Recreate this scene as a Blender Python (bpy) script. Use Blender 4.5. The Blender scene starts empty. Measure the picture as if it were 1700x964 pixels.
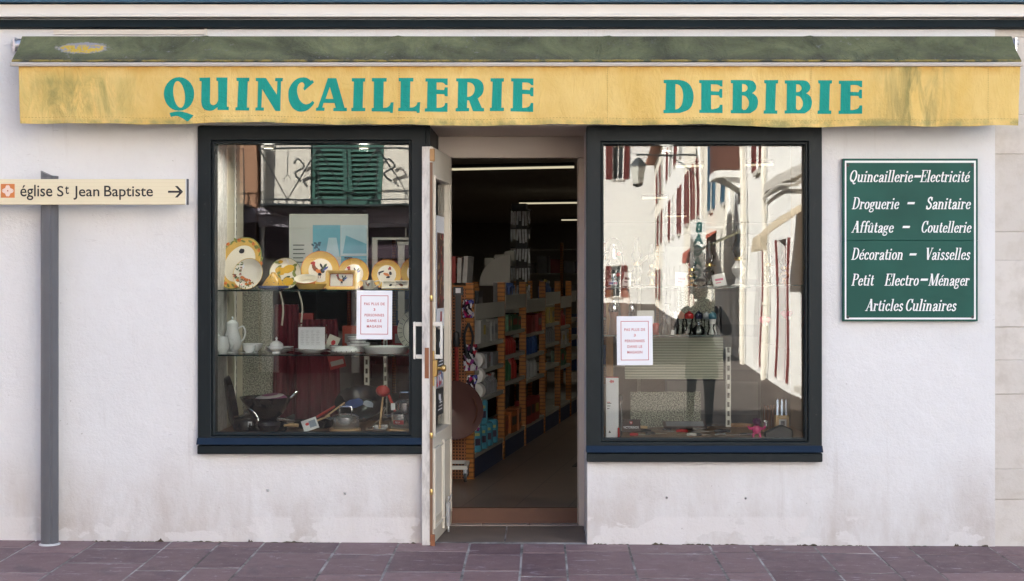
import bpy, bmesh, math, random
from mathutils import Vector, Matrix
R = math.radians
random.seed(7)
sc = bpy.context.scene
COL = sc.collection

# ------------------------------------------------------------------ camera
D, H, S, CX, PY = 8.5, 1.535, 290.0, 900.0, 460.0     # distance to facade, eye height, px per metre on it
cd = bpy.data.cameras.new("camera"); cam = bpy.data.objects.new("camera", cd); COL.objects.link(cam)
cam.location = (0, -D, H); cam.rotation_euler = (R(90), 0, 0)
cd.sensor_width = 36; cd.lens = 36 * S * D / 1700
cd.shift_x = (850 - CX) / 1700; cd.shift_y = -(482 - PY) / 1700
cd.clip_end = 1000; cd.clip_start = .05
sc.camera = cam
# ------------------------------------------------------------------ sky, sun, exposure
SUN = Vector((-.66, .45, .52)).normalized()
w = bpy.data.worlds.new("World"); sc.world = w; w.use_nodes = True
sky = w.node_tree.nodes.new("ShaderNodeTexSky"); sky.sky_type = 'NISHITA'; sky.sun_disc = False
sky.sun_elevation = math.asin(SUN.z); sky.sun_rotation = math.atan2(SUN.x, SUN.y)
sky.dust_density = 3.0; sky.ozone_density = 1.0; sky.air_density = 1.0
bg = w.node_tree.nodes["Background"]; bg.inputs[1].default_value = .065
w.node_tree.links.new(sky.outputs[0], bg.inputs[0])
sl = bpy.data.lights.new("sun", 'SUN'); so = bpy.data.objects.new("sun", sl); COL.objects.link(so)
sl.energy = 5.0; sl.angle = R(.5); sl.color = (1, .965, .905)
so.rotation_euler = SUN.to_track_quat('Z', 'Y').to_euler(); so.location = (0, 0, 30)
sc.view_settings.view_transform = 'Standard'; sc.view_settings.look = 'None'
sc.view_settings.exposure = 2.97; sc.view_settings.gamma = 1
sc.cycles.max_bounces = 10; sc.cycles.diffuse_bounces = 4; sc.cycles.glossy_bounces = 4
sc.cycles.transparent_max_bounces = 32; sc.cycles.use_denoising = True
sc.cycles.caustics_reflective = False; sc.cycles.caustics_refractive = False

# ------------------------------------------------------------------ helpers
def k(Y): return (D + Y) / D / S
def X(px, Y=0): return (px - CX) * k(Y)
def Z(py, Y=0): return H - (py - PY) * k(Y)
def P(px, py, Y=0): return Vector((X(px, Y), Y, Z(py, Y)))

class MB:
    def __init__(s): s.v = []; s.f = []; s.m = []; s.t = []; s.mi = 0; s.tint = 0
    def add(s, vs, fs):
        o = len(s.v); s.v += [Vector(p) for p in vs]
        for f in fs: s.f.append([o + i for i in f]); s.m.append(s.mi); s.t.append(s.tint)
        return o
    def box(s, x0, x1, y0, y1, z0, z1):
        s.add([(x, y, z) for z in (z0, z1) for y in (y0, y1) for x in (x0, x1)],
              [(0, 2, 3, 1), (4, 5, 7, 6), (0, 1, 5, 4), (2, 6, 7, 3), (0, 4, 6, 2), (1, 3, 7, 5)]); return s
    def cbox(s, c, d, M=None):
        o = len(s.v); s.box(-d[0]/2, d[0]/2, -d[1]/2, d[1]/2, -d[2]/2, d[2]/2)
        for i in range(o, len(s.v)): s.v[i] = (M @ s.v[i] if M else s.v[i]) + Vector(c)
        return s
    def bar(s, a, b, wd, th, up=(0, 0, 1)):
        a, b = Vector(a), Vector(b); d = b - a; L = d.length; d.normalize(); u = Vector(up)
        sd = d.cross(u)
        if sd.length < 1e-4: sd = d.cross(Vector((0, 1, 0)))
        sd.normalize(); u = sd.cross(d)
        vs = []
        for p in (a, b):
            for i, j in ((-1, -1), (1, -1), (1, 1), (-1, 1)): vs.append(p + sd * wd/2 * i + u * th/2 * j)
        s.add(vs, [(3, 2, 1, 0), (4, 5, 6, 7), (0, 1, 5, 4), (1, 2, 6, 5), (2, 3, 7, 6), (3, 0, 4, 7)]); return s
    def tube(s, pts, r, n=8, close=False, cap=True):
        pts = [Vector(p) for p in pts]; N = len(pts); rs = r if isinstance(r, (list, tuple)) else [r] * N
        o = len(s.v); pu = None
        for i, p in enumerate(pts):
            if close: t = pts[(i+1) % N] - pts[i-1]
            else: t = pts[min(i+1, N-1)] - pts[max(i-1, 0)]
            t.normalize()
            if pu is None:
                a = Vector((0, 0, 1)) if abs(t.z) < .9 else Vector((1, 0, 0)); pu = t.cross(a).normalized()
            u = (pu - t * pu.dot(t)).normalized(); pu = u; v = t.cross(u)
            for j in range(n):
                a = 2 * math.pi * j / n; s.v.append(p + (u * math.cos(a) + v * math.sin(a)) * rs[i])
        for i in range(N if close else N - 1):
            for j in range(n):
                i2 = (i + 1) % N
                s.f.append([o+i*n+j, o+i*n+(j+1) % n, o+i2*n+(j+1) % n, o+i2*n+j]); s.m.append(s.mi); s.t.append(s.tint)
        if cap and not close:
            s.f.append([o+j for j in range(n)][::-1]); s.m.append(s.mi); s.t.append(s.tint)
            s.f.append([o+(N-1)*n+j for j in range(n)]); s.m.append(s.mi); s.t.append(s.tint)
        return s
    def lathe(s, prof, n=24, c=(0, 0, 0), sx=1, sy=1, mis=None, flute=None):
        o = len(s.v); c = Vector(c)
        for r, z in prof:
            for j in range(n):
                a = 2 * math.pi * j / n; q = r * (1 + (flute if flute and j % 2 else 0))
                s.v.append(c + Vector((q * math.cos(a) * sx, q * math.sin(a) * sy, z)))
        for i in range(len(prof) - 1):
            for j in range(n):
                s.f.append([o+i*n+j, o+i*n+(j+1) % n, o+(i+1)*n+(j+1) % n, o+(i+1)*n+j])
                s.m.append(mis[i] if mis else s.mi); s.t.append(s.tint)
        if prof[0][0] > 1e-5: s.f.append([o+j for j in range(n)][::-1]); s.m.append(mis[0] if mis else s.mi); s.t.append(s.tint)
        if prof[-1][0] > 1e-5:
            e = o + (len(prof)-1)*n; s.f.append([e+j for j in range(n)]); s.m.append(mis[-1] if mis else s.mi); s.t.append(s.tint)
        return s
    def prism(s, poly, a, b, plane='xz'):
        n = len(poly)
        def q(p, d): return {'xz': (p[0], d, p[1]), 'xy': (p[0], p[1], d), 'yz': (d, p[0], p[1])}[plane]
        s.add([q(p, a) for p in poly] + [q(p, b) for p in poly],
              [tuple(range(n))[::-1], tuple(range(n, 2*n))] + [(i, (i+1) % n, n+(i+1) % n, n+i) for i in range(n)]); return s
    def grid(s, fn, nu, nv):
        s.add([fn(i/nu, j/nv) for j in range(nv+1) for i in range(nu+1)],
              [(j*(nu+1)+i, j*(nu+1)+i+1, (j+1)*(nu+1)+i+1, (j+1)*(nu+1)+i) for j in range(nv) for i in range(nu)]); return s
    def wall(s, xs, zs, holes, y0, y1):
        """slab in the xz plane between y0 (front) and y1 with rectangular holes (x0,x1,z0,z1)"""
        xs = sorted(set(round(x, 5) for x in list(xs) + [h[0] for h in holes] + [h[1] for h in holes]))
        zs = sorted(set(round(z, 5) for z in list(zs) + [h[2] for h in holes] + [h[3] for h in holes]))
        nx, nz = len(xs) - 1, len(zs) - 1
        def solid(i, j):
            if not (0 <= i < nx and 0 <= j < nz): return False
            cx, cz = (xs[i]+xs[i+1])/2, (zs[j]+zs[j+1])/2
            return not any(h[0] < cx < h[1] and h[2] < cz < h[3] for h in holes)
        o = len(s.v)
        for y in (y0, y1):
            for z in zs:
                for x in xs: s.v.append(Vector((x, y, z)))
        A = lambda i, j: o + j*(nx+1) + i
        B = lambda i, j: A(i, j) + (nx+1)*(nz+1)
        def F(*q): s.f.append(list(q)); s.m.append(s.mi); s.t.append(s.tint)
        for i in range(nx):
            for j in range(nz):
                if not solid(i, j): continue
                F(A(i, j), A(i+1, j), A(i+1, j+1), A(i, j+1)); F(B(i, j), B(i, j+1), B(i+1, j+1), B(i+1, j))
                if not solid(i-1, j): F(A(i, j), A(i, j+1), B(i, j+1), B(i, j))
                if not solid(i+1, j): F(A(i+1, j), B(i+1, j), B(i+1, j+1), A(i+1, j+1))
                if not solid(i, j-1): F(A(i, j), B(i, j), B(i+1, j), A(i+1, j))
                if not solid(i, j+1): F(A(i, j+1), A(i+1, j+1), B(i+1, j+1), B(i, j+1))
        return s
    def xf(s, M, start=0):
        for i in range(start, len(s.v)): s.v[i] = M @ s.v[i]
        return s

def build(name, mb, mats, parent=None, bevel=0, recalc=True, smooth=40, seg=1):
    me = bpy.data.meshes.new(name); me.from_pydata(mb.v, [], mb.f)
    ms = mats if isinstance(mats, (list, tuple)) else [mats]
    for m in ms: me.materials.append(m)
    for p, i in zip(me.polygons, mb.m): p.material_index = min(i, len(ms)-1)
    if any(mb.t):
        a = me.attributes.new('tint', 'FLOAT', 'FACE')
        for i, t in enumerate(mb.t): a.data[i].value = t
    if recalc or bevel:
        bm = bmesh.new(); bm.from_mesh(me)
        if recalc: bmesh.ops.recalc_face_normals(bm, faces=bm.faces)
        if bevel:
            es = [e for e in bm.edges if len(e.link_faces) == 2 and e.calc_face_angle(0) > .5]
            bmesh.ops.bevel(bm, geom=es, offset=bevel, segments=seg, affect='EDGES', clamp_overlap=True)
        bm.to_mesh(me); bm.free()
    if smooth:
        me.polygons.foreach_set('use_smooth', [True] * len(me.polygons)); me.set_sharp_from_angle(angle=R(smooth))
    o = bpy.data.objects.new(name, me); COL.objects.link(o)
    if parent: o.parent = parent
    return o
def tag(o, label, cat, group=None):
    o['label'] = label; o['category'] = cat
    if group: o['group'] = group
    return o
def thing(name, label, cat, loc=(0, 0, 0), rz=0, group=None, rot=None):
    o = bpy.data.objects.new(name, None); COL.objects.link(o); o.empty_display_size = .1
    o.location = loc; o.rotation_euler = rot or (0, 0, rz); return tag(o, label, cat, group)
def solo(name, mb, mats, label, cat, loc=(0, 0, 0), rz=0, group=None, rot=None, **kw):
    o = build(name, mb, mats, None, **kw); o.location = loc; o.rotation_euler = rot or (0, 0, rz); return tag(o, label, cat, group)
def struct(name, mb, mats, parent=None, **kw):
    o = build(name, mb, mats, parent, **kw)
    o['kind'] = 'structure'; return o
def copy_thing(root, loc, rz=None, label=None):
    r = root.copy(); COL.objects.link(r); r.location = loc
    if rz is not None: r.rotation_euler = (0, 0, rz)
    if label: r['label'] = label
    for ch in list(root.children):
        c = ch.copy(); COL.objects.link(c); c.parent = r
        for g in list(ch.children):
            d = g.copy(); COL.objects.link(d); d.parent = c
    return r
def cr(pts, n=6, closed=False):
    """Catmull-Rom through 2-D/3-D points"""
    pts = [Vector(p) for p in pts]; out = []; N = len(pts)
    for i in range(N if closed else N - 1):
        g = lambda q: pts[q % N] if closed else pts[max(0, min(N-1, q))]
        p0, p1, p2, p3 = g(i-1), g(i), g(i+1), g(i+2)
        for j in range(n):
            t = j / n
            out.append(.5 * ((2*p1) + (p2-p0)*t + (2*p0-5*p1+4*p2-p3)*t*t + (3*p1-p0-3*p2+p3)*t**3))
    if not closed: out.append(pts[-1])
    return out
def blob(mb, x, z, rx, rz, ang=0, y=0, n=12, rough=.0, seed=0, fn=None):
    rr = random.Random(seed * 7 + n); vs = []
    for j in range(n):
        a = 2*math.pi*j/n; q = 1 + rr.uniform(-rough, rough)
        px, pz = rx*q*math.cos(a), rz*q*math.sin(a)
        qx, qz = x + px*math.cos(ang) - pz*math.sin(ang), z + px*math.sin(ang) + pz*math.cos(ang)
        vs.append((qx, fn(qx, qz) if fn else y, qz))
    cen = (x, fn(x, z) if fn else y, z)
    mb.add(vs + [cen], [(j, (j+1) % n, n) for j in range(n)])
def text_mb(txt, size=1, mi=0, align='LEFT', bold=0, spacing=1.0, width=None, ext=.0003):
    """flat lettering in the xz plane facing -y, baseline at z = 0"""
    c = bpy.data.curves.new("text", 'FONT'); c.body = txt; c.size = size; c.align_x = align
    c.offset = bold; c.space_character = spacing; c.resolution_u = 4; c.extrude = ext
    o = bpy.data.objects.new("text", c); COL.objects.link(o)
    dg = bpy.context.evaluated_depsgraph_get(); me = bpy.data.meshes.new_from_object(o.evaluated_get(dg))
    mb = MB(); mb.mi = mi
    vs = [(v.co.x, -v.co.z, v.co.y) for v in me.vertices]
    if width and vs:
        x0 = min(v[0] for v in vs); x1 = max(v[0] for v in vs); f = width / (x1 - x0)
        sh = x0 if align == 'LEFT' else (x0 + x1)/2
        vs = [((v[0]-sh)*f, v[1], v[2]) for v in vs]
    mb.add(vs, [tuple(p.vertices) for p in me.polygons])
    bpy.data.objects.remove(o); bpy.data.curves.remove(c); bpy.data.meshes.remove(me)
    return mb
def merge(a, b, off=(0, 0, 0), mi=None, M=None):
    o = len(a.v); off = Vector(off)
    a.v += [(M @ p if M else p) + off for p in b.v]
    for f, m, t in zip(b.f, b.m, b.t): a.f.append([o+i for i in f]); a.m.append(m if mi is None else mi); a.t.append(t)
    return a

# ------------------------------------------------------------------ materials
class NT:
    def __init__(s, name):
        s.mat = bpy.data.materials.new(name); s.mat.use_nodes = True
        s.n = s.mat.node_tree.nodes; s.l = s.mat.node_tree.links
        s.b = s.n["Principled BSDF"]; s.out = s.n["Material Output"]
        s.tc = s.n.new("ShaderNodeTexCoord")
    def node(s, t, ins=None, **kw):
        q = s.n.new(t)
        for a, b in kw.items(): setattr(q, a, b)
        for a, b in (ins or {}).items(): s.set(q.inputs[a], b)
        return q
    def set(s, inp, v):
        if hasattr(v, 'is_output'): s.l.new(v, inp)
        elif isinstance(v, (tuple, list)) and len(v) == 3 and inp.type == 'RGBA': inp.default_value = (*v, 1)
        else: inp.default_value = v
    def obj(s, scale=(1, 1, 1)):
        return s.node("ShaderNodeMapping", {0: s.tc.outputs['Object'], 3: scale}).outputs[0]
    def noise(s, scale, detail=4, rough=.55, vec=None, dist=0):
        return s.node("ShaderNodeTexNoise", {'Vector': vec or s.tc.outputs['Object'], 'Scale': scale, 'Detail': detail, 'Roughness': rough, 'Distortion': dist}).outputs[0]
    def ramp(s, f, lo, hi):
        return s.node("ShaderNodeMapRange", {0: f, 1: lo, 2: hi}, clamp=True).outputs[0]
    def math(s, op, a, b=0): return s.node("ShaderNodeMath", {0: a, 1: b}, operation=op, use_clamp=False).outputs[0]
    def mix(s, f, a, b):
        q = s.node("ShaderNodeMix", data_type='RGBA'); s.set(q.inputs[0], f); s.set(q.inputs[6], a); s.set(q.inputs[7], b); return q.outputs[2]
    def xyz(s):
        q = s.node("ShaderNodeSeparateXYZ", {0: s.tc.outputs['Object']}); return q.outputs
    def bump(s, h, strength=.3, dist=.01):
        s.l.new(s.node("ShaderNodeBump", {'Height': h, 'Strength': strength, 'Distance': dist}).outputs[0], s.b.inputs['Normal'])
    def col(s, c): s.set(s.b.inputs['Base Color'], c)
    def p(s, **kw):
        for a, v in kw.items(): s.set(s.b.inputs[a.replace('_', ' ')], v)
        return s
def M(name, c, rough=.5, var=.12, scale=12, bump=0, bscale=80, metal=0, **kw):
    t = NT(name); d = tuple(x * (1 - var) for x in c); e = tuple(min(1, x * (1 + var)) for x in c)
    t.col(t.mix(t.noise(scale), d, e)); t.p(Roughness=rough, Metallic=metal, **kw)
    if bump: t.bump(t.noise(bscale, 3), bump, .003)
    return t.mat
def glass_mat(name, ior=1.5, tint=(.97, .985, .975), wave=0, rough=0.0):
    t = NT(name); t.n.remove(t.b)
    tr = t.node("ShaderNodeBsdfTransparent", {0: (*tint, 1)}); gl = t.node("ShaderNodeBsdfGlossy", {'Roughness': rough})
    fr = t.node("ShaderNodeFresnel", {'IOR': ior}); mx = t.node("ShaderNodeMixShader")
    if wave:
        bp = t.node("ShaderNodeBump", {'Height': t.noise(1.0, 1, .4, t.obj((2.6, 1, .8))), 'Strength': 1.0, 'Distance': wave})
        t.l.new(bp.outputs[0], gl.inputs['Normal'])
    t.l.new(fr.outputs[0], mx.inputs[0]); t.l.new(tr.outputs[0], mx.inputs[1]); t.l.new(gl.outputs[0], mx.inputs[2])
    t.l.new(mx.outputs[0], t.out.inputs[0]); return t.mat

def stucco():
    t = NT("stucco"); x, y, z = t.xyz()
    n = t.noise(1.6, 8, .62); f = t.noise(16, 8, .7)
    c = t.mix(t.ramp(n, .3, .7), (.722, .714, .708), (.768, .760, .754))
    c = t.mix(t.math('MULTIPLY', t.ramp(f, .52, .78), .25), c, (.62, .605, .60))
    # warm tide of dirt in the lowest half metre, streaked and blotchy
    st = t.noise(3.4, 8, .7, t.obj((1, 1, .40)))
    low = t.math('MULTIPLY', t.ramp(t.math('ADD', z, t.math('MULTIPLY', t.noise(2.2, 4), .35)), .72, .30), t.ramp(st, .30, .62))
    c = t.mix(t.math('MULTIPLY', low, .75), c, (.51, .45, .405))
    # old drips running down from edges
    dr = t.math('MULTIPLY', t.ramp(t.noise(9, 6, .7, t.obj((1.5, 1, .10))), .57, .72), t.ramp(t.noise(1.1, 2), .45, .6))
    c = t.mix(t.math('MULTIPLY', dr, .38), c, (.52, .48, .45))
    # flaked, repainted patches at the foot
    fl = t.math('MULTIPLY', t.ramp(t.noise(2.4, 5, .55, t.obj((1, 1, 1.8))), .50, .515), t.ramp(z, .17, .155))
    c = t.mix(t.math('MULTIPLY', fl, .7), c, (.73, .70, .68))
    sp = t.math('MULTIPLY', t.ramp(t.noise(48, 3), .68, .73), t.ramp(t.noise(2.0, 4), .5, .62))
    c = t.mix(t.math('MULTIPLY', sp, .6), c, (.33, .29, .26))
    sc_ = t.math('MULTIPLY', t.ramp(t.noise(11, 4, .6, t.obj((1, 1, 5)), 1.5), .66, .70), t.ramp(t.noise(1.3, 3), .52, .62))
    c = t.mix(t.math('MULTIPLY', sc_, .45), c, (.44, .42, .42))
    t.col(c); t.p(Roughness=.9, Specular_IOR_Level=.2)
    t.bump(t.math('ADD', t.noise(60, 6, .75), t.math('MULTIPLY', t.noise(7, 4), 2.2)), .55, .007); return t.mat
def stone_blocks():
    t = NT("block_stone"); at = t.node("ShaderNodeAttribute", attribute_name='tint').outputs['Fac']
    c = t.mix(at, (.60, .555, .50), (.67, .625, .57)); c = t.mix(t.ramp(t.noise(9, 6, .65), .45, .75), c, (.53, .48, .42))
    t.col(c); t.p(Roughness=.9); t.bump(t.noise(40, 6, .7), .5, .006); return t.mat
def pavers():
    t = NT("purple_paver"); at = t.node("ShaderNodeAttribute", attribute_name='tint').outputs['Fac']
    c = t.mix(at, (.105, .060, .070), (.275, .175, .175))
    vs = t.node("ShaderNodeVectorMath", {0: t.tc.outputs['Object'], 1: t.node("ShaderNodeCombineXYZ", {0: t.math('MULTIPLY', at, 37.0), 1: t.math('MULTIPLY', at, 91.0)}).outputs[0]}, operation='ADD').outputs[0]
    c = t.mix(t.math('MULTIPLY', t.ramp(t.noise(6, 7, .68, vs), .35, .68), .8), c, (.185, .118, .118))
    c = t.mix(t.math('MULTIPLY', t.ramp(t.noise(3.1, 6, .7, vs, .6), .54, .66), .45), c, (.085, .058, .074))
    w1 = t.math('MULTIPLY', t.ramp(t.noise(5, 8, .75, t.node("ShaderNodeMapping", {0: vs, 3: (1, 2.6, 1)}).outputs[0], .8), .585, .66), .7)
    c = t.mix(w1, c, (.42, .37, .40))
    c = t.mix(t.math('MULTIPLY', t.ramp(t.noise(45, 4, .6), .66, .71), .6), c, (.42, .39, .39))
    t.col(c); t.p(Roughness=t.node("ShaderNodeMapRange", {0: t.noise(12, 4), 3: .45, 4: .85}).outputs[0])
    t.bump(t.noise(26, 7, .75), .8, .005); return t.mat
def valance_mat(letters=False):
    t = NT("green_lettering" if letters else "yellow_canvas"); x, y, z = t.xyz()
    wv = t.noise(4, 6, .65, t.obj((1, 1, .55)))
    if letters:
        c = t.mix(wv, (.008, .235, .185), (.013, .325, .255)); c = t.mix(t.math('MULTIPLY', t.ramp(t.noise(22, 4, .6, t.obj((1, 1, 4))), .6, .72), .35), c, (.01, .16, .13))
    else:
        c = t.mix(t.ramp(wv, .35, .65), (.66, .445, .13), (.74, .535, .195))
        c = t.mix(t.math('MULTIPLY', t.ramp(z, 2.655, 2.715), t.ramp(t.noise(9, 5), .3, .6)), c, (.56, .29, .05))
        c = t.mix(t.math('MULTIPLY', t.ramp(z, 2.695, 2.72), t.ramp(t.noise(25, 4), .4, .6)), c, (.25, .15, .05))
        def region(x0, x1, soft): return t.math('MULTIPLY', t.ramp(x, x0 - soft, x0 + soft), t.ramp(x, x1 + soft, x1 - soft))
        streak = t.ramp(t.noise(5, 7, .65, t.obj((1.6, 1, .55)), 1.2), .36, .60)
        zz = t.math('MULTIPLY', t.ramp(z, 2.70, 2.62), t.ramp(z, 2.40, 2.47))
        mk = t.math('MULTIPLY', t.math('MULTIPLY', region(-2.86, -2.33, .13), streak), zz)
        c = t.mix(t.math('MULTIPLY', mk, .8), c, (.27, .255, .085))
        mk2 = t.math('MULTIPLY', region(1.93, 2.2, .12), t.ramp(t.noise(6, 6, .6, t.obj((2.5, 1, .4)), .8), .42, .62))
        c = t.mix(t.math('MULTIPLY', mk2, .8), c, (.17, .17, .06))
        hem = t.math('MULTIPLY', t.ramp(z, 2.425, 2.40), t.ramp(t.noise(6, 5, .7), .42, .6))
        c = t.mix(t.math('MULTIPLY', hem, .75), c, (.22, .23, .09))
        c = t.mix(t.math('MULTIPLY', t.ramp(t.noise(3, 6, .7), .55, .75), .22), c, (.44, .33, .11))
        c = t.mix(t.math('MULTIPLY', t.ramp(t.noise(16, 6, .7, None, 1.5), .62, .7), .2), c, (.75, .55, .22))
    t.col(c); t.p(Roughness=.75, Specular_IOR_Level=.25)
    cre = t.noise(6, 7, .62, t.obj((1.4, 1, .8)), 1.6)
    dg = t.noise(7, 4, .55, t.node("ShaderNodeMapping", {0: t.tc.outputs['Object'], 2: (0, R(38), 0), 3: (2.2, 1, .55)}).outputs[0], .9)
    fold = t.math('POWER', t.math('SUBTRACT', 1.0, t.math('MULTIPLY', t.math('ABSOLUTE', t.math('SUBTRACT', dg, .5)), 5.0)), 3.0)
    t.bump(t.math('ADD', t.math('ADD', t.math('MULTIPLY', cre, 1.6), t.math('MULTIPLY', t.ramp(fold, 0, 1), .16)), t.math('MULTIPLY', t.noise(220, 2), .12)), .6, .012); return t.mat
def canopy_mat():
    t = NT("algae_canvas"); x, y, z = t.xyz()
    s1 = t.noise(2.2, 7, .65, t.obj((1, 1, 1.5)), .8)
    c = t.mix(t.ramp(s1, .35, .66), (.060, .066, .034), (.195, .210, .100))
    c = t.mix(t.math('MULTIPLY', t.ramp(t.noise(7, 6, .7), .5, .72), .6), c, (.075, .072, .05))
    low = t.math('MULTIPLY', t.ramp(z, 2.80, 2.745), t.ramp(t.noise(2.5, 5), .35, .6))
    c = t.mix(t.math('MULTIPLY', low, .7), c, (.045, .042, .036))
    gr = t.math('MULTIPLY', t.ramp(t.noise(28, 5, .7), .6, .68), t.ramp(t.noise(1.8, 3, .5, t.obj((1, 1, 3))), .5, .62))
    c = t.mix(t.math('MULTIPLY', gr, .6), c, (.28, .28, .29))
    hemx = t.math('MULTIPLY', t.ramp(z, 2.752, 2.744), t.ramp(t.noise(14, 4), .4, .55))
    c = t.mix(hemx, c, (.33, .25, .06))
    # worn, bleached patch near one end
    dx = t.math('DIVIDE', t.math('ADD', x, 2.585), .145); dz = t.math('DIVIDE', t.math('ADD', z, -2.825), .036)
    rr = t.math('ADD', t.math('MULTIPLY', dx, dx), t.math('MULTIPLY', dz, dz))
    ed = t.math('ADD', rr, t.math('MULTIPLY', t.math('SUBTRACT', t.noise(30, 5, .7), .5), 2.2))
    c = t.mix(t.ramp(ed, 1.15, .8), c, (.33, .32, .33))
    yl = t.math('MULTIPLY', t.ramp(ed, .9, .6), t.math('MULTIPLY', t.ramp(t.noise(34, 4, .6), .42, .48), t.ramp(z, 2.85, 2.838)))
    c = t.mix(yl, c, (.62, .42, .06))
    t.col(c); t.p(Roughness=.85); t.bump(t.math('ADD', t.math('MULTIPLY', t.noise(5, 7, .62, t.obj((2.2, 1, 1.0)), 1.8), 3), t.noise(90, 3)), .9, .012); return t.mat
def door_edge_mat():
    t = NT("weathered_edge"); n = t.noise(6, 8, .75, t.obj((4, 4, 1)))
    c = t.mix(t.ramp(n, .45, .7), (.66, .63, .58), (.36, .33, .30)); t.col(c); t.p(Roughness=.8); t.bump(t.noise(40, 5), .3, .003); return t.mat
def wood(name, a, b, sc_=(1, 1, 1), rough=.55):
    t = NT(name); n = t.noise(5, 6, .6, t.obj(sc_), 2.5); t.col(t.mix(t.ramp(n, .3, .7), a, b)); t.p(Roughness=rough); return t.mat
def speckle():
    t = NT("speckled_felt"); n = t.ramp(t.noise(130, 3, .6), .46, .54); g = t.noise(3, 4)
    t.col(t.mix(n, (.11, .11, .095), t.mix(g, (.32, .33, .27), (.42, .43, .36)))); t.p(Roughness=.95); return t.mat
def slats(name, a, b, freq):
    t = NT(name); x, y, z = t.xyz(); f = t.ramp(t.math('FRACT', t.math('MULTIPLY', z, freq)), .55, .7)
    t.col(t.mix(f, a, b)); t.p(Roughness=.6); t.bump(f, .5, .004); return t.mat
def perforated(name, a, hole, freq, rad=.3):
    t = NT(name); q = t.node("ShaderNodeSeparateXYZ", {0: t.obj((freq,) * 3)}).outputs
    fx = t.math('SUBTRACT', t.math('FRACT', q[0]), .5); fz = t.math('SUBTRACT', t.math('FRACT', q[2]), .5)
    mx = t.math('MAXIMUM', t.math('ABSOLUTE', fx), t.math('ABSOLUTE', fz))
    t.col(t.mix(t.ramp(mx, rad + .04, rad - .04), a, hole)); t.p(Roughness=.6); return t.mat
def tiles(name):
    t = NT(name); q = t.xyz()
    n = t.noise(5, 5, .6); c = t.mix(n, (.155, .11, .085), (.215, .16, .125))
    fx = t.math('FRACT', t.math('MULTIPLY', q[0], 1/.33)); fy = t.math('FRACT', t.math('MULTIPLY', q[1], 1/1.9))
    g = t.math('MAXIMUM', t.math('LESS_THAN', fx, .02), t.math('LESS_THAN', fy, .004))
    t.col(t.mix(g, c, (.05, .04, .035))); t.p(Roughness=.35); return t.mat
def emit(name, c, s):
    t = NT(name); t.p(Base_Color=(*c, 1), Emission_Color=(*c, 1), Emission_Strength=s); return t.mat

m_stucco, m_block, m_paver = stucco(), stone_blocks(), pavers()
t = NT("mortar"); t.col(t.mix(t.ramp(t.noise(2.6, 5, .7), .40, .60), (.43, .41, .39), (.10, .09, .08))); t.p(Roughness=.95); t.bump(t.noise(60, 4), .5, .004); m_mortar = t.mat
t = NT("dark_paint"); n_ = t.noise(6, 6, .7, t.obj((1, 1, .25))); c_ = t.mix(n_, (.0055, .0095, .0115), (.011, .017, .019))
c_ = t.mix(t.math('MULTIPLY', t.ramp(t.noise(34, 5, .7), .66, .70), t.ramp(t.noise(2.2, 3), .52, .64)), c_, (.10, .10, .095))
c_ = t.mix(t.math('MULTIPLY', t.ramp(t.noise(13, 7, .75, t.obj((1, 1, .3))), .56, .72), .30), c_, (.040, .044, .044))
t.col(c_); t.p(Roughness=t.node("ShaderNodeMapRange", {0: n_, 3: .35, 4: .6}).outputs[0], Specular_IOR_Level=.22); t.bump(t.noise(50, 4, .6, t.obj((1, 1, .15))), .25, .002); m_darkpaint = t.mat
m_blackpaint = M("beam_paint", (.011, .019, .024), .65, .3, 3, .2, 30, Specular_IOR_Level=.2)
m_bluepaint = M("blue_sill_paint", (.012, .024, .046), .5, .25, 5, Specular_IOR_Level=.15)
m_beam = M("teal_beam_paint", (.028, .085, .135), .55, .3, 3, .2, 25)
m_cornice = M("cornice_plaster", (.74, .69, .61), .8, .06, 4, .2)
m_creamdoor = M("cream_door_paint", (.66, .60, .50), .5, .08, 5, .08)
m_creamframe = M("cream_frame_paint", (.62, .53, .45), .55, .08, 4, .1)
m_edge = door_edge_mat()
m_rust = M("rust", (.26, .10, .045), .8, .35, 30, .3)
m_brass = M("brass", (.62, .42, .16), .35, .15, 20, metal=1)
m_gold = M("polished_brass", (.85, .60, .22), .15, .1, 10, metal=1)
m_alu = M("aluminium", (.62, .63, .65), .35, .1, 20, metal=.8)
m_chrome = M("chrome", (.78, .79, .81), .14, .05, 10, metal=.88)
m_steel = M("brushed_steel", (.68, .68, .68), .26, .08, 14, metal=.78)
m_glass = glass_mat("window_glass", 1.70, wave=.0009)
m_doorglass = glass_mat("door_glass", 1.5)
m_shelfglass = glass_mat("shelf_glass", 1.5, (.91, .96, .94))
m_clear = glass_mat("clear_glass", 1.62, (.93, .95, .95))
m_white = M("white_paper", (.80, .81, .84), .6, .02)
m_red = M("red_ink", (.55, .03, .04), .5, .05)
m_rail = M("rail_paint", (.70, .67, .60), .45, .08, 5)
m_postgrey = M("post_grey", (.115, .115, .125), .45, .1, 8)
m_valance, m_letters, m_canopy = valance_mat(), valance_mat(True), canopy_mat()
m_porcelain = M("porcelain", (.85, .87, .88), .18, .03)
m_cream = M("cream_glaze", (.76, .71, .58), .22, .05)
m_black = M("black_enamel", (.009, .009, .010), .16, .3, Specular_IOR_Level=.3)
m_dark = M("dark_plastic", (.02, .02, .022), .5, .3)
m_orange = M("orange_steel", (.52, .20, .035), .5, .15)
# ================================================================== SETTING
def gz(x, y=0): return .010 - .0060 * x + .020 * min(0, y)
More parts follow.
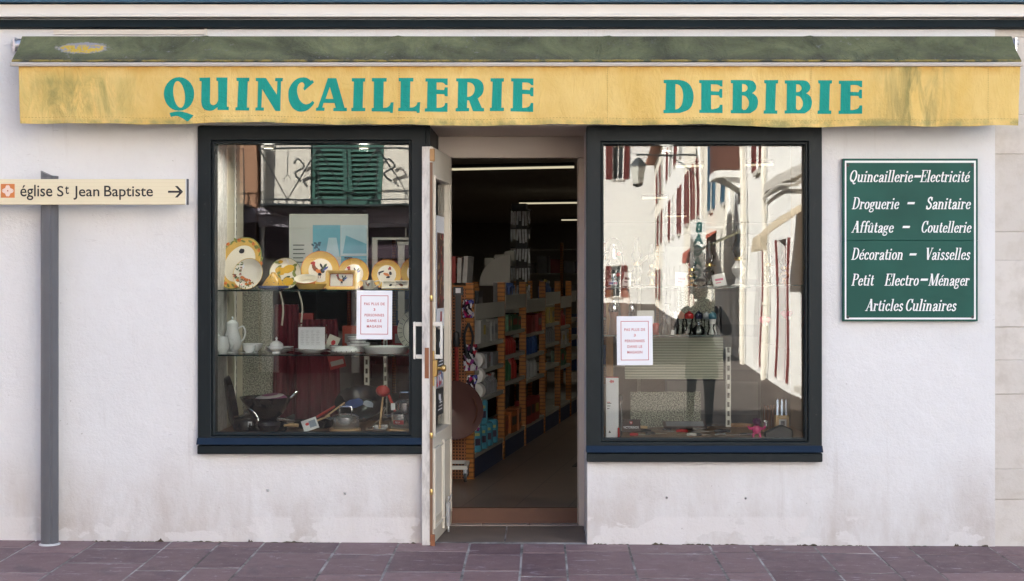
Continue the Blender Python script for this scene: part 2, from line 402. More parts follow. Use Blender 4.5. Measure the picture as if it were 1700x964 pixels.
# pavement: slabs laid in columns away from the wall, staggered joints, all one sheet
joints_px = [-620, -520, -430, -330, -230, -130, -50, 60, 162, 285, 367, 440, 565, 662, 780, 867, 938, 1042, 1177, 1245, 1350, 1440, 1505, 1640, 1740, 1850, 1950, 2080, 2200]
pv = MB(); rr = random.Random(3)
for a, b in zip(joints_px, joints_px[1:]):
    x0, x1 = X(a), X(b); y = 0.02 if not (728 <= a < 970) else 0.0
    first = True
    while y > -3.0:
        L = rr.uniform(.16, .36) if first else rr.uniform(.30, .62); first = False
        y1 = max(-3.0, y - L); g = rr.uniform(.004, .008); gy = rr.uniform(.006, .013); j = rr.uniform(-.001, .001); sk = rr.uniform(-.004, .004)
        pv.tint = rr.uniform(.02, 1)
        q = [(x0+g, y-gy), (x1-g, y-gy+sk), (x1-g, y1+gy+sk), (x0+g, y1+gy)]
        if y1 - y > -.05: y = y1; continue
        top = [(px, py, gz(px, py) + j + rr.uniform(-.001, .001)) for px, py in q]
        pv.add(top + [(px, py, pz - .05) for px, py, pz in top], [(0, 1, 2, 3), (0, 4, 5, 1), (1, 5, 6, 2), (2, 6, 7, 3), (3, 7, 4, 0)])
        y = y1
pave = struct("pavement", pv, m_paver, bevel=.0012, smooth=30)
mb = MB(); mb.grid(lambda u, v: (-5.3 + 10*u, -3.0 + 3.05*v, gz(-5.3+10*u, -3.0+3.05*v) - .0022), 10, 6)
struct("pavement_joints", mb, m_mortar, recalc=False)
mb = MB(); mb.grid(lambda u, v: (-40 + 80*u, -3.12 + .12*v, -.085 + 0*v), 2, 1); mb.box(-40, 40, -3.12, -3.0, -.4, -.089)
struct("kerb", mb, M("kerb_stone", (.32, .30, .29), .85, .2, 6, .3))
m_road = M("asphalt", (.085, .066, .055), .9, .25, 3, .5, 90)
mb = MB(); mb.grid(lambda u, v: (-60 + 120*u, -120 + 116.88*v, -.235 - .03*math.sin(v*3)*0), 4, 4)
struct("road", mb, m_road, recalc=False)
mb = MB(); mb.grid(lambda u, v: (-300 + 600*u, -300 + 600*v, -.45), 2, 2); struct("ground", mb, m_road, recalc=False)
mb = MB(); mb.box(-40, -5.3, -3.0, .02, -.4, .02); mb.box(4.7, 40, -3.0, .02, -.4, -.02); struct("side_pavement", mb, M("side_paving", (.17, .13, .14), .85, .2, 3, .3))
# broken mortar and moss along the foot of the wall
mb = MB(); rr = random.Random(9)
for (a, b) in ((98, 240), (240, 430), (430, 560), (560, 690), (985, 1130), (1130, 1330), (1330, 1440), (1500, 1640)):
    px = a
    while px < b:
        L = rr.uniform(8, 40); x0, x1 = X(px), X(min(b, px + L)); h = rr.uniform(.003, .011) if rr.random() < .8 else rr.uniform(.012, .024)
        z = gz((x0+x1)/2) - .004; n = 9
        top = [(x0 + (x1-x0)*i/n, rr.uniform(.25, 1)*h*(1 if 0 < i < n else .3)) for i in range(n+1)]
        mb.prism([(x0, z)] + [(u, z + v) for u, v in top] + [(x1, z)], -.004 - rr.uniform(0, .012), .03); px += L * rr.uniform(.85, 1.15)
o = struct("wall_foot_dirt", mb, M("damp_dirt", (.075, .058, .036), .95, .6, 30, .4)); o['kind'] = 'stuff'

# ================================================================== SHOP BUILDING
XL0, XL1, XD0, XD1, XR0, XR1, XE = X(332), X(707), -.64, X(975), X(975), X(1362), X(1652)
ZT = 2.405; ZL, ZR = Z(752), Z(765)
TH = .30
shop = thing("shop_building", "pale plastered hardware shop front with dark framed windows and open door", "building")
mb = MB(); mb.wall([-5.2, XE], [-.15, 9.6], [(XL0, XL1, ZL, ZT), (XL1, XD1, -.15, ZT), (XR0, XR1, ZR, ZT)], 0, TH)
# unseen sides, back and roof added to block the sun from the shop
mb.box(-5.2, -5.0, TH, 24, -.15, 9.6); mb.box(5.0, 5.2, TH, 24, -.15, 9.6); mb.box(XE, 5.2, .25, TH, -.15, 9.6)
mb.box(-5.2, 5.2, 24, 24.2, -.15, 9.6); mb.box(-5.0, 5.0, TH, 24, 3.2, 3.4)
build("wall", mb, m_stucco, shop, smooth=0)
mb = MB(); mb.prism([(-.55, 9.6), (24.6, 9.6), (12, 12.2)], -5.4, 5.4, 'yz'); build("roof", mb, M("roof_tile", (.30, .12, .07), .85, .25, 6, .4), shop)
# bands above the shop front
mb = MB(); mb.prism([(-.001, Z(34)), (-.030, Z(34)), (-.045, Z(46)), (-.001, Z(48.5))], -5.2, 5.2, 'yz')
build("lower_beam", mb, m_blackpaint, shop)
mb = MB(); mb.prism([(-.001, Z(31)), (-.085, Z(31.5)), (-.085, Z(28)), (-.068, Z(26)), (-.065, Z(10.5)), (-.001, Z(10))], -5.2, 5.2, 'yz')
build("cornice", mb, m_cornice, shop)
mb = MB(); mb.prism([(-.001, Z(9)), (-.10, Z(8)), (-.10, 3.32), (-.001, 3.33)], -5.2, 5.2, 'yz'); build("upper_beam", mb, m_beam, shop)
mb = MB(); mb.box(X(90), X(343), -.014, -.001, Z(57), Z(50)); mb.box(X(340), X(344), -.02, -.001, Z(66), Z(48.5))
mb.box(X(94), X(341), -.017, -.0141, Z(53.6), Z(52.6)); build("cable_trunking", mb, m_cornice, shop)
for px, py in ((445, 814), (573, 819), (1107, 826), (1238, 827)):
    mb = MB(); mb.tube([(X(px), .004, Z(py)), (X(px), -.012, Z(py)), (X(px)-.006, -.016, Z(py)+.008)], .004, 6); mb.lathe([(.008, 0), (.006, .003)], 8)
    for i in range(len(mb.v)-16, len(mb.v)): v = mb.v[i]; mb.v[i] = Vector((X(px)+v.x, -.001-v.z, Z(py)+v.y))
    build("wall_hook", mb, m_steel, shop)

def shop_window(nm, x0, x1, zb, gx0, gx1, gz0, gz1, lab):
    zt = Z(211)
    fr = MB()
    # outer frame (proud), inner step, glass rebate
    fr.wall([x0-.006, x1+.003], [zb+.055, zt+.004], [(gx0-.016, gx1+.016, gz0-.016, gz1+.016)], -.034, .03)
    fr.wall([gx0-.0155, gx1+.0155], [gz0-.0155, gz1+.0155], [(gx0, gx1, gz0, gz1)], -.016, .075)
    f = build("window_frame", fr, m_darkpaint, shop, bevel=.004)
    f['label'] = lab
    s = MB(); s.prism([(.02, zb+.0545), (-.036, zb+.0925), (-.062, zb+.055), (.02, zb+.05)], x0-.008, x1+.006, 'yz')
    build("sill_strip", s, m_bluepaint, f, bevel=.002)
    s = MB(); s.box(x0-.004, x1+.003, -.052, .02, zb, zb+.0495); build("sill_board", s, m_darkpaint, f, bevel=.004)
    g = MB(); g.box(gx0-.01, gx1+.01, .046, .052, gz0-.01, gz1+.01); build("glass_pane", g, m_glass, f, smooth=0)
    return f
shop_window("window", XL0, XL1, ZL, X(357), X(679), Z(718), Z(238), "dark painted display window with crockery on glass shelves")
shop_window("window", XR0, XR1, ZR, X(1002), X(1336), Z(728), Z(240), "dark painted display window mirroring a sunlit street")
# entrance recess
mb = MB(); mb.box(XL1+.003, XD0, -.012, .66, .50, ZT-.002); build("recess_panel", mb, m_darkpaint, shop)
mb = MB(); mb.box(XL1+.003, XD0, .0, .66, -.1, .497); mb.box(XD1+.0005, XD1+.03, TH, .66, -.1, ZT-.002); build("recess_side", mb, m_stucco, shop)
mb = MB(); mb.box(-1.2, 1.2, TH, .80, ZT, ZT+.1); mb.box(XD0-.02, XD1+.02, 0.002, TH, ZT-.006, ZT+.004); build("recess_ceiling", mb, m_creamframe, shop)
DY = .68
mb = MB(); zh = Z(262, DY)
mb.box(XD0-.02, XD1+.02, DY-.02, DY+.06, zh, ZT-.001); mb.box(X(960, DY), XD1+.02, DY-.021, DY+.06, .0, zh-.001); mb.box(XD0-.02, -.562, DY-.021, DY+.06, .0, zh-.001)
mb.box(X(958.5, DY), X(960, DY)+.002, DY+.0, DY+.05, .0, zh-.002)
build("door_frame", mb, m_creamframe, shop, bevel=.004)
mb = MB()
for a, b in ((728, 838), (840.5, 971)):
    mb.box(X(a, .3)-.0, X(b, .3), .022, .63, -.05, .006)
build("threshold_slab", mb, M("threshold_stone", (.165, .125, .10), .7, .2, 7, .3), shop, bevel=.004)
mb = MB(); mb.box(-.70, .30, .015, .66, -.1, .002); build("threshold_bed", mb, m_mortar, shop)
mb = MB()
for a, b in ((735, 801), (802, 879), (880, 960)): mb.box(X(a, DY), X(b, DY), .632, .70, -.02, .012)
build("threshold_tile", mb, M("threshold_tile", (.30, .25, .22), .5, .15, 8), shop, bevel=.002)
mb = MB(); mb.box(XD0, XD1, .7005, .74, -.02, .104); build("step_riser", mb, M("step_wood", (.125, .052, .028), .55, .2, 6, .1), shop)

# open door leaf: hinge at the back left of the recess, swung out just past a right angle
hp = Vector((-.560, DY-.02, 0)); fp = Vector((-.6225, -.072, 0)); dv = (fp - hp).normalized(); L = (fp - hp).length
leafM = Matrix.Translation(hp) @ Matrix(((dv.x, -dv.y, 0, 0), (dv.y, dv.x, 0, 0), (0, 0, 1, 0), (0, 0, 0, 1)))
# local: x along the leaf from hinge to free edge, y<0 .. inner face at y=0, thickness to y=-.06 (towards the window)
T = -.060 if leafM.to_3x3() @ Vector((0, -1, 0)) @ Vector((-1, 0, 0)) > 0 else .060
def leaf(mb): return mb.xf(leafM)
zt = 2.278; zb = .012; gz0, gz1 = .640, 2.10
lo, hi = (T, 0) if T < 0 else (0, T)
mb = MB(); mb.wall([0, L-.004], [zb, zt], [(.115, L-.052, gz0, gz1)], lo, hi); leaf(mb)
door = build("door", mb, m_creamdoor, shop, bevel=.003); door['label'] = "open cream wooden door leaf with weathered edge and brass lock"
inn = .0 if T < 0 else 0
sg = 1 if T < 0 else -1                       # outward normal of the visible inner face
mb = MB(); mb.box(L-.0035, L+.001, lo+.0005, hi-.016, zb+.001, zt-.001); leaf(mb); build("door_edge", mb, m_edge, door)
mb = MB(); mb.box(L-.0035, L+.0005, hi-.0155, hi+.0008, zb+.02, zt-.09); leaf(mb); build("rubber_seal", mb, M("seal_brown", (.19, .10, .055), .6, .3, 12), door)
mb = MB(); mb.box(L-.030, L+.002, hi-.016, hi+.010, zt-.085, zt-.012); leaf(mb); build("bolt_block", mb, M("bolt_wood", (.42, .24, .10), .6), door, bevel=.004)
mb = MB(); mb.box(.11, L-.047, (lo+hi)/2-.003, (lo+hi)/2+.003, gz0-.005, gz1+.005); leaf(mb); build("glass_pane", mb, m_doorglass, door, smooth=0)
mb = MB(); y0, y1 = hi, hi + .012
for a, b, c, d in ((.10, .115, gz0-.015, gz1+.015), (L-.052, L-.037, gz0-.015, gz1+.015)): mb.box(a, b, y0, y1, c, d)
mb.box(.1151, L-.0521, y0, y1, gz0-.015, gz0); mb.box(.1151, L-.0521, y0, y1, gz1, gz1+.015)
for a, b in ((.05, L/2-.02), (L/2+.02, L-.03)):
    mb.wall([a, b], [.10, .56], [(a+.014, b-.014, .114, .546)], y0, y1)
mb.box(L/2-.011, L/2+.011, y0, y1+.004, .05, .575); leaf(mb); build("moulding", mb, m_creamdoor, door, bevel=.002)
mb = MB(); mb.box(.01, L-.02, y0, y1-.009, .02, .155); leaf(mb); build("kick_plate", mb, M("kick_plate_paint", (.54, .47, .37), .5, .15, 5), door)
# pull handles, one on each face
for yy, s in ((hi, 1), (lo, -1)):
    mb = MB(); zc0, zc1 = Z(592, -.05), Z(538, -.05); ax = L - .030
    for zq in (zc0, zc1): mb.box(ax-.011, ax+.011, min(yy, yy+s*.040), max(yy, yy+s*.040), zq-.012, zq+.012)
    mb.box(ax-.0125, ax+.0125, min(yy+s*.0402, yy+s*.054), max(yy+s*.0402, yy+s*.054), zc0-.014, zc1+.014); leaf(mb)
    build("handle", mb, m_rail, door, bevel=.003)
mb = MB(); zk = Z(611, -.05)
mb.box(L-.047, L-.001, hi+.0005, hi+.026, zk-.047, zk+.047); mb.box(L-.014, L-.002, hi+.0005, hi+.010, zk+.0475, zk+.10); mb.box(L-.014, L-.002, hi+.0005, hi+.010, zk-.10, zk-.0475)
mb.xf(Matrix.Identity(4)); q = MB().lathe([(.010, 0), (.010, .022), (.019, .026), (.021, .040), (.015, .048), (0, .049)], 14)
for v in q.v: v.xyz = (L-.025 + v.x, hi+.026 + v.z, zk + v.y)
merge(mb, q); leaf(mb); build("lock", mb, m_brass, door, bevel=.002)
mb = MB(); mb.box(L+.0012, L+.004, lo+.016, lo+.040, Z(628, -.07), Z(577, -.07)); leaf(mb); build("latch_plate", mb, M("rusty_plate", (.28, .115, .055), .7, .3, 14, metal=.3), door, bevel=.001)
mb = MB(); mb.box(L-.012, L+.006, hi-.012, hi+.014, .008, .075); leaf(mb); build("foot_bolt", mb, m_rust, door, bevel=.003)
mb = MB(); zz = .14; mb.box(.26, .30, y1+.002, y1+.022, .05, .19); leaf(mb)
mb.tube([leafM @ Vector((.28, y1+.012, q)) for q in (.012, .05)], .006, 8); mb.tube([leafM @ Vector((.28, y1+.012, q)) for q in (.19, .225)], .006, 8)
mb.tube([leafM @ Vector((.265, y1+.014, .20)), leafM @ Vector((.265, y1+.030, .235)), leafM @ Vector((.295, y1+.030, .235)), leafM @ Vector((.295, y1+.014, .20))], .004, 6)
build("floor_bolt", mb, m_alu, door, bevel=.002)
for zq in (.30, .62, 1.4):
    mb = MB(); mb.lathe([(.008, 0), (.010, .004), (.010, .03), (.008, .034)], 10, (L+.002, hi-.006, zq)); leaf(mb); build("door_stud", mb, m_brass, door)
# paper stuck inside the door glass
def door_poster(nm, x0, x1, z0, z1, mats, label, fn=None):
    mb = MB(); yq = (lo+hi)/2 + .0045
    mb.box(x0, x1, yq, yq+.001, z0, z1)
    if fn: fn(mb, x0, x1, yq+.0016, z0, z1)
    leaf(mb); return solo(nm, mb, mats, label, "poster")
def pic1(mb, x0, x1, y, z0, z1):
    rr = random.Random(4); mb.mi = 1; mb.box(x0+.02, x1-.02, y, y+.0004, z0+.11, z1-.10)
    for i in range(60):
        mb.mi = rr.choice((2, 3, 4)); xx, zz = rr.uniform(x0+.04, x1-.04), rr.uniform(z0+.13, z1-.12)
        q = MB(); blob(q, xx, zz, rr.uniform(.01, .025), rr.uniform(.006, .018), rr.uniform(0, 3), y+.0006+.00003*i, 7); merge(mb, q, mi=mb.mi)
    mb.mi = 2; mb.box(x0+.10, x0+.16, y, y+.0004, z0+.03, z0+.09)
mA = [m_white, M("poster_brown", (.10, .045, .03), .5, .4, 40), M("poster_red", (.42, .03, .04), .5), M("poster_tan", (.5, .33, .17), .5), M("poster_shadow", (.03, .02, .02), .5)]
door_poster("door_poster", .13, .43, 1.24, 1.90, mA, "tall white poster with dark red busy picture on the door glass", pic1)
def pic2(mb, x0, x1, y, z0, z1):
    mb.mi = 1
    q = MB(); blob(q, (x0+x1)/2, (z0+z1)/2+.02, .05, .025, .3, y, 10, .4, 2); merge(mb, q, mi=1)
    for i in range(3): mb.box(x0+.05, x1-.05-.03*i, y, y+.0004, z0+.03+.02*i, z0+.036+.02*i)
door_poster("door_card", .14, .42, .98, 1.225, [m_dark, m_white], "black card with white figure below the tall poster on the door glass", pic2)
def pic3(mb, x0, x1, y, z0, z1):
    rr = random.Random(8)
    for i in range(40):
        mb.mi = rr.choice((1, 2, 3)); q = MB(); blob(q, rr.uniform(x0+.03, x1-.03), rr.uniform(z0+.02, z1-.02), rr.uniform(.012, .03), rr.uniform(.01, .03), 0, y+.00003*i, 7); merge(mb, q, mi=mb.mi)
door_poster("door_picture", .16, .44, .70+.18, .975, [M("poster_grey", (.35, .36, .40), .5), M("poster_blue", (.05, .09, .25), .5), m_red, m_white], "grey and blue picture sheet above the lowest card on the door glass", pic3)
door_poster("door_card", .17, .43, .715, .872, [m_dark, m_white], "tilted black card lowest on the door glass", pic2)

# neighbour
nb = thing("neighbour_building", "weathered cream stone block wall beside the shop front", "building", (XE, 0, 0))
mb = MB(); rr = random.Random(5); z = -.1
hs = [Z(964), Z(830), Z(780), Z(655), Z(598), Z(543), Z(432), Z(384), Z(255), Z(190), Z(60), Z(-60)]
hs = sorted(set(round(h, 3) for h in hs)); hs = [-.15] + [h for h in hs if h > -.1] + [Z(-60) + .38*i for i in range(1, 17)]
for i, (a, b) in enumerate(zip(hs, hs[1:])):
    x = .0; 
    while x < 9:
        L_ = rr.uniform(.45, .85) if x > 0 else (.35 if i % 2 else .6); mb.tint = rr.uniform(.02, 1)
        mb.box(x + .001, min(9, x + L_) - .001, .022 + rr.uniform(-.002, .002), .3, a + .001, b - .001); x += L_
build("wall", mb, m_block, nb, bevel=.003)
mb = MB(); mb.box(0.001, 9, .026, .28, -.15, 9.4); build("mortar_core", mb, M("lime_mortar", (.54, .50, .45), .9), nb)
mb = MB(); mb.prism([(-.4, 9.6), (9, 9.6), (9, 10.5)], .3, 9, 'yz'); build("roof", mb, M("neighbour_tile", (.30, .13, .08), .85), nb)

mb = MB(); mb.box(-22, -5.201, .02, 12, -.3, 12.4); mb.prism([(-.3, 12.401), (12.2, 12.401), (6, 14)], -22.2, -5.1, 'yz')  # unseen end of the row, tall enough to keep the street in shadow
solo("town_house", mb, [m_cornice], "unseen house continuing the shop row, height set to shade the street", "house", (0, 0, 0))
mb = MB(); mb.box(-20, -12, -16, -4, -.3, 7.7); mb.prism([(-20.3, 7.701), (-11.7, 7.701), (-16, 8.4)], -16.2, -3.8, 'xz'); solo("town_house", mb, [m_cornice], "unseen plastered block added to shade the road and lower walls opposite", "house", (0, 0, 0))  # unseen block placed to throw shade on road and lower walls opposite
# ================================================================== AWNING
aw = thing("awning", "weathered yellow awning with green moss stained top and turquoise shop lettering", "awning")
YB, YF = -.075, -.235
def vy(x, z):          # cloth waves of the valance
    d = max(0, min(1, (2.72 - z) / .33))
    return YF + d * (.009*math.sin(5.1*x+.4) + .006*math.sin(11.3*x+1.1) + .004*math.sin(23*x + 6*z)) + .0028*math.sin(31*x + 25*z) * d
zT = Z(104, YF); zF0 = Z(110, YF)
xl, xr = X(31, YF), X(1694, YF)
def zbot(x): return Z(203.5, YF) + (Z(210, YF) - Z(203.5, YF)) * max(0, min(1, (x - xl)/(xr-xl)))**1.0 + .0050*math.sin(3.1*x) + .0035*math.sin(7.3*x+1) + .0012*math.sin(23*x)
def vfn(th):
    def f(u, v):
        x = xl + (xr-xl)*u; z = zF0 + (zbot(x) - zF0)*v; x += (.012 if u < .002 else -.010 if u > .998 else 0) * v
        return (x, vy(x, z) + th, z)
    return f
mb = MB(); mb.grid(vfn(0), 320, 14); n0 = len(mb.v); mb.grid(vfn(.004), 320, 14)
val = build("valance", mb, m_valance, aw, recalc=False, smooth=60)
# hem stitching
mb = MB()
n = 300
for i in range(n):
    x = xl + .02 + (xr-xl-.04)*i/n; z = zbot(x) + .034
    mb.add([(x, vy(x, z)-.0012, z), (x+.010, vy(x+.01, z)-.0012, z), (x+.010, vy(x+.01, z)-.0012, z+.0022), (x, vy(x, z)-.0012, z+.0022)], [(0, 1, 2, 3)])
for px in (340, 662, 1008, 1346, 1640):
    x = X(px, YF)
    for j in range(24):
        z = zF0 - .01 - .0128*j; mb.add([(x, vy(x, z)-.0012, z), (x+.0022, vy(x, z)-.0012, z), (x+.0022, vy(x, z)-.0012, z-.0085), (x, vy(x, z)-.0012, z-.0085)], [(0, 1, 2, 3)])
build("stitching", mb, M("stitch_thread", (.34, .22, .06), .8), val, recalc=False)
# canopy
ct, cb = Z(61, YB), Z(102.5, YF)
def cfn(th):
    def f(u, v):
        xa = X(37, YB) + (X(1679, YB) - X(37, YB))*u; xb = X(19, YF) + (X(1696, YF) - X(19, YF))*u
        x = xa + (xb-xa)*v; sag = -.010*math.sin(math.pi*v)
        wr = .003*math.sin(9*x+2*v) * math.sin(math.pi*v) + .0025*math.sin(23*x - 5*v + 2*math.sin(3*x)) * math.sin(math.pi*v)
        for wx in (X(660, -.1), X(1345, -.1), X(1010, -.1), X(340, -.1)): wr += .005*math.exp(-((x-wx-.05*v)/.016)**2) - .007*math.exp(-((x-wx-.08-.22*v)/.03)**2)*math.sin(math.pi*v)
        return (x, YB + (YF-YB)*v - th, ct + (cb-ct)*v + sag + wr + th)
    return f
mb = MB(); mb.grid(cfn(.003), 300, 12); mb.grid(cfn(0), 300, 12); build("canopy", mb, m_canopy, aw, recalc=False, smooth=60)
mb = MB(); x0, x1 = X(18, YF), X(1697, YF)
mb.prism([(YF-.012, Z(104, YF)), (YF-.016, Z(106, YF)), (YF-.012, Z(109.8, YF)), (YF+.012, Z(109.8, YF)), (YF+.014, Z(104, YF))], x0, x1, 'yz'); build("front_rail", mb, M("rail_beige", (.52, .475, .42), .5, .1, 3), aw)
mb = MB(); mb.tube([(X(26, YB), YB+.03, ct-.045), (X(1683, YB), YB+.03, ct-.045)], .040, 14); build("roller_tube", mb, m_alu, aw)
for sx in (X(27, YB), X(1683, YB)):
    mb = MB(); s = -1 if sx < 0 else 1
    mb.box(min(sx, sx+s*.012), max(sx, sx+s*.012), -.10, -.002, ct-.085, ct-.005); mb.tube([(sx, YB+.02, ct-.03), (sx+s*.026, YB+.02, ct-.03)], .016, 10)
    mb.tube([(sx+s*.03, YB+.02+.018*math.cos(a*.7), ct-.03+.018*math.sin(a*.7)) for a in range(9)], .0025, 6, True)
    build("end_bracket", mb, m_alu, aw, bevel=.002)
for px in (480, 850, 1230):
    mb = MB(); mb.bar((X(px), -.02, ct-.17), (X(px)+.55, -.17, ct-.215), .03, .04); mb.bar((X(px)+.55, -.17, ct-.255), (X(px)+.05, -.20, ct-.26), .025, .03)
    build("folding_arm", mb, m_alu, aw)
# lettering outlines traced as polygons, in crop units
GL = []
def G(ox, oy, s, outer, holes=(), dx=0, dy=0):
    cv = lambda q: [(ox + s*(p[0]+dx), oy + s*(p[1]+dy)) for p in q]
    GL.append((cv(outer), [cv(h) for h in holes]))
def ell(cx, cy, rx, ry, rot=0, n=28):
    c_, s_ = math.cos(R(rot)), math.sin(R(rot)); out = []
    for i in range(n):
        a = 2*math.pi*i/n; u, v = rx*math.cos(a), ry*math.sin(a); out.append((cx + u*c_ - v*s_, cy + u*s_ + v*c_))
    return out
def cv2(*pts): return [(p.x, p.y) for p in cr([(a, b, 0) for a, b in pts], 5)]
a1 = (260, 110, .18824); a2 = (570, 110, .19412); a3 = (1080, 110, .21765)
G(*a1, ell(198, 243, 135, 149), [ell(198, 247, 50, 119, -8)])
G(*a1, cv2((113, 410), (160, 400), (205, 396), (262, 408), (328, 432)) + [(278, 487)] + cv2((262, 480), (225, 456), (180, 438), (125, 445)))
G(*a1, [(378, 100), (474, 98), (474, 300)] + cv2((474, 310), (482, 334), (505, 343), (530, 330), (545, 300)) + [(543, 130), (528, 128), (528, 98), (626, 98), (622, 356), (638, 358), (638, 386), (540, 386), (540, 362)] + cv2((530, 370), (505, 388), (470, 393), (430, 383), (405, 355), (396, 310)) + [(398, 132), (380, 130)])
I1 = [(703, 100), (820, 100), (818, 132), (804, 132), (797, 362), (818, 364), (816, 390), (695, 388), (697, 360), (712, 360), (722, 130), (705, 128)]
G(*a1, I1)
G(*a1, [(876, 102), (965, 102), (1062, 250), (1066, 132), (1045, 130), (1047, 102), (1115, 102), (1112, 132), (1098, 132), (1094, 394), (1050, 394), (932, 200), (926, 362), (948, 364), (948, 392), (872, 390), (874, 362), (890, 362), (896, 132), (876, 130)])
G(*a1, [(1306, 214), (1390, 140), (1372, 118), (1360, 128)] + cv2((1352, 118), (1325, 102), (1290, 97), (1240, 110), (1195, 150), (1168, 200), (1162, 250), (1170, 310), (1200, 365), (1240, 393), (1280, 400), (1330, 388), (1370, 355), (1394, 322)) + cv2((1378, 304), (1352, 326), (1320, 335), (1290, 325), (1262, 295), (1245, 250), (1240, 205), (1250, 165), (1270, 145), (1290, 142), (1303, 158), (1304, 178), (1296, 195)))
G(*a1, [(1510, 103), (1585, 103), (1656, 362), (1676, 364), (1676, 392), (1556, 392), (1558, 364), (1577, 362), (1567, 322), (1473, 322), (1462, 362), (1483, 364), (1480, 392), (1406, 392), (1408, 366), (1424, 362)], [[(1527, 180), (1490, 285), (1557, 285)]])
I2 = [(72, 100), (188, 100), (186, 130), (170, 130), (165, 354), (187, 354), (186, 382), (66, 381), (67, 352), (82, 352), (90, 130), (72, 128)]
Lg = [(244, 99), (371, 99), (370, 130), (345, 130), (340, 352)] + cv2((345, 353), (375, 348), (398, 330), (405, 308)) + [(430, 306), (423, 398), (400, 398), (398, 386), (240, 383), (242, 354), (258, 354), (262, 130), (244, 128)]
Eg = [(702, 102), (893, 103), (893, 162), (872, 158)] + cv2((868, 152), (856, 142), (838, 138), (820, 138)) + [(798, 138), (798, 198), (862, 202), (868, 178), (893, 180), (893, 256), (868, 254), (862, 238), (798, 236), (798, 354)] + cv2((812, 354), (842, 348), (862, 335), (870, 312)) + [(891, 312), (891, 388), (697, 387), (697, 360), (716, 358), (720, 130), (702, 130)]
Rg = [(965, 102), (1100, 102)] + cv2((1110, 102), (1158, 112), (1192, 145), (1201, 195), (1188, 240), (1150, 275)) + [(1185, 356), (1204, 358), (1204, 385), (1110, 385), (1075, 292), (1060, 292), (1058, 356), (1077, 358), (1076, 385), (960, 385), (962, 358), (978, 356), (982, 130), (965, 128)]
Rh = [(1062, 136)] + cv2((1072, 136), (1098, 144), (1117, 165), (1124, 195), (1115, 230), (1095, 252), (1070, 262)) + [(1060, 262)]
G(*a2, I2); G(*a2, Lg); G(*a2, Lg, dx=229); G(*a2, Eg); G(*a2, Rg, [Rh]); G(*a2, I2, dx=1187, dy=2); G(*a2, Eg, dx=733)
Dg = [(100, 103), (200, 102)] + cv2((215, 103), (265, 115), (305, 150), (327, 215), (318, 290), (285, 333), (225, 356)) + [(98, 357), (98, 332), (112, 332), (118, 130), (100, 128)]
Dh = [(190, 136)] + cv2((198, 136), (222, 146), (240, 175), (248, 225), (238, 290), (215, 320), (195, 328)) + [(188, 328)]
Bg = [(612, 104), (740, 104)] + cv2((750, 104), (785, 114), (806, 148), (800, 182), (775, 204)) + cv2((785, 208), (810, 232), (820, 275), (806, 325), (762, 357)) + [(612, 357), (612, 333), (626, 332), (628, 130), (612, 128)]
Bh = [[(698, 134)] + cv2((704, 134), (724, 138), (739, 155), (738, 175), (724, 190), (704, 194)) + [(698, 194)], [(698, 222)] + cv2((704, 222), (728, 230), (749, 265), (747, 300), (730, 326), (710, 332)) + [(697, 320)]]
I3 = [(866, 104), (974, 104), (972, 130), (957, 130), (952, 334), (970, 335), (968, 360), (862, 360), (864, 335), (876, 334), (882, 130), (868, 128)]
E3 = [(370, 105), (549, 105), (548, 155), (530, 152)] + cv2((526, 146), (512, 140), (495, 138)) + [(460, 138), (460, 190), (520, 192), (528, 172), (547, 173), (547, 240), (528, 240), (520, 222), (460, 220), (460, 328)] + cv2((475, 328), (502, 322), (520, 312), (528, 293)) + [(548, 293), (548, 357), (370, 357), (370, 333), (384, 332), (386, 130), (370, 128)]
G(*a3, Dg, [Dh]); G(*a3, E3); G(*a3, Bg, Bh); G(*a3, I3); G(*a3, Bg, Bh, dx=412, dy=2); G(*a3, I3, dx=412, dy=1); G(*a3, E3, dx=1066, dy=4)
letters = MB()
for i, (outer, holes) in enumerate(GL):
    c = bpy.data.curves.new("outline", 'CURVE'); c.dimensions = '2D'; c.fill_mode = 'FRONT'
    for poly in [outer] + holes:
        sp = c.splines.new('POLY'); sp.points.add(len(poly) - 1); sp.use_cyclic_u = True
        for q, (a, b) in zip(sp.points, poly): q.co = (X(a, YF), Z(b, YF), 0, 1)
    o = bpy.data.objects.new("outline", c); COL.objects.link(o)
    me = bpy.data.meshes.new_from_object(o.evaluated_get(bpy.context.evaluated_depsgraph_get()))
    bm = bmesh.new(); bm.from_mesh(me)
    xs = [v.co.x for v in bm.verts]; ys = [v.co.y for v in bm.verts]
    q = math.floor(min(xs)/.02)*.02
    while q < max(xs):
        bmesh.ops.bisect_plane(bm, geom=bm.verts[:] + bm.edges[:] + bm.faces[:], plane_co=(q, 0, 0), plane_no=(1, 0, 0)); q += .02
    q = math.floor(min(ys)/.03)*.03
    while q < max(ys):
        bmesh.ops.bisect_plane(bm, geom=bm.verts[:] + bm.edges[:] + bm.faces[:], plane_co=(0, q, 0), plane_no=(0, 1, 0)); q += .03
    bm.verts.index_update(); off = -.0016 - (.0004 if i == 1 else 0)
    letters.add([(v.co.x, vy(v.co.x, v.co.y) + off, v.co.y) for v in bm.verts], [tuple(v.index for v in f.verts) for f in bm.faces])
    bm.free(); bpy.data.objects.remove(o); bpy.data.curves.remove(c); bpy.data.meshes.remove(me)
build("lettering", letters, m_letters, val, recalc=False, smooth=60)

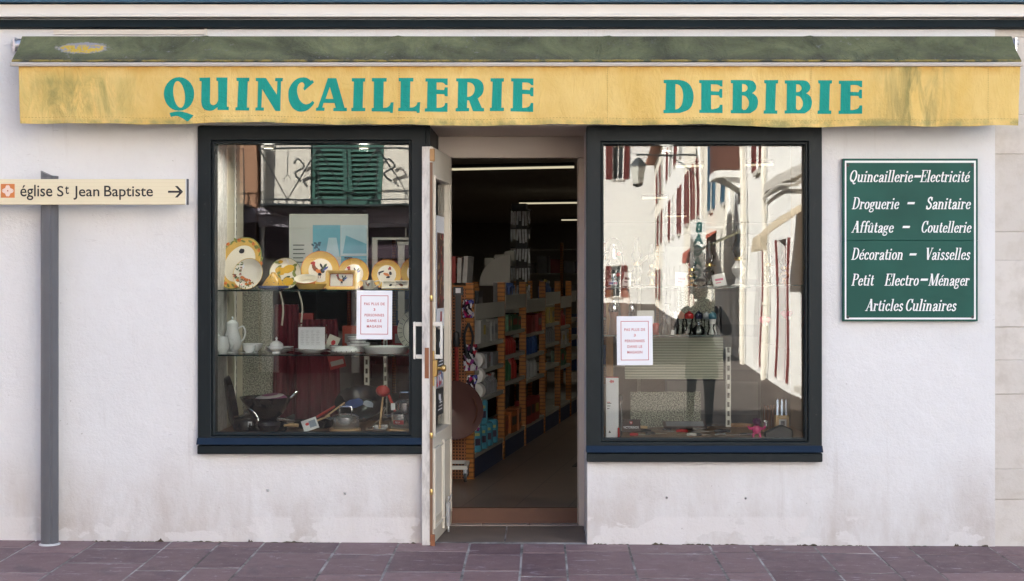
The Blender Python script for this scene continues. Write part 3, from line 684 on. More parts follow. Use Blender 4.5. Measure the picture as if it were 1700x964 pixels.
# ================================================================== STROKE ALPHABET for the sign (bold italic roman)
TK, TN = .130, .050
def serif(x, y, w=.24): return ('p', [(x-w/2, y), (x+w/2, y)], TN)
def stem(x, y0, y1, w=TK): return ('p', [(x, y0), (x, y1)], w)
b_, xh = .03, .60
GLY = {
 'i': (.30, [stem(.14, 0, .62), serif(.14, b_), ('p', [(.0, xh), (.14, xh)], TN), ('p', [(.15, .77), (.15, .91)], TK)]),
 'l': (.30, [stem(.14, 0, 1), serif(.14, b_), ('p', [(.0, .97), (.14, .97)], TN)]),
 'n': (.56, [stem(.13, 0, .62), ('p', [(0, xh), (.13, xh)], TN), serif(.13, b_, .22), ('s', [(.13, .42), (.22, .57), (.31, .58), (.39, .5), (.41, .36), (.41, 0)], None), serif(.42, b_, .22)]),
 'u': (.56, [('s', [(.12, .61), (.12, .22), (.17, .06), (.26, .04), (.36, .14)], None), stem(.41, 0, .62), ('p', [(0, xh), (.12, xh)], TN), ('p', [(.3, xh), (.42, xh)], TN), ('p', [(.41, b_), (.54, b_)], TN)]),
 'c': (.45, [('s', [(.37, .46), (.31, .57), (.21, .585), (.12, .48), (.09, .3), (.13, .12), (.23, .03), (.33, .07), (.39, .17)], None), ('p', [(.35, .42), (.35, .53)], .10)]),
 'e': (.46, [('s', [(.09, .33), (.36, .35), (.36, .50), (.25, .585), (.13, .49), (.09, .3), (.13, .12), (.23, .03), (.34, .07), (.40, .17)], None)]),
 'a': (.50, [('s', [(.12, .44), (.16, .56), (.26, .585), (.36, .50), (.37, .34), (.37, .1), (.43, .03), (.49, .07)], None), ('s', [(.36, .35), (.2, .29), (.11, .17), (.14, .04), (.24, .04), (.36, .16)], .10), ('p', [(.12, .40), (.12, .50)], .09)]),
 'r': (.42, [stem(.13, 0, .62), ('p', [(0, xh), (.13, xh)], TN), serif(.14, b_, .26), ('s', [(.13, .38), (.21, .54), (.32, .58)], .08), ('p', [(.34, .46), (.34, .58)], .11)]),
 's': (.42, [('s', [(.33, .46), (.28, .57), (.19, .58), (.11, .50), (.14, .38), (.25, .29), (.34, .19), (.30, .06), (.19, .03), (.10, .07), (.07, .17)], .105)]),
 't': (.35, [('s', [(.15, .84), (.15, .22), (.19, .06), (.26, .04), (.33, .12)], None), ('p', [(.02, .58), (.32, .58)], TN)]),
 'o': (.50, [('c', ell(.25, .31, .165, .28), None)]),
 'g': (.48, [('c', ell(.21, .41, .13, .17), None), ('s', [(.13, .25), (.08, .16), (.14, .09), (.32, .05), (.39, -.06), (.34, -.18), (.2, -.22), (.07, -.17), (.06, -.07), (.14, .02)], .085), ('p', [(.30, .54), (.44, .58)], .08)]),
 'f': (.36, [('s', [(.40, .88), (.35, .97), (.25, .95), (.19, .8), (.19, .5), (.19, 0)], None), ('p', [(.05, .58), (.36, .58)], TN), serif(.19, b_)]),
 'A': (.66, [('p', [(.09, 0), (.34, 1)], .065), ('p', [(.33, 1), (.55, 0)], .17), ('p', [(.18, .33), (.46, .33)], TN), serif(.09, b_, .22), serif(.55, b_, .26)]),
 'C': (.62, [('s', [(.53, .70), (.47, .92), (.33, .97), (.18, .84), (.11, .5), (.17, .17), (.32, .03), (.46, .08), (.55, .28)], None), ('p', [(.54, .66), (.54, 1.0)], .06)]),
 'D': (.68, [stem(.16, 0, 1), ('s', [(.14, .97), (.36, .95), (.52, .8), (.57, .5), (.51, .2), (.35, .05), (.14, .03)], None), ('p', [(.02, b_), (.2, b_)], TN), ('p', [(.02, .97), (.2, .97)], TN)]),
 'E': (.60, [stem(.16, 0, 1), ('p', [(.02, .97), (.53, .97)], TN), ('p', [(.16, .51), (.40, .51)], TN), ('p', [(.02, b_), (.55, b_)], TN), ('p', [(.52, .98), (.52, .73)], .06), ('p', [(.40, .63), (.40, .39)], .06), ('p', [(.54, .02), (.54, .28)], .06)]),
 'M': (.88, [('p', [(.12, 0), (.12, 1)], .065), ('p', [(.14, 1), (.42, .02)], .17), ('p', [(.42, .02), (.68, 1)], .065), stem(.72, 0, 1, .15), serif(.12, b_, .22), serif(.73, b_, .26), ('p', [(.02, .97), (.18, .97)], TN), ('p', [(.66, .97), (.85, .97)], TN)]),
 'P': (.58, [stem(.16, 0, 1), ('s', [(.14, .97), (.36, .95), (.48, .86), (.49, .66), (.38, .53), (.16, .49)], None), serif(.16, b_, .30), ('p', [(.02, .97), (.2, .97)], TN)]),
 'Q': (.70, [('c', ell(.34, .5, .24, .46), None), ('s', [(.2, .12), (.28, .16), (.38, .02), (.46, -.12), (.56, -.12), (.60, -.06)], .10)]),
 'S': (.54, [('s', [(.43, .74), (.37, .93), (.25, .97), (.13, .86), (.15, .67), (.29, .53), (.43, .38), (.42, .14), (.28, .03), (.15, .08), (.09, .27)], .125), ('p', [(.44, .7), (.44, 1)], .05), ('p', [(.08, 0), (.08, .3)], .05)]),
 'V': (.60, [('p', [(.12, 1), (.33, 0)], .17), ('p', [(.33, 0), (.54, 1)], .065), serif(.12, .97, .26), serif(.54, .97, .2)]),
}
ACC = {'é': ('e', [('p', [(.22, .69), (.36, .88)], .085)]), 'û': ('u', [('p', [(.14, .69), (.27, .84)], .07), ('p', [(.27, .84), (.40, .69)], .07)])}
for q, (b0, ex) in ACC.items(): GLY[q] = (GLY[b0][0], GLY[b0][1] + ex)
def stroke(mb, kind, pts, wt, y):
    cl = kind == 'c'
    P_ = [Vector((p[0], p[1], 0)) for p in pts]
    if kind == 's': P_ = cr(P_, 5)
    n = len(P_); vs = []
    for i in range(n):
        t = (P_[(i+1) % n] - P_[i-1]) if cl else (P_[min(i+1, n-1)] - P_[max(i-1, 0)])
        t.normalize(); nn = Vector((-t.y, t.x, 0))
        wd = wt if wt else TN + (TK-TN)*abs(t.y)**1.3
        if kind == 'p' and abs(t.y) > .5: nn = Vector((-1 if t.y > 0 else 1, 0, 0))
        vs += [P_[i] + nn*wd/2, P_[i] - nn*wd/2]
    m = n if cl else n-1
    mb.add([(v.x, y, v.y) for v in vs], [(2*i, 2*i+1, 2*((i+1) % n)+1, 2*((i+1) % n)) for i in range(m)])
def sign_text(txt, x0, x1, zbase, cap, y, shear=.34):
    mb = MB(); x = 0
    for ch in txt:
        if ch == ' ': x += .3; continue
        adv, st = GLY[ch]
        for j, (kd, pts, wt) in enumerate(st):
            s0 = len(mb.v); stroke(mb, kd, pts, wt, -.00012*(j + len(st)*0)); 
            for v in mb.v[s0:]: v.x += x + shear * v.z * (.62 if True else 1)
        x += adv
    a = min(v.x for v in mb.v); b = max(v.x for v in mb.v); f = (x1-x0)/(b-a)
    for v in mb.v: v.xyz = (x0 + (v.x-a)*f, y + v.y, zbase + v.z*cap)
    return mb
YS = -.034
sb = thing("shop_sign", "green enamel board listing the shop's trades in white italic lettering", "sign", (X(1511, YS), 0, Z(533, YS)))
o0 = Vector(sb.location)
def loc(mb, o): return mb.xf(Matrix.Translation(-Vector(o)))
mb = MB(); mb.box(X(1399, YS), X(1623.5, YS), YS, -.006, Z(399, YS), Z(263, YS)); mb.box(X(1399, YS), X(1623.5, YS), YS+.0004, -.006, Z(533, YS), Z(399.1, YS))
t = NT("green_enamel"); t.col(t.mix(t.ramp(t.noise(2.2, 3), .3, .7), (.004, .062, .046), (.010, .098, .074)))
t.p(Roughness=.5, Specular_IOR_Level=.22); build("panel", loc(mb, o0), t.mat, sb, bevel=.002)
m_signwhite = M("sign_white", (.80, .81, .80), .5, .03)
mb = MB(); mb.wall([X(1402.5, YS), X(1620, YS)], [Z(530, YS), Z(266.5, YS)], [(X(1405, YS), X(1617, YS), Z(527, YS), Z(270, YS))], YS-.0012, YS-.0004); build("border_line", loc(mb, o0), m_signwhite, sb)
lines = [("Quincaillerie", 1411, 1516, 302, 20), ("Electricité", 1527, 1611, 302, 20), ("Droguerie", 1414, 1493, 347, 20), ("Sanitaire", 1537, 1612, 347, 20),
         ("Affûtage", 1413, 1484, 386, 19.5), ("Coutellerie", 1530, 1613, 386, 19.5), ("Décoration", 1413, 1498.5, 431, 20), ("Vaisselles", 1538, 1611, 431, 20),
         ("Petit", 1413, 1451.5, 474, 20), ("Electro", 1468, 1525.5, 474, 20), ("Ménager", 1541, 1610, 474, 20), ("Articles", 1436, 1499.5, 516, 20), ("Culinaires", 1504, 1588, 516, 20)]
mb = MB()
for txt, a, b, base, cap in lines: merge(mb, sign_text(txt, X(a, YS), X(b, YS), Z(base, YS), cap*k(YS), YS-.0006))
for a, b, py in ((1517.5, 1529.5, 292.5), (1506, 1519, 337), (1498, 1511, 376.5), (1509.5, 1522, 422), (1528, 1541, 464)):
    zz = Z(py, YS); hh = .0062; mb.add([(X(a, YS), YS-.001, zz-hh), (X(b, YS)-.004, YS-.001, zz-hh), (X(b, YS), YS-.001, zz+hh), (X(a, YS)+.004, YS-.001, zz+hh)], [(0, 1, 2, 3)])
build("lettering", loc(mb, o0), m_signwhite, sb, recalc=False)
for a, b in ((1407.5, 274), (1614.5, 274), (1407.5, 526), (1614.5, 526)):
    mb = MB(); q = MB().lathe([(.009, 0), (.008, .003), (0, .0035)], 10)
    for v in q.v: v.xyz = (X(a, YS) + v.x, YS - .0015 - v.z, Z(b, YS) + v.y)
    build("screw", loc(q, o0), M("screw_dark", (.03, .03, .03), .5), sb)

# ================================================================== DIRECTION SIGN ON ITS POST
YPo = -.11; px_c = 82.5; xc = X(px_c, YPo); rad = 14.2*k(YPo)
dp = thing("direction_sign", "grey post with cream arrow board pointing to the church", "sign", (xc, YPo, gz(xc, YPo)))
o1 = Vector(dp.location)
zt_ = Z(296, YPo); mb = MB(); n = 28; ring = []
for j in range(n):
    a = 2*math.pi*j/n; q = rad
    if abs(((a - R(-62)) + math.pi) % (2*math.pi) - math.pi) < .16 or abs(((a - R(-118)) + math.pi) % (2*math.pi) - math.pi) < .0: q = rad*.86
    ring.append((q*math.cos(a), q*math.sin(a)))
mb.add([(a, b, 0) for a, b in ring] + [(a, b, zt_-o1.z) for a, b in ring], [(j, (j+1) % n, n+(j+1) % n, n+j) for j in range(n)] + [tuple(range(n, 2*n))])
build("post", mb, m_postgrey, dp, smooth=30)
mb = MB(); capz = Z(283, YPo) - o1.z; zb_ = zt_ - o1.z + .001
top = lambda x: capz if x < -rad*.92 else zb_ + .012 + (capz-zb_-.012)*max(0, (.6*rad - x)/(1.6*rad))**1.5
vs = [(a, b, zb_) for a, b in ring] + [(a, b, top(a)) for a, b in ring]
mb.add(vs, [(j, (j+1) % n, n+(j+1) % n, n+j) for j in range(n)] + [tuple(range(n, 2*n)), tuple(range(n))[::-1]]); build("post_cap", mb, m_postgrey, dp, smooth=30)
mb = MB(); mb.lathe([(rad*1.22, 0), (rad*1.22, .006), (rad*1.02, .010)], 24); build("base_collar", mb, M("collar_white", (.62, .62, .62), .6, .15), dp)
YA = YPo - rad - .022
for zc_ in (Z(303, YPo), Z(333, YPo)):
    mb = MB(); mb.lathe([(rad+.003, -.008), (rad+.003, .008)], 24, (0, 0, zc_-o1.z)); build("clamp", mb, m_alu, dp)
t = NT("cream_board"); x, y, z = t.xyz(); t.col(t.mix(t.ramp(t.math('FRACT', t.math('MULTIPLY', z, 48)), .85, .98), (.76, .67, .46), (.70, .60, .40))); t.p(Roughness=.45); m_boardcream = t.mat
mb = MB(); mb.box(X(-230, YA), X(308, YA), YA, YA+.022, Z(339.5, YA), Z(297, YA))
bd = build("sign_board", loc(mb, o1), m_boardcream, dp, bevel=.002)
mb = MB(); mb.box(X(308.1, YA), X(309.6, YA), YA-.001, YA+.023, Z(339.7, YA), Z(296.8, YA)); build("end_strip", loc(mb, o1), m_signwhite, bd)
mb = MB(); mb.box(X(309.7, YA), X(311.5, YA), YA-.003, YA+.025, Z(339.8, YA), Z(296.7, YA)); build("end_cap", loc(mb, o1), m_postgrey, bd)
m_ink = M("black_ink", (.012, .011, .013), .5)
mb = MB(); yt = YA-.0012
zc = Z(326, YA)
merge(mb, text_mb("église S", 1, width=(113-33.5+0)*k(YA)-.0*1, bold=.006), (X(33.5, YA), yt, zc)) if False else None
def fit(txt, a, b, base, ht=None, bold=.008):
    q = text_mb(txt, 1, bold=bold); x0 = min(v.x for v in q.v); x1 = max(v.x for v in q.v); z1 = max(v.z for v in q.v)
    f = (X(b, YA)-X(a, YA))/(x1-x0); fz = ht*k(YA)/z1 if ht else f
    for v in q.v: v.xyz = (X(a, YA) + (v.x-x0)*f, yt + v.y, Z(base, YA) + v.z*fz)
    return q
merge(mb, fit("église", 33.8, 87, 325.5, 19)); merge(mb, fit("S", 95, 105.5, 325.5, 17)); merge(mb, fit("t", 108, 114.5, 321.5, 13)); merge(mb, fit("Jean", 122, 165, 325.5, 17)); merge(mb, fit("Baptiste", 173, 254, 325.5, 17.5))
build("lettering", loc(mb, o1), m_ink, bd, recalc=False)
mb = MB(); zz = Z(318, YA)
def flat(mb, poly, y): mb.add([(X(a, YA), y, Z(b, YA)) for a, b in poly], [tuple(range(len(poly)))])
flat(mb, [(279, 316.4), (299, 316.4), (299, 319.8), (279, 319.8)], yt); flat(mb, [(290.5, 308.5), (295, 308.5), (304, 318), (299, 318)], yt-.0002); flat(mb, [(299, 318.1), (304, 318.1), (295, 327.6), (290.5, 327.6)], yt-.0002)
build("arrow", loc(mb, o1), m_ink, bd, recalc=False)
mb = MB(); flat(mb, [(1.5, 305), (24.5, 305), (24.5, 328), (1.5, 328)], yt); mb.mi = 1
star = []
for i in range(32):
    a = 2*math.pi*i/32 + math.pi/4*0; q = 6.2 + 3.6*abs(math.cos(2*a))**1.6; star.append((13 + q*math.cos(a), 316.5 + q*math.sin(a)))
mb.add([(X(13, YA), yt-.0003, Z(316.5, YA))] + [(X(a, YA), yt-.0003, Z(b, YA)) for a, b in star], [(0, 1+i, 1+(i+1) % 32) for i in range(32)])
mb.mi = 2
for a, b, q in ((13, 316.5, 1.3), (13, 307.5, .6), (13, 325.5, .6), (4.5, 316.5, .6), (21.5, 316.5, .6)): flat(mb, [(a + q*math.cos(i), b + q*math.sin(i)) for i in range(6)], yt-.0006)
build("emblem", loc(mb, o1), [M("emblem_orange", (.62, .20, .05), .5, .08), M("emblem_pale", (.80, .62, .52), .5), M("emblem_dot", (.40, .09, .03), .5)], bd, recalc=False)

# ================================================================== NOTICES ON THE GLASS
def notice(px0, px1, py0, py1, label, tilt=0):
    Yn = .0435; c = Vector((X((px0+px1)/2, Yn), Yn, Z((py0+py1)/2, Yn))); wd, ht = (px1-px0)*k(Yn), (py1-py0)*k(Yn)
    t_ = thing("notice", label, "notice", c, 0, "notices stuck on the shop windows"); t_.rotation_euler = (0, R(tilt), 0)
    mb = MB(); mb.box(-wd/2, wd/2, -.0004, .0004, -ht/2, ht/2); build("paper", mb, m_white, t_)
    mb = MB(); a, b = wd/2*.78, ht/2*.80
    mb.wall([-a, a], [-b, b], [(-a+.0035, a-.0035, -b+.0035, b-.0035)], -.0010, -.0006); build("border_line", mb, m_redl, t_)
    mb = MB()
    for i, (s, wf) in enumerate((("PAS PLUS DE", .58), ("3", .055), ("PERSONNES", .55), ("DANS LE", .41), ("MAGASIN", .42))):
        q = text_mb(s, .026, align='CENTER', spacing=1.15, bold=.0004, width=None)
        x0 = min(v.x for v in q.v); x1 = max(v.x for v in q.v); f = wd*wf/(x1-x0)
        for v in q.v: v.x = (v.x-(x0+x1)/2)*f; v.z = v.z*(.8)
        merge(mb, q, (0, -.0010, ht*(.225 - .115*i) - .007))
    build("lettering", mb, m_redl, t_, recalc=False); return t_
m_redl = M("faded_red_ink", (.50, .10, .11), .6, .05)
notice(592, 651, 482, 563, "white red-bordered notice on the window with the crockery", .4)
notice(1024, 1083.5, 524.5, 606, "white red-bordered notice on the window with the lanterns", -.4)
# ================================================================== THE STREET OPPOSITE (seen mirrored in the panes)
def house(label, loc_, rz, wd, dp_, ht, m_wall, ops, roofc=None, extra=None, group=None, name="town_house"):
    """facade in local xz plane facing local -y, x from 0 to wd.  ops: (x0, x1, z0, z1, kind, shutter material)"""
    h = thing(name, label, "house", loc_, rz, group)
    mb = MB(); mb.wall([0, wd], [-.3, ht], [o[:4] for o in ops if o[4] != 'deco'], 0, .25)
    mb.box(.001, wd-.001, .251, dp_, -.3, ht); build("wall", mb, m_wall, h, smooth=0)
    mb = MB(); mb.prism([(-.5, ht-.02), (-.5, ht+.08), (dp_/2, ht+2.2), (dp_+.4, ht+.05), (dp_+.4, ht-.02)], -.15, wd+.15, 'yz'); build("roof", mb, m_tile, h)
    for x0, x1, z0, z1, kind, ms in ops:
        if kind == 'deco': continue
        f = MB(); f.wall([x0+.002, x1-.002], [z0+.002, z1-.002], [(x0+.06, (x0+x1)/2-.03, z0+.06, z1-.06), ((x0+x1)/2+.03, x1-.06, z0+.06, z1-.06)], .12, .17)
        fo = build("door" if kind == 'door' else "window", f, ms if kind == 'door' else m_winframe, h)
        g = MB(); g.box(x0+.05, x1-.05, .14, .15, z0+.05, z1-.05); build("pane", g, m_pane, fo)
        if kind in ('win', 'shut'):
            if kind == 'win':
                s = MB(); s.box(x0-.08, x1+.08, -.07, .1, z0-.09, z0-.003); build("sill", s, m_sill, fo)
        if kind == 'win' and ms:
            w2 = (x1-x0)/2
            for a, b in ((x0-w2-.02, x0-.02), (x1+.02, x1+w2+.02)):
                build("shutter", shutter_mb(a, b, z0+.01, z1-.01, -.05, -.004), ms, h)
        if kind == 'shut':
            xm = (x0+x1)/2
            for a, b in ((x0+.01, xm-.006), (xm+.006, x1-.01)): build("shutter", shutter_mb(a, b, z0+.01, z1-.01, .02, .07), ms, h)
    if extra: extra(h)
    return h
def shutter_mb(a, b, z0, z1, y0, y1):
    mb = MB(); mb.wall([a, b], [z0, z1], [(a+.07, b-.07, z0+.1, (z0+z1)/2-.04), (a+.07, b-.07, (z0+z1)/2+.04, z1-.1)], y0, y1)
    for c, d in ((z0+.1, (z0+z1)/2-.04), ((z0+z1)/2+.04, z1-.1)):
        n = max(2, int((d-c)/.085))
        for i in range(n):
            z = c + (d-c)*(i+.5)/n; mb.cbox(((a+b)/2, (y0+y1)/2, z), (b-a-.139, .008, .085), Matrix.Rotation(R(-38), 3, 'X'))
    return mb
m_tile = M("clay_tile", (.33, .14, .08), .85, .25, 4, .4)
m_winframe = M("window_white", (.72, .71, .68), .5, .05)
m_sill = M("sill_stone", (.55, .52, .47), .8, .1)
m_pane = M("dark_pane", (.03, .035, .04), .08, .2, 1)
m_shgreen = M("green_shutter", (.055, .145, .118), .5, .15, 3)
m_shred = M("basque_red", (.15, .030, .028), .5, .15, 3)
m_shgrey = M('grey_shutter', (.42, .42, .40), .5, .1, 3)
m_shblue = M("blue_shutter", (.045, .12, .19), .5, .15, 3)
m_wallw = M("white_render", (.86, .85, .82), .9, .04, 1.5, .2)
m_wallc = M("cream_render", (.80, .755, .66), .9, .05, 1.5, .2)
m_wallo = M("ochre_render", (.42, .23, .14), .9, .08, 1.5, .2)
m_iron = M("wrought_iron", (.03, .04, .045), .5)
m_fascia = M("purple_fascia", (.055, .035, .05), .5, .2, 2)
m_shopred = M("shop_front_red", (.07, .012, .018), .5, .2, 2)
m_lav = M("lavender_ledge", (.42, .38, .44), .6, .1, 2)

# house with green shutters, facing the shop; local x runs towards -x
YA_ = -19.0
def ex_green(h):
    mb = MB(); mb.prism([(.02, 2.98), (-.30, 2.96), (-.32, 2.84), (-.20, 2.80), (-.16, 2.62), (.02, 2.60)][::-1], 0, 3.45, 'yz'); build("cornice", mb, m_lav, h)
    mb = MB(); mb.box(.0, 3.45, -.10, -.002, 2.05, 2.598); build("fascia", mb, m_fascia, h)
    for i in range(2):
        x0 = .3 + 1.5*i; mb = MB(); mb.wall([x0, x0+1.3], [-.2, 2.04], [(x0+.08, x0+1.22, .35, 1.95)], -.06, -.002); f = build("shop_front_frame", mb, m_shopred, h)
        g = MB(); g.box(x0+.07, x0+1.23, -.03, -.02, .34, 1.96); build("pane", g, m_pane, f)
    # balcony rail of triangles, hung in front of the tall shutters
    y = -.34; mb = MB(); mb.box(0.1, 3.35, y-.36, -.02, 2.985, 3.02)
    mb.tube([(.1, y-.3, 4.02), (3.35, y-.3, 4.02)], .018, 6); mb.tube([(.1, y-.3, 3.10), (3.35, y-.3, 3.10)], .014, 6)
    n = 3
    for i in range(n):
        a = .1 + 3.25*i/n; b = .1 + 3.25*(i+1)/n; m_ = (a+b)/2
        mb.tube([(a, y-.3, 4.02), (m_, y-.3, 3.10), (b, y-.3, 4.02)], .017, 5); mb.tube([(a, y-.3, 3.02), (a, y-.3, 4.02)], .013, 5)
        mb.tube([(m_, y-.3, 4.02), (m_, y-.3, 3.55)], .008, 5); mb.tube([(m_-.06, y-.3, 3.46), (m_, y-.3, 3.55), (m_+.06, y-.3, 3.46)], .008, 5)
    build("balcony_rail", mb, m_iron, h)
    for x in (1.02, 2.66):
        mb = MB(); mb.tube(cr([(x, -.06, 3.45), (x+.10, -.10, 3.60), (x-.06, -.13, 3.72), (x+.04, -.14, 3.86), (x+.12, -.12, 3.78)], 5), .017, 6); build("shutter_catch", mb, m_iron, h)
    mb = MB(); mb.tube([(3.37, -.08, -.1), (3.37, -.08, 7.5)], .05, 8); build("drainpipe", mb, m_sill, h)
house("cream house with green shutters and a balcony, mirrored above the crockery", (-1.8, YA_, -.15), R(180), 3.45, 3.6, 6.2, m_wallc,
      [(1.15, 2.5, 3.03, 5.4, 'shut', m_shgreen), ], extra=ex_green)
def ex_or(h):
    mb = MB(); mb.box(0, 6, -.25, -.002, 2.7, 2.95); build("cornice", mb, m_lav, h)
    mb = MB(); mb.box(.1, 5.9, -.7, -.02, 2.96, 3.02)
    for i in range(40): mb.tube([(.1+5.8*i/39, -.66, 3.02), (.1+5.8*i/39, -.66, 4.0)], .010, 5)
    for z in (3.1, 3.4, 3.7, 4.0): mb.tube([(.1, -.66, z), (5.9, -.66, z)], .012, 5)
    build("balcony_rail", mb, m_iron, h)
    mb = MB(); mb.wall([.0, 6], [-.2, 2.69], [(.4, 2.4, .3, 2.0), (2.8, 5.4, .3, 2.0)], -.12, -.002); build("fascia", mb, m_fascia, h)
    mb = MB(); mb.box(.2, 5.8, -.06, -.002, -.19, 2.2); build("pane", mb, m_pane, h)
house("ochre house with brown shutters and barred balcony, mirrored in the window corner", (-5.30, YA_+.1, -.15), R(180), 6, 9, 7.9, m_wallo,
      [(.3, .75, 3.05, 5.2, 'shut', M("brown_shutter", (.10, .045, .028), .6, .2, 3)), (2.2, 3.2, 3.05, 5.2, 'shut', m_shred), ], extra=ex_or)

# row of houses along the side street
ang = math.atan2(.0454, 1); PHI = R(-90) + ang
def row_pt(dd, x_off=0):      # facade plane of the row at distance dd in front of the shop
    return Vector((3.76 + .0454*(dd - 12.85) + x_off, -dd, -.15))
def pipe(h, x, ht, m): mb = MB(); mb.tube([(x, -.09, -.1), (x, -.09, ht)], .055, 8); [mb.lathe([(.075, 0), (.075, .05)], 8, (x, -.09, z)) for z in (1.2, 2.8, 4.4)]; build("drainpipe", mb, m, h)
def leaf_board(h, x, w_, z0, z1, m, swing):
    mb = shutter_mb(0, w_, z0, z1, -.025, .025); mb.xf(Matrix.Translation((x, -.03, 0)) @ Matrix.Rotation(R(swing), 4, 'Z')); build("shutter", mb, m, h)
def ex_r1(h):
    mb = MB(); mb.prism([(0, 2.75), (-.7, 2.25), (-.72, 2.05), (-.70, 2.05), (-.68, 2.24), (0, 2.73)], .6, 2.9, 'yz'); build("shop_awning", mb, M("beige_canvas", (.55, .46, .33), .8, .1), h)
    mb = MB(); mb.box(0, 7, -.09, -.001, 3.15, 3.30); mb.tube([(0, -.10, 3.10), (2, -.12, 3.02), (4, -.10, 3.12), (7, -.10, 3.05)], .03, 6); build("string_course", mb, m_sill, h)
    pipe(h, 6.8, 8, m_wallc); leaf_board(h, 3.6, .5, .05, 2.3, m_shred, 62); leaf_board(h, 5.3, .5, .05, 2.3, m_shred, 60)
house("white house with beige shop awning and red shutters, nearest in the mirrored row", row_pt(10.6), PHI, 7, 7, 8.2, m_wallw,
      [(1, 2.4, .1, 2.1, 'win', None), (4.1, 5.2, .0, 2.3, 'door', m_shred), (1.3, 2.3, 4.0, 5.6, 'win', m_shred), (4.6, 5.6, 4.0, 5.6, 'win', m_shred)], extra=ex_r1)
def ex_r2(h):
    mb = MB(); mb.box(4.6, 6.2, -.60, -.002, 3.75, 3.90); mb.prism([(0, 3.749), (-.5, 3.749), (0, 3.45)], 4.7, 6.1, 'yz'); f = build("balcony", mb, m_wallw, h)
    mb = MB(); mb.wall([4.6, 6.2], [3.91, 4.9], [(4.68+.19*i, 4.68+.19*i+.11, 4.0, 4.82) for i in range(8)], -.59, -.55); mb.box(4.60, 4.64, -.549, -.01, 3.91, 4.9); mb.box(6.16, 6.2, -.549, -.01, 3.91, 4.9); build("balcony_rail", mb, M("balcony_brown", (.12, .05, .035), .6, .2, 4), f)
    pipe(h, 4.1, 8, m_wallc); pipe(h, 7.8, 8, m_wallw); leaf_board(h, 1.0, .45, .05, 2.4, m_shred, 70); leaf_board(h, 5.5, .45, .05, 2.2, m_shred, 75)
    mb = MB(); mb.prism([(0, 2.7), (-.8, 2.3), (-.8, 2.27), (0, 2.66)], 4.6, 7.4, 'yz'); build("shop_awning", mb, M("olive_canvas", (.20, .19, .12), .8, .1), h)
house("white house with brown balcony and olive shop awning in the mirrored row", row_pt(17.7), PHI, 8, 7, 8.6, m_wallw,
      [(1.4, 2.4, .0, 2.3, 'door', m_shred), (5, 7, .2, 2.0, 'win', None), (1.2, 2.2, 3.7, 5.4, 'win', m_shred), (4.9, 5.9, 3.91, 5.8, 'win', None)], extra=ex_r2)
def ex_r3(h):
    pipe(h, .25, 8.5, m_wallc)
    s = MB(); s.box(2.6, 2.66, -.78, -.36, 1.28, 3.12); s.box(2.61, 2.65, -.359, 0, 1.4, 1.45); s.box(2.61, 2.65, -.359, 0, 2.9, 2.95); b = build("hanging_sign", s, m_wallw, h)
    mb = MB()
    for i, ch in enumerate("BAGAGE"):
        q = text_mb(ch, .34, align='CENTER', bold=.014); x0 = min(v.x for v in q.v); x1 = max(v.x for v in q.v)
        for v in q.v: v.x -= (x0+x1)/2
        q.xf(Matrix.Translation((2.597, -.57, 2.82 - .285*i)) @ Matrix.Rotation(R(-90), 4, 'Z')); merge(mb, q)
    build("lettering", mb, M("sign_teal", (.02, .12, .12), .5), b, recalc=False)
    mb = MB(); mb.prism([(0, 2.9), (-.7, 2.4), (-.72, 2.1), (-.69, 2.1), (-.67, 2.37), (0, 2.86)], 4.2, 7.6, 'yz'); build("shop_awning", mb, M("red_edge_canvas", (.42, .10, .06), .8, .1), h)
house("cream house with blue shutters and a hanging bag shop sign in the mirrored row", row_pt(25.8), PHI, 9, 7, 9.0, m_wallc,
      [(1, 2.2, .0, 2.3, 'door', m_shgreen), (4.6, 7.2, .1, 2.0, 'win', None), (1.4, 2.4, 3.5, 5.4, 'win', m_shblue), (5.5, 6.5, 3.5, 5.4, 'win', m_shblue), (1.4, 2.4, 6.2, 7.8, 'win', m_shblue), (5.5, 6.5, 6.2, 7.8, 'win', m_shblue)], extra=ex_r3)
def ex_r4(h):
    pipe(h, .2, 9, m_wallw)
    for x in (1.2, 4.6, 8.0): leaf_board(h, x, .8, .1, 2.4, m_wallw if x < 4 else m_shred, 60)
house("cream house with red timber doors, fourth in the mirrored row", row_pt(34.9), PHI, 12, 7, 9.4, m_wallc,
      [(1.3, 2.5, 0, 2.3, 'door', m_shred), (5, 7, .3, 2.1, 'win', None), (8.6, 9.8, 0, 2.3, 'door', m_shred), (2, 3, 3.6, 5.4, 'win', m_shred), (6, 7, 3.6, 5.4, 'win', m_shred), (9.5, 10.5, 3.6, 5.4, 'win', m_shred)], extra=ex_r4)
house("long white house with red shutters, farthest in the mirrored row", row_pt(47), PHI, 24, 7, 10, m_wallw,
      [(2+5*i, 3.1+5*i, 3.4, 5.2, 'win', (m_shred, m_winframe)[i % 2]) for i in range(4)] + [(2+5*i, 3.1+5*i, .0, 2.2, 'door', (m_winframe, m_shred)[i % 2]) for i in range(4)] + [(2+5*i, 3.1+5*i, 6.4, 8, 'win', (m_shgrey, m_shred)[i % 2]) for i in range(4)])
house("cream house with red shutters between the long white one and the street end", row_pt(71.2), PHI, 18, 7, 9, m_wallc,
      [(1.5+4*i, 2.6+4*i, z, z+1.8, 'win', (m_shgrey, m_shred)[(i + int(z)) % 2]) for i in range(4) for z in (.4, 3.6, 6.3)])
house("white house with red shutters closing the far end of the mirrored street", (12, -92, -.15), R(180), 16, 8, 12, m_wallw,
      [(6.4+2.9*i, 7.2+2.9*i, z, z+2.2, 'win', m_shred) for i in range(3) for z in (.3, 8.3)])
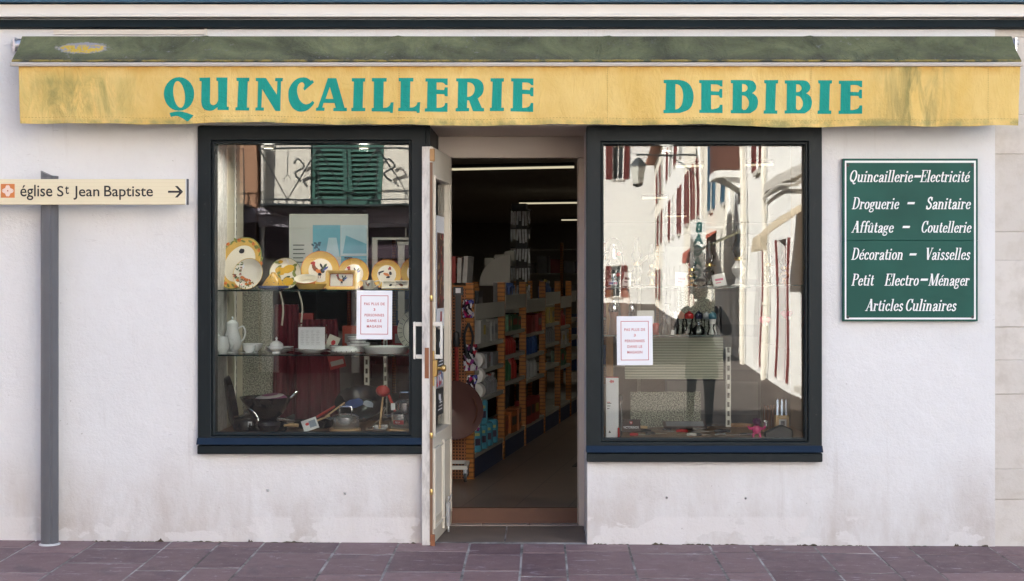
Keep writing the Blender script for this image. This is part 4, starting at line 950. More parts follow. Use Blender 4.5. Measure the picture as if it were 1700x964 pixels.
# wall lantern over the side street
lp = thing("wall_lantern", "black street lantern on a long iron bracket, mirrored in the window", "street lamp", row_pt(38, -.02) + Vector((0, 0, 5.2)), PHI)
mb = MB(); mb.tube([(0, 0, .3), (0, -1.9, .3)], .035, 6); mb.tube([(0, 0, -.4), (0, -.5, .02), (0, -.9, .28)], .022, 6); mb.box(-.04, .04, -.02, .02, -.6, .5); build("bracket", mb, m_iron, lp)
mb = MB(); mb.lathe([(.05, .2), (.10, .15), (.24, -.02), (.25, -.06)], 6, (0, -1.85, 0)); mb.lathe([(.15, -.60), (.12, -.64), (.03, -.70)], 6, (0, -1.85, 0)); build("lamp_cap", mb, m_iron, lp, smooth=0)
mb = MB(); mb.lathe([(.22, -.061), (.14, -.599)], 6, (0, -1.85, 0)); build("lamp_glass", mb, M("milky_glass", (.55, .55, .5), .2, .05), lp, smooth=0)
# ================================================================== SHOP INTERIOR SHELL
TH_I = math.atan((1304 - CX) / (S*D)); O_I = Vector((-.484, 2.06, .10)); ci, si = math.cos(TH_I), math.sin(TH_I)
def I(u, v, z=0): return Vector((O_I.x + u*ci + v*si, O_I.y - u*si + v*ci, O_I.z + z))
MI = Matrix(((ci, si, 0, O_I.x), (-si, ci, 0, O_I.y), (0, 0, 1, O_I.z), (0, 0, 0, 1))); RZI = -TH_I
def inter(mb): return mb.xf(MI)
m_tiles = tiles("floor_tiles"); m_inwall = M("interior_wall", (.34, .33, .30), .8, .1); m_ceil = M("ceiling_paint", (.62, .60, .56), .8, .08)
mb = MB(); mb.grid(lambda u, v: (-4.98 + 9.9*u, .741 + 23.2*v, 0), 8, 8)
fl = struct("floor", mb, m_tiles, recalc=False); fl.location = (0, 0, .10)
# rotate tile axes with the shop
fl.rotation_euler = (0, 0, RZI); fl.location = (-.30, .0, .10)
for v in fl.data.vertices:
    q = Matrix.Rotation(TH_I, 3, 'Z') @ (v.co - Vector((-.30, 0, 0))); v.co = q
mb = MB(); mb.box(-4.98, 4.98, .81, 23.98, 2.72, 2.8); struct("ceiling", mb, m_ceil)
mb = MB(); mb.box(-4.99, -4.9, .3, 23.98, -.1, 2.72); mb.box(4.9, 4.99, .3, 23.98, -.1, 2.72); mb.box(-4.9, 4.9, 23.8, 23.98, -.1, 2.72); struct("wall_interior", mb, m_inwall)
# plinths of the two display windows
m_plinth = wood("display_floor_wood", (.27, .15, .085), (.36, .21, .12), (.5, 6, 1))
PT_L, PT_R = Z(718, .05) - .008, Z(728, .05) - .008
mb = MB(); mb.box(XL0+.02, XL1-.005, .053, .86, -.0, PT_L); struct("display_floor", mb, m_plinth)
mb = MB(); mb.box(XR0+.05, XR1-.0, .053, .86, -.0, PT_R); struct("display_floor", mb, m_plinth)
m_side = M("side_panel_cream", (.80, .75, .60), .6, .05, 2); 
t = NT("crackle_paper"); n_ = t.noise(14, 6, .7, t.obj((1, 2, .8)), 2); t.col(t.mix(t.ramp(n_, .45, .58), (.55, .54, .52), (.76, .75, .73))); t.p(Roughness=.8); m_crackle = t.mat
mb = MB(); mb.box(XL0+.04, XL0+.065, .076, .42, PT_L, 2.38); struct("wall_side_paper", mb, m_crackle)
mb = MB(); mb.box(XL0+.04, XL0+.067, .4205, .90, PT_L, 2.38); struct("wall_side", mb, m_side)
mb = MB(); mb.box(XR1-.02, XR1+.005, .076, .9, PT_R, 2.38); struct("wall_side", mb, M("side_panel_brown", (.30, .22, .16), .6, .1, 3))
mb = MB(); mb.box(XL1-.016, XL1-.002, .10, .60, PT_L, 2.38); struct("wall_partition", mb, M("partition_dark", (.05, .05, .052), .6))
mb = MB(); mb.box(XR0+.032, XR0+.052, .10, .60, PT_R, 2.38); struct("wall_partition", mb, M("partition_brown", (.12, .07, .045), .6))
# lit ceiling tubes
m_tube = emit("lit_tube", (1.0, .90, .62), .085)
def tube_lamp(px0, px1, py0, py1, Yd, label):
    a, b = P(px0, py0, Yd), P(px1, py1, Yd - (px1-px0)*k(Yd)*math.tan(TH_I)); 
    c = (a+b)/2; t_ = thing("ceiling_lamp", label, "ceiling lamp", c, 0, "tube lamps on the shop ceiling"); a -= c; b -= c
    mb = MB(); mb.bar(a + Vector((0, 0, .030)), b + Vector((0, 0, .030)), .07, .03); build("housing", mb, m_dark, t_)
    mb = MB(); mb.tube([a, b], .011, 8); build("tube", mb, m_tube, t_)
    al = bpy.data.lights.new("tube_light", 'AREA'); al.shape = 'RECTANGLE'; al.size = (b-a).length; al.size_y = .05; al.energy = .42; al.color = (1, .92, .75)
    ao = bpy.data.objects.new("tube_light", al); COL.objects.link(ao); ao.parent = t_; ao.location = (0, 0, -.02); ao.rotation_euler = (0, 0, -TH_I)
tube_lamp(700, 953, 282, 277, 6.1, "nearest lit tube lamp under the dark shop ceiling")
tube_lamp(862, 985, 337.5, 336, 12.5, "second lit tube lamp, above the tall black rack")
tube_lamp(932, 1000, 365, 364.5, 19, "farthest lit tube lamp at the back of the shop")

tube_lamp(1122, 1168, 276, 275, 6.0, "nearest tube lamp seen through the lantern window, left of its pair")
tube_lamp(1238, 1284, 274, 273, 5.8, "nearest tube lamp seen through the lantern window, right of its pair")
tube_lamp(1066, 1108, 329, 328, 12.4, "second tube lamp seen through the lantern window")
tube_lamp(1104, 1140, 359, 358.5, 19, "farthest tube lamp seen through the lantern window")
# ================================================================== CROCKERY WINDOW
def at(px, Y, z): return Vector((X(px, Y), Y, z))
ZS1, ZS2 = Z(481, .12), Z(588.5, .12)
def shelf(nm, x0, x1, z, y0, y1, label):
    mb = MB(); mb.box(x0, x1, y0, y1, z-.008, z); t_ = thing(nm, label, "shelf", ((x0+x1)/2, (y0+y1)/2, z)); 
    build("glass_board", mb.xf(Matrix.Translation((-(x0+x1)/2, -(y0+y1)/2, -z))), m_shelfglass, t_, smooth=0)
    mb = MB(); mb.box(x0, x1, y0-.004, y0-.0002, z-.0085, z+.0005); build("edge_strip", mb.xf(Matrix.Translation((-(x0+x1)/2, -(y0+y1)/2, -z))), m_glassedge, t_, smooth=0)
    return t_
m_glassedge = M("glass_edge", (.012, .035, .032), .15, .1)
shelf("glass_shelf", XL0+.07, XL1-.02, ZS1, .12, .58, "glass shelf under the decorated plates")
shelf("glass_shelf", XL0+.07, XL1-.02, ZS2, .12, .62, "glass shelf under the white porcelain")
# small lit spots under the window heads
m_spot = emit("lit_spot", (1.0, .93, .80), .35)
def spot(px, py, Ys, label, en):
    c = P(px, py, Ys); t_ = thing("display_spot", label, "spotlight", c, 0, "spotlights over the display windows")
    mb = MB(); mb.lathe([(.020, .002), (.032, .0), (.034, .045), (.012, .055), (.012, ZT-.001-c.z), (.03, ZT-.0008-c.z)], 16); build("housing", mb, m_rail, t_)
    mb = MB(); mb.lathe([(.026, -.0015), (0, -.0016)], 16); build("lamp", mb, m_spot, t_)
    al = bpy.data.lights.new("spot_light", 'AREA'); al.shape = 'DISK'; al.size = .07; al.energy = en; al.color = (1, .94, .84)
    ao = bpy.data.objects.new("spot_light", al); COL.objects.link(ao); ao.parent = t_; ao.location = (0, 0, -.008); ao.rotation_euler = (R(-8), 0, 0)
spot(446, 246, .22, "small lit spotlight at the upper left of the crockery window", .45)
spot(604, 246, .22, "small lit spotlight at the upper right of the crockery window", .8)
spot(1106, 250, .24, "small lit spotlight at the top of the lantern window", .8)
# perforated uprights
t = NT("slotted_rail"); x, y, z = t.xyz(); f = t.ramp(t.math('ABSOLUTE', t.math('SUBTRACT', t.math('FRACT', t.math('MULTIPLY', z, 20)), .5)), .30, .26)
mxx = t.math('MULTIPLY', f, t.math('LESS_THAN', t.math('ABSOLUTE', y), .006)); t.col(t.mix(mxx, (.72, .71, .66), (.10, .09, .08))); t.p(Roughness=.4); m_slot = t.mat
def upright(px, Y, z0, z1, label, w_=.03):
    mb = MB(); mb.box(-w_/2, w_/2, -.008, .008, 0, z1-z0); mb.box(-w_*.25, w_*.25, -.0145, -.0085, .02, z1-z0-.02)
    o = solo("shelf_upright", mb, m_slotx, label, "shelf upright", at(px, Y, z0)); return o
t = NT("slotted_rail_front"); x, y, z = t.xyz(); f = t.ramp(t.math('ABSOLUTE', t.math('SUBTRACT', t.math('FRACT', t.math('MULTIPLY', z, 18)), .5)), .30, .26)
t.col(t.mix(t.math('MULTIPLY', f, t.math('LESS_THAN', t.math('ABSOLUTE', x), .007)), (.72, .71, .66), (.10, .09, .08))); t.p(Roughness=.4); m_slotx = t.mat
mb = MB(); mb.box(-.003, .006, -.016, .016, 0, 1.75); solo("shelf_upright", mb, m_slot, "white slotted upright on the cream side wall", "shelf upright", (XL0+.075, .62, PT_L))
upright(609, .66, PT_L+.02, ZS2-.02, "white slotted upright behind the saucepans", .03)
upright(640, .80, PT_L+.02, 1.62, "pale slotted upright behind the tart dish", .022)
upright(1209, .60, PT_R+.02, ZS2+.02, "white slotted upright beside the ribbed panel", .03)
# panels behind
m_speck = speckle()
mb = MB(); mb.box(-.11, .11, -.008, .008, 0, 0.78); solo("back_panel", mb, m_speck, "grey speckled panel behind the porcelain coffee pot", "panel", at(424, .88, .70))
# display board with blue pictures
bw, bh = (611-480)*k(.9), (452-368)*k(.9); br = Vector((X(545.5, .9), .9, Z(452, .9)))
bd2 = thing("picture_board", "pale board with blue pool pictures behind the decorated plates", "display board", br)
mb = MB(); mb.box(-bw/2, bw/2, 0, .012, 0, bh+.05); build("board", mb, M("board_grey", (.40, .43, .40), .6, .05), bd2)
mb = MB(); pmx = [M("picture_blue", (.10, .30, .38), .5, .3, 8), M("picture_pale", (.32, .45, .50), .5, .2, 8), M("picture_deep", (.02, .08, .12), .5), M("caption_ink", (.03, .035, .04), .5)]
mb.mi = 0; mb.box(-.10+.0, .075, -.0012, -.0002, .10, .30); mb.mi = 1; mb.box(.079, bw/2-.008, -.0012, -.0002, .11, .30); mb.mi = 0; mb.box(.079, bw/2-.008, -.0012, -.0002, .0, .105)
mb.mi = 1; mb.prism([(-.02, .10), (.07, .10), (.05, .22), (.0, .22)], -.0018, -.0013); mb.mi = 2
rr = random.Random(6)
for i in range(18):
    q = MB(); blob(q, -.075+rr.uniform(-.03, .03), .14+rr.uniform(-.03, .05), .012, .007, rr.uniform(0, 3), -.0019-.00003*i, 6); merge(mb, q, mi=2)
mb.mi = 0; mb.prism([(.09, .12), (bw/2-.01, .12), (bw/2-.01, .18), (.11, .235)], -.0018, -.0013)
mb.mi = 3
for i in range(5): mb.box(-bw/2+.025, -bw/2+.025+rr.uniform(.06, .095), -.0012, -.0002, .17-.027*i, .176-.027*i)
mb.box(.10, .15, -.0018, -.0013, .088, .098); build("pictures", mb, pmx, bd2)
# grey stand right of the board
mb = MB(); a = X(618, .95); b = X(684, .95); zz = Z(394, .95)
mb.box(a, b, .93, .97, zz-.016, zz); mb.box(a, a+.035, .935, .965, ZS1-.2, zz-.0165); mb.box(X(661, .95), X(672, .95), .935, .965, ZS1-.2, Z(401, .95)-.02); mb.box(X(660, .95), b, .93, .969, Z(401, .95)-.02, Z(401, .95)); mb.tube([(X(674, .95), .95, zz), (X(674, .95), .95, zz+.06)], .003, 6)
for v in mb.v: v.x -= a; v.y -= .95; v.z -= ZS1-.2
solo("shelf_stand", mb, M("stand_grey", (.36, .36, .32), .5, .1), "pale grey metal stand behind the rooster plates", "stand", (a, .95, ZS1-.2))

# plates ---------------------------------------------------------------
def yprof(r, Rr, dish=.014): return -dish*max(0, (r/Rr - .62)/.38)**1.3
P_Y, P_W, P_RED, P_GRN, P_ORG, P_BLK, P_BRN, P_BLU, P_DKG, P_LEM = range(10)
pal = [M("glaze_yellow", (.74, .48, .13), .25, .12, 20), M("glaze_cream", (.85, .80, .68), .22, .03), M("glaze_red", (.40, .04, .03), .3), M("glaze_leaf", (.20, .24, .06), .3, .3, 30),
       M("glaze_orange", (.66, .20, .04), .3, .2, 30), M("glaze_black", (.02, .022, .03), .3), M("glaze_brown", (.22, .07, .03), .3, .2), M("glaze_blue", (.06, .08, .28), .3, .2), M("glaze_dark_leaf", (.05, .09, .04), .3, .3, 30), M("glaze_lemon", (.70, .42, .03), .3, .15, 30), M("tag_white", (.82, .84, .88), .5)]
def plate(label, px, pzc, rpx, Y, z, bands, deco, tilt=14, rz=0, roll=0, ax=1.0, name="plate", group="decorated plates on the upper shelf", extra=None, stand=True):
    """round plate on its edge; bands [(r fraction, material)] from the centre outwards"""
    rr_ = rpx*k(Y); t_ = thing(name, label, "plate", (X(px, Y), Y, z), 0, group)
    mb = MB(); fr = [0, .2, .4, .55, .62, .7, .8, .9, .97, 1.0]; n = 40; o = len(mb.v)
    for f in fr:
        for j in range(n):
            a = 2*math.pi*j/n; mb.v.append(Vector((rr_*f*ax*math.cos(a), yprof(f*rr_, rr_), rr_*f*math.sin(a))))
    back = len(mb.v)
    for f in (1.0, .62, 0):
        for j in range(n):
            a = 2*math.pi*j/n; mb.v.append(Vector((rr_*f*ax*math.cos(a), yprof(f*rr_, rr_)+.006, rr_*f*math.sin(a))))
    for i in range(len(fr)-1):
        mid = (fr[i]+fr[i+1])/2; mi = next(m for lim, m in bands if mid <= lim)
        for j in range(n): mb.f.append([o+i*n+j, o+i*n+(j+1) % n, o+(i+1)*n+(j+1) % n, o+(i+1)*n+j]); mb.m.append(mi); mb.t.append(0)
    rings = [o+(len(fr)-1)*n, back, back+n, back+2*n]
    for a_, b_2 in zip(rings, rings[1:]):
        for j in range(n): mb.f.append([a_+j, a_+(j+1) % n, b_2+(j+1) % n, b_2+j]); mb.m.append(bands[-1][1]); mb.t.append(0)
    yf = lambda q, w2: yprof(min(rr_, math.hypot(q/ax, w2)), rr_) - .0012
    for i, (mi, x, zq, rx, rz_, an) in enumerate(deco):
        q = MB(); blob(q, x*rr_, zq*rr_, rx*rr_, rz_*rr_, an, 0, 10, .12, i, lambda u, w2: yf(u, w2) - .00004*i); merge(mb, q, mi=mi)
    Mx = Matrix.Rotation(R(rz), 4, 'Z') @ Matrix.Rotation(R(-tilt), 4, 'X') @ Matrix.Rotation(R(roll), 4, 'Y')
    mb.xf(Mx); low = min(v.z for v in mb.v)
    for v in mb.v: v.z -= low - .002
    build("plate_body", mb, pal, t_, recalc=False, smooth=50)
    if stand:
        s = MB(); yy = max(v.y for v in mb.v)*.3
        for q in (-.35, .35): s.tube([(q*rr_, -.035, .022), (q*rr_, -.035, .003), (q*rr_, .05, .003), (q*rr_*.6, .075, rr_*.9)], .002, 5)
        build("wire_stand", s, m_dark, t_)
    if extra: extra(t_, rr_)
    return t_
rr = random.Random(11)
def fruit_ring(n, r0, sd=0):
    out = []; q = random.Random(sd)
    for i in range(n):
        a = 2*math.pi*i/n + q.uniform(-.1, .1)
        out += [(P_GRN, (r0+.02)*math.cos(a+.16), (r0+.02)*math.sin(a+.16), .10, .04, a+q.uniform(.5, 2)), (P_GRN, (r0-.03)*math.cos(a-.17), (r0-.03)*math.sin(a-.17), .09, .035, a+q.uniform(.5, 2)),
                (P_ORG, r0*math.cos(a), r0*math.sin(a), .062, .072, a), (P_RED, (r0+.03)*math.cos(a+.03), (r0+.03)*math.sin(a+.03), .022, .026, a)]
    return out
plate("large cream platter with ring of orange fruit, leaning at the left end", 398, 0, 46.5, .36, ZS1, [(.72, P_W), (.98, P_Y), (1, P_GRN)], fruit_ring(12, .85, 1) + [(P_BLK, -.18, .42, .10, .10, .0)], tilt=14, rz=-12, roll=28, ax=.78, name="platter")
def boug(sd):
    q = random.Random(sd); out = []
    for i in range(34):
        a = q.uniform(2.2, 5.6); r_ = q.uniform(.45, .92); out.append((q.choice((P_GRN, P_GRN, P_DKG, P_BRN)), r_*math.cos(a), r_*math.sin(a), q.uniform(.06, .13), .035, q.uniform(0, 3)))
    for i in range(9):
        a = q.uniform(2.6, 5.4); r_ = q.uniform(.35, .8); out.append((P_ORG, r_*math.cos(a), r_*math.sin(a), q.uniform(.07, .13), q.uniform(.06, .10), q.uniform(0, 3)))
    for i in range(6):
        a = q.uniform(3.4, 5.6); r_ = q.uniform(.4, .85); out.append((P_RED, r_*math.cos(a), r_*math.sin(a), .05, .05, 0))
    return out
plate("small cream plate with fruit spray, in front of the large platter", 412, 0, 27, .24, ZS1, [(.95, P_W), (1, P_Y)], boug(3) + [(10, -.46, .34, .06, .13, .1)], tilt=15, roll=20, ax=.90)
plate("lemon painted plate behind the yellow cone pot", 474, 0, 26.5, .38, ZS1, [(.6, P_W), (.97, P_W), (1, P_GRN)],
      [(P_GRN, -.45+.02*i, .7-.3*i, .22, .09, .6*i) for i in range(6)] + [(P_GRN, .55, .5-.28*i, .22, .10, .8*i+.5) for i in range(5)] + [(P_DKG, .1, -.25, .25, .08, .4), (P_DKG, -.2, -.55, .2, .09, 1.2)] +
      [(P_LEM, -.35, .15, .32, .25, -.3), (P_GRN, -.45, .12, .14, .18, .2), (P_LEM, .18, .32, .36, .27, .4), (P_LEM, .18, -.5, .34, .26, .1), (P_LEM, -.3, .75, .14, .1, .1), (10, .12, .80, .06, .12, .3)], tilt=10)
def rooster(s=1, x0=0, z0=0, sd=0, flip=1):
    b = [(P_BRN, -.30, .18, .10, .20, .35), (P_RED, -.36, .40, .13, .09, .2), (P_RED, -.30, .32, .05, .08, 0), (P_BRN, -.20, .05, .17, .11, -.5), (P_ORG, -.02, -.06, .20, .12, -.3), (P_BLK, .16, -.02, .12, .16, .4), (P_BLK, .02, -.22, .10, .09, 0),
         (P_DKG, .27, .18, .07, .22, -.5), (P_BLU, .34, .10, .06, .18, -.9), (P_BLK, .10, .24, .06, .16, .5), (P_BRN, -.06, -.36, .018, .09, .1), (P_BRN, .06, -.36, .018, .09, -.1)]
    return [(m, x0 + flip*s*x, z0 + s*z, s*rx, s*rz_, flip*a) for m, x, z, rx, rz_, a in b]
yb = [(.63, P_W), (.97, P_Y), (1, P_ORG)]
plate("largest yellow rimmed rooster plate, behind the oval bowl", 532, 0, 32, .42, ZS1, yb, rooster(.95, -.05, 0), tilt=9)
plate("yellow rimmed rooster plate behind the rectangular dish", 587, 0, 26, .43, ZS1, yb, rooster(.9, 0, .05), tilt=9)
plate("yellow rimmed rooster plate above the small relish dish", 642, 0, 25, .42, ZS1, yb, [(P_RED, .22, .42, .07, .13, .3), (P_RED, .14, .36, .06, .07, 0), (P_BLK, -.38, .16, .22, .06, .35), (P_BLK, -.5, .06, .05, .13, 0), (P_ORG, -.02, .0, .22, .10, -.35), (P_BLK, .24, .08, .10, .14, .2), (P_BLK, .10, -.18, .14, .07, .2)], tilt=9)
plate("yellow rooster plate half hidden by the window frame", 693, 0, 28, .40, ZS1, yb, rooster(.9, -.1, 0), tilt=9)
# cone pot
tj = thing("tagine", "yellow cone shaped pot with olive sprigs on a blue dish", "tagine", at(454, .24, ZS1))
mb = MB(); mb.lathe([(.05, 0), (.088, .010), (.090, .022), (.080, .024), (.07, .016), (.0, .016)], 28); build("dish", mb, M("blue_glaze", (.09, .13, .30), .25, .15), tj)
h_ = (475-447)*k(.24)
mb = MB(); mb.mi = 0; mb.lathe([(.066, .020), (.066, .026), (.045, .06), (.022, h_-.012), (.014, h_-.004), (.014, h_+.002), (.0, h_+.006)], 28)
rr = random.Random(2)
for i in range(26):
    a = rr.uniform(math.pi*1.05, math.pi*1.95); zq = rr.uniform(.032, h_-.02); f = (zq-.026)/(h_-.012-.026); r_ = .066 + (.022-.066)*f + .0015
    q = MB(); blob(q, 0, 0, rr.uniform(.003, .008), .003, rr.uniform(0, 3), 0, 7); mi = rr.choice((1, 1, 2, 3))
    q.xf(Matrix.Translation((r_*math.cos(a), r_*math.sin(a), zq)) @ Matrix.Rotation(a + math.pi/2, 4, 'Z')); merge(mb, q, mi=mi)
build("lid", mb, [M("tagine_yellow", (.66, .38, .05), .3, .1), pal[P_BLK], pal[P_BLU], pal[P_GRN]], tj)
# oval bowl leaning on a baking dish
mb = MB(); mb.lathe([(.045, 0), (.07, .004), (.095, .034), (.098, .036), (.092, .034), (.068, .010), (0, .008)], 30, sx=1, sy=.7)
solo("baking_dish", mb, pal[P_Y], "shallow yellow baking dish under the oval bowl", "dish", at(516, .24, ZS1))
mb = MB(); mb.lathe([(.03, 0), (.052, .010), (.068, .046), (.070, .048), (.066, .046), (.050, .014), (0, .010)], 30, sx=1, sy=.62, mis=[0, 0, 0, 1, 1, 1])
q0 = MB()
for i, (x, y, m) in enumerate(((-.05, 0, 2), (.05, .005, 3), (.0, -.03, 2), (0, .028, 4))): blob(q0, 0, 0, .006, .009, .3*i, 0, 7); 
mb.xf(Matrix.Rotation(R(38), 4, 'X')); low = min(v.z for v in mb.v); [setattr(v, 'z', v.z-low) for v in mb.v]
solo("oval_bowl", mb, [pal[P_ORG], pal[P_W]], "cream oval bowl tipped forward on the baking dish", "bowl", at(509, .24, ZS1+.016))
# rectangular dish
def rect_dish(label, px, Y, z, wpx, hpx, tilt, deco, name="serving_dish"):
    w2, h2 = wpx*k(Y)/2, hpx*k(Y)/2; mb = MB(); rng = []
    def rr_rect(w_, h_, c, y): 
        out = []
        for sx, sz, a0 in ((1, 1, 0), (-1, 1, 90), (-1, -1, 180), (1, -1, 270)):
            for j in range(4): a = R(a0 + 30*j); out.append((sx*(w_-c) + c*math.cos(a), y, sz*(h_-c) + c*math.sin(a)))
        return out
    layers = [(w2*.70, h2*.62, .006, 0, 1), (w2*.74, h2*.67, .008, -.004, 2), (w2*.97, h2*.95, .014, -.012, 0), (w2, h2, .016, -.012, 0), (w2*.98, h2*.96, .016, -.004, 0), (w2*.7, h2*.6, .01, .008, 0)]
    n = 16; o = 0
    for l in layers: mb.v += [Vector(p) for p in rr_rect(l[0], l[1], l[2], l[3])]
    mb.f.append(list(range(n))); mb.m.append(1); mb.t.append(0)
    for i in range(len(layers)-1):
        for j in range(n): mb.f.append([i*n+j, i*n+(j+1) % n, (i+1)*n+(j+1) % n, (i+1)*n+j]); mb.m.append(layers[i+1][4] if i else 2); mb.t.append(0)
    mb.f.append([(len(layers)-1)*n+j for j in range(n)]); mb.m.append(0); mb.t.append(0)
    for i, (mi, x, zq, rx, rz_, an) in enumerate(deco):
        q = MB(); blob(q, x*h2, zq*h2, rx*h2, rz_*h2, an, -.0006-.00005*i, 9, .15, i); merge(mb, q, mi=mi+0)
    mb.xf(Matrix.Rotation(R(-tilt), 4, 'X')); low = min(v.z for v in mb.v); [setattr(v, 'z', v.z-low+.001) for v in mb.v]
    solo(name, mb, pal, label, "dish", at(px, Y, z), recalc=False, smooth=50)
rect_dish("rectangular yellow bordered dish with rooster, in front of the round plates", 567, .27, ZS1, 53, 33, 12, rooster(1.15, 0, .05))
mb = MB()
mb.lathe([(.022, 0), (.030, .004), (.036, .028), (.030, .050), (.031, .056), (.028, .056), (.02, .03), (0, .01)], 20); mb.mi = 0
mb.tube(cr([(.032, 0, .046), (.062, 0, .054), (.066, 0, .034), (.034, 0, .016)], 5), .004, 6); mb.prism([(-.028, .056), (-.052, .062), (-.028, .040)], -.008, .008)
for i, (mi, x, zq, rx, rz_, an) in enumerate(rooster(.030, 0, .03)):
    q = MB(); blob(q, x, zq, rx, rz_, an, 0, 8, .1, i, lambda u, w2: -math.sqrt(max(1e-6, .0365**2 - u*u)) - .0008); merge(mb, q, mi=mi)
for i in range(len(mb.m)):
    if mb.m[i] == 0: mb.m[i] = 1
solo("milk_jug", mb, pal, "small cream jug with rooster beside the relish dish", "jug", at(612, .24, ZS1))
mb = MB(); wq = .5*44*k(.22); mb.wall([-wq, wq], [0, .052], [(-wq+.006, -.003, .008, .046), (.003, wq-.006, .008, .046)], -.010, .0); mb.mi = 1; mb.box(-wq+.002, wq-.002, .0005, .006, .002, .05)
mb.mi = 5; q = MB(); blob(q, -.028, .026, .010, .007, .5, -.0008, 8); merge(mb, q, mi=5); q = MB(); blob(q, .034, .028, .014, .008, -.5, -.0008, 8); merge(mb, q, mi=6)
for i in range(len(mb.m)):
    if mb.m[i] == 0: mb.m[i] = 1
mb.xf(Matrix.Rotation(R(-28), 4, 'X')); solo("relish_dish", mb, pal, "cream two part relish dish at the right end of the upper shelf", "dish", at(656, .22, ZS1+.004))
mb = MB(); mb.box(-.08, .08, -.04, .05, 0, .012); solo("baking_dish", mb, pal[P_Y], "low yellow dish under the relish dish", "dish", at(657, .26, ZS1), bevel=.004)

# porcelain ------------------------------------------------------------
POR = "white porcelain on the lower glass shelf"
def lathe_thing(nm, label, cat, px, Y, z, prof, mat, extra=None, n=28, group=None, sx=1, sy=1, flute=None, body="body"):
    t_ = thing(nm, label, cat, at(px, Y, z), 0, group); mb = MB(); mb.lathe(prof, n, sx=sx, sy=sy, flute=flute); build(body, mb, mat, t_)
    if extra: extra(t_)
    return t_
def pot_x(t_):
    mb = MB(); mb.lathe([(.036, .172), (.034, .180), (.018, .193), (.006, .197), (.005, .203), (.008, .209), (.005, .215), (0, .217)], 20); build("lid", mb, m_porcelain, t_)
    mb = MB(); mb.tube(cr([(.034, 0, .145), (.062, 0, .158), (.076, 0, .125), (.066, 0, .085), (.044, 0, .065)], 6), .005, 8); build("handle", mb, m_porcelain, t_)
    mb = MB(); mb.tube(cr([(-.050, 0, .06), (-.068, 0, .09), (-.076, 0, .14), (-.09, 0, .165)], 5), [.012]*6 + [.009]*5 + [.006]*5, 8); build("spout", mb, m_porcelain, t_)
lathe_thing("coffee_pot", "tall white porcelain coffee pot with domed lid", "coffee pot", 386, .32, ZS2, [(.034, 0), (.036, .006), (.03, .012), (.050, .035), (.054, .06), (.046, .10), (.034, .14), (.037, .172), (.033, .172), (.0, .165)], m_porcelain, pot_x, group=POR)
def cre_x(t_):
    mb = MB(); mb.tube(cr([(-.022, 0, .08), (-.034, 0, .12), (-.042, -.0, .155)], 5), [.012]*5 + [.008]*6, 8); build("spout", mb, m_porcelain, t_)
    mb = MB(); mb.tube(cr([(.034, .01, .085), (.055, .02, .08), (.056, .02, .045), (.042, .01, .03)], 5), .004, 6); build("handle", mb, m_porcelain, t_)
lathe_thing("creamer", "white porcelain creamer with long raised lip, in front of the coffee pot", "jug", 370, .19, ZS2, [(.026, 0), (.028, .005), (.024, .010), (.040, .03), (.041, .05), (.033, .085), (.028, .102), (.030, .106), (.026, .104), (.0, .09)], m_porcelain, cre_x, group=POR)
lathe_thing("bowl", "white porcelain bowl behind the cup and saucer", "bowl", 419, .34, ZS2, [(.03, 0), (.031, .006), (.054, .03), (.062, .055), (.060, .055), (.05, .03), (0, .012)], m_porcelain, group=POR)
def cup_x(t_):
    mb = MB(); mb.lathe([(.02, .008), (.022, .012), (.034, .022), (.037, .050), (.035, .050), (.03, .022), (0, .016)], 24); build("cup", mb, m_porcelain, t_)
lathe_thing("cup_and_saucer", "white cup on a saucer beside the coffee pot", "cup", 414, .20, ZS2, [(.025, 0), (.028, .003), (.055, .008), (.056, .010), (.028, .006), (0, .005)], m_porcelain, cup_x, group=POR, body="saucer")
def sug_x(t_):
    mb = MB(); mb.lathe([(.040, .048), (.038, .060), (.022, .074), (.008, .078), (.004, .084), (.008, .092), (.003, .100), (0, .102)], 24); build("lid", mb, m_porcelain, t_)
lathe_thing("sugar_bowl", "lidded white porcelain sugar bowl with pointed knob", "bowl", 459, .19, ZS2, [(.024, 0), (.027, .006), (.022, .012), (.038, .024), (.046, .034), (.042, .047), (0, .047)], m_porcelain, sug_x, group=POR)
dshp = [(.04, 0), (.045, .004), (.082, .012), (.084, .014), (.045, .007), (0, .006)]
for i in range(3): lathe_thing("dinner_plate", "white plate in the low stack behind the sugar bowl", "plate", 464, .38, ZS2+.010*i, dshp, m_porcelain, group="white plates behind the sugar bowl")
dsh2 = [(.05, 0), (.055, .004), (.098, .014), (.100, .016), (.055, .008), (0, .007)]
for i in range(2): lathe_thing("dinner_plate", "white plate in the stack under the printed card box", "plate", 517, .26, ZS2+.012*i, dsh2, m_porcelain, group="white plates under the card box")
m_band = [m_porcelain, M("dark_band", (.03, .03, .05), .3)]
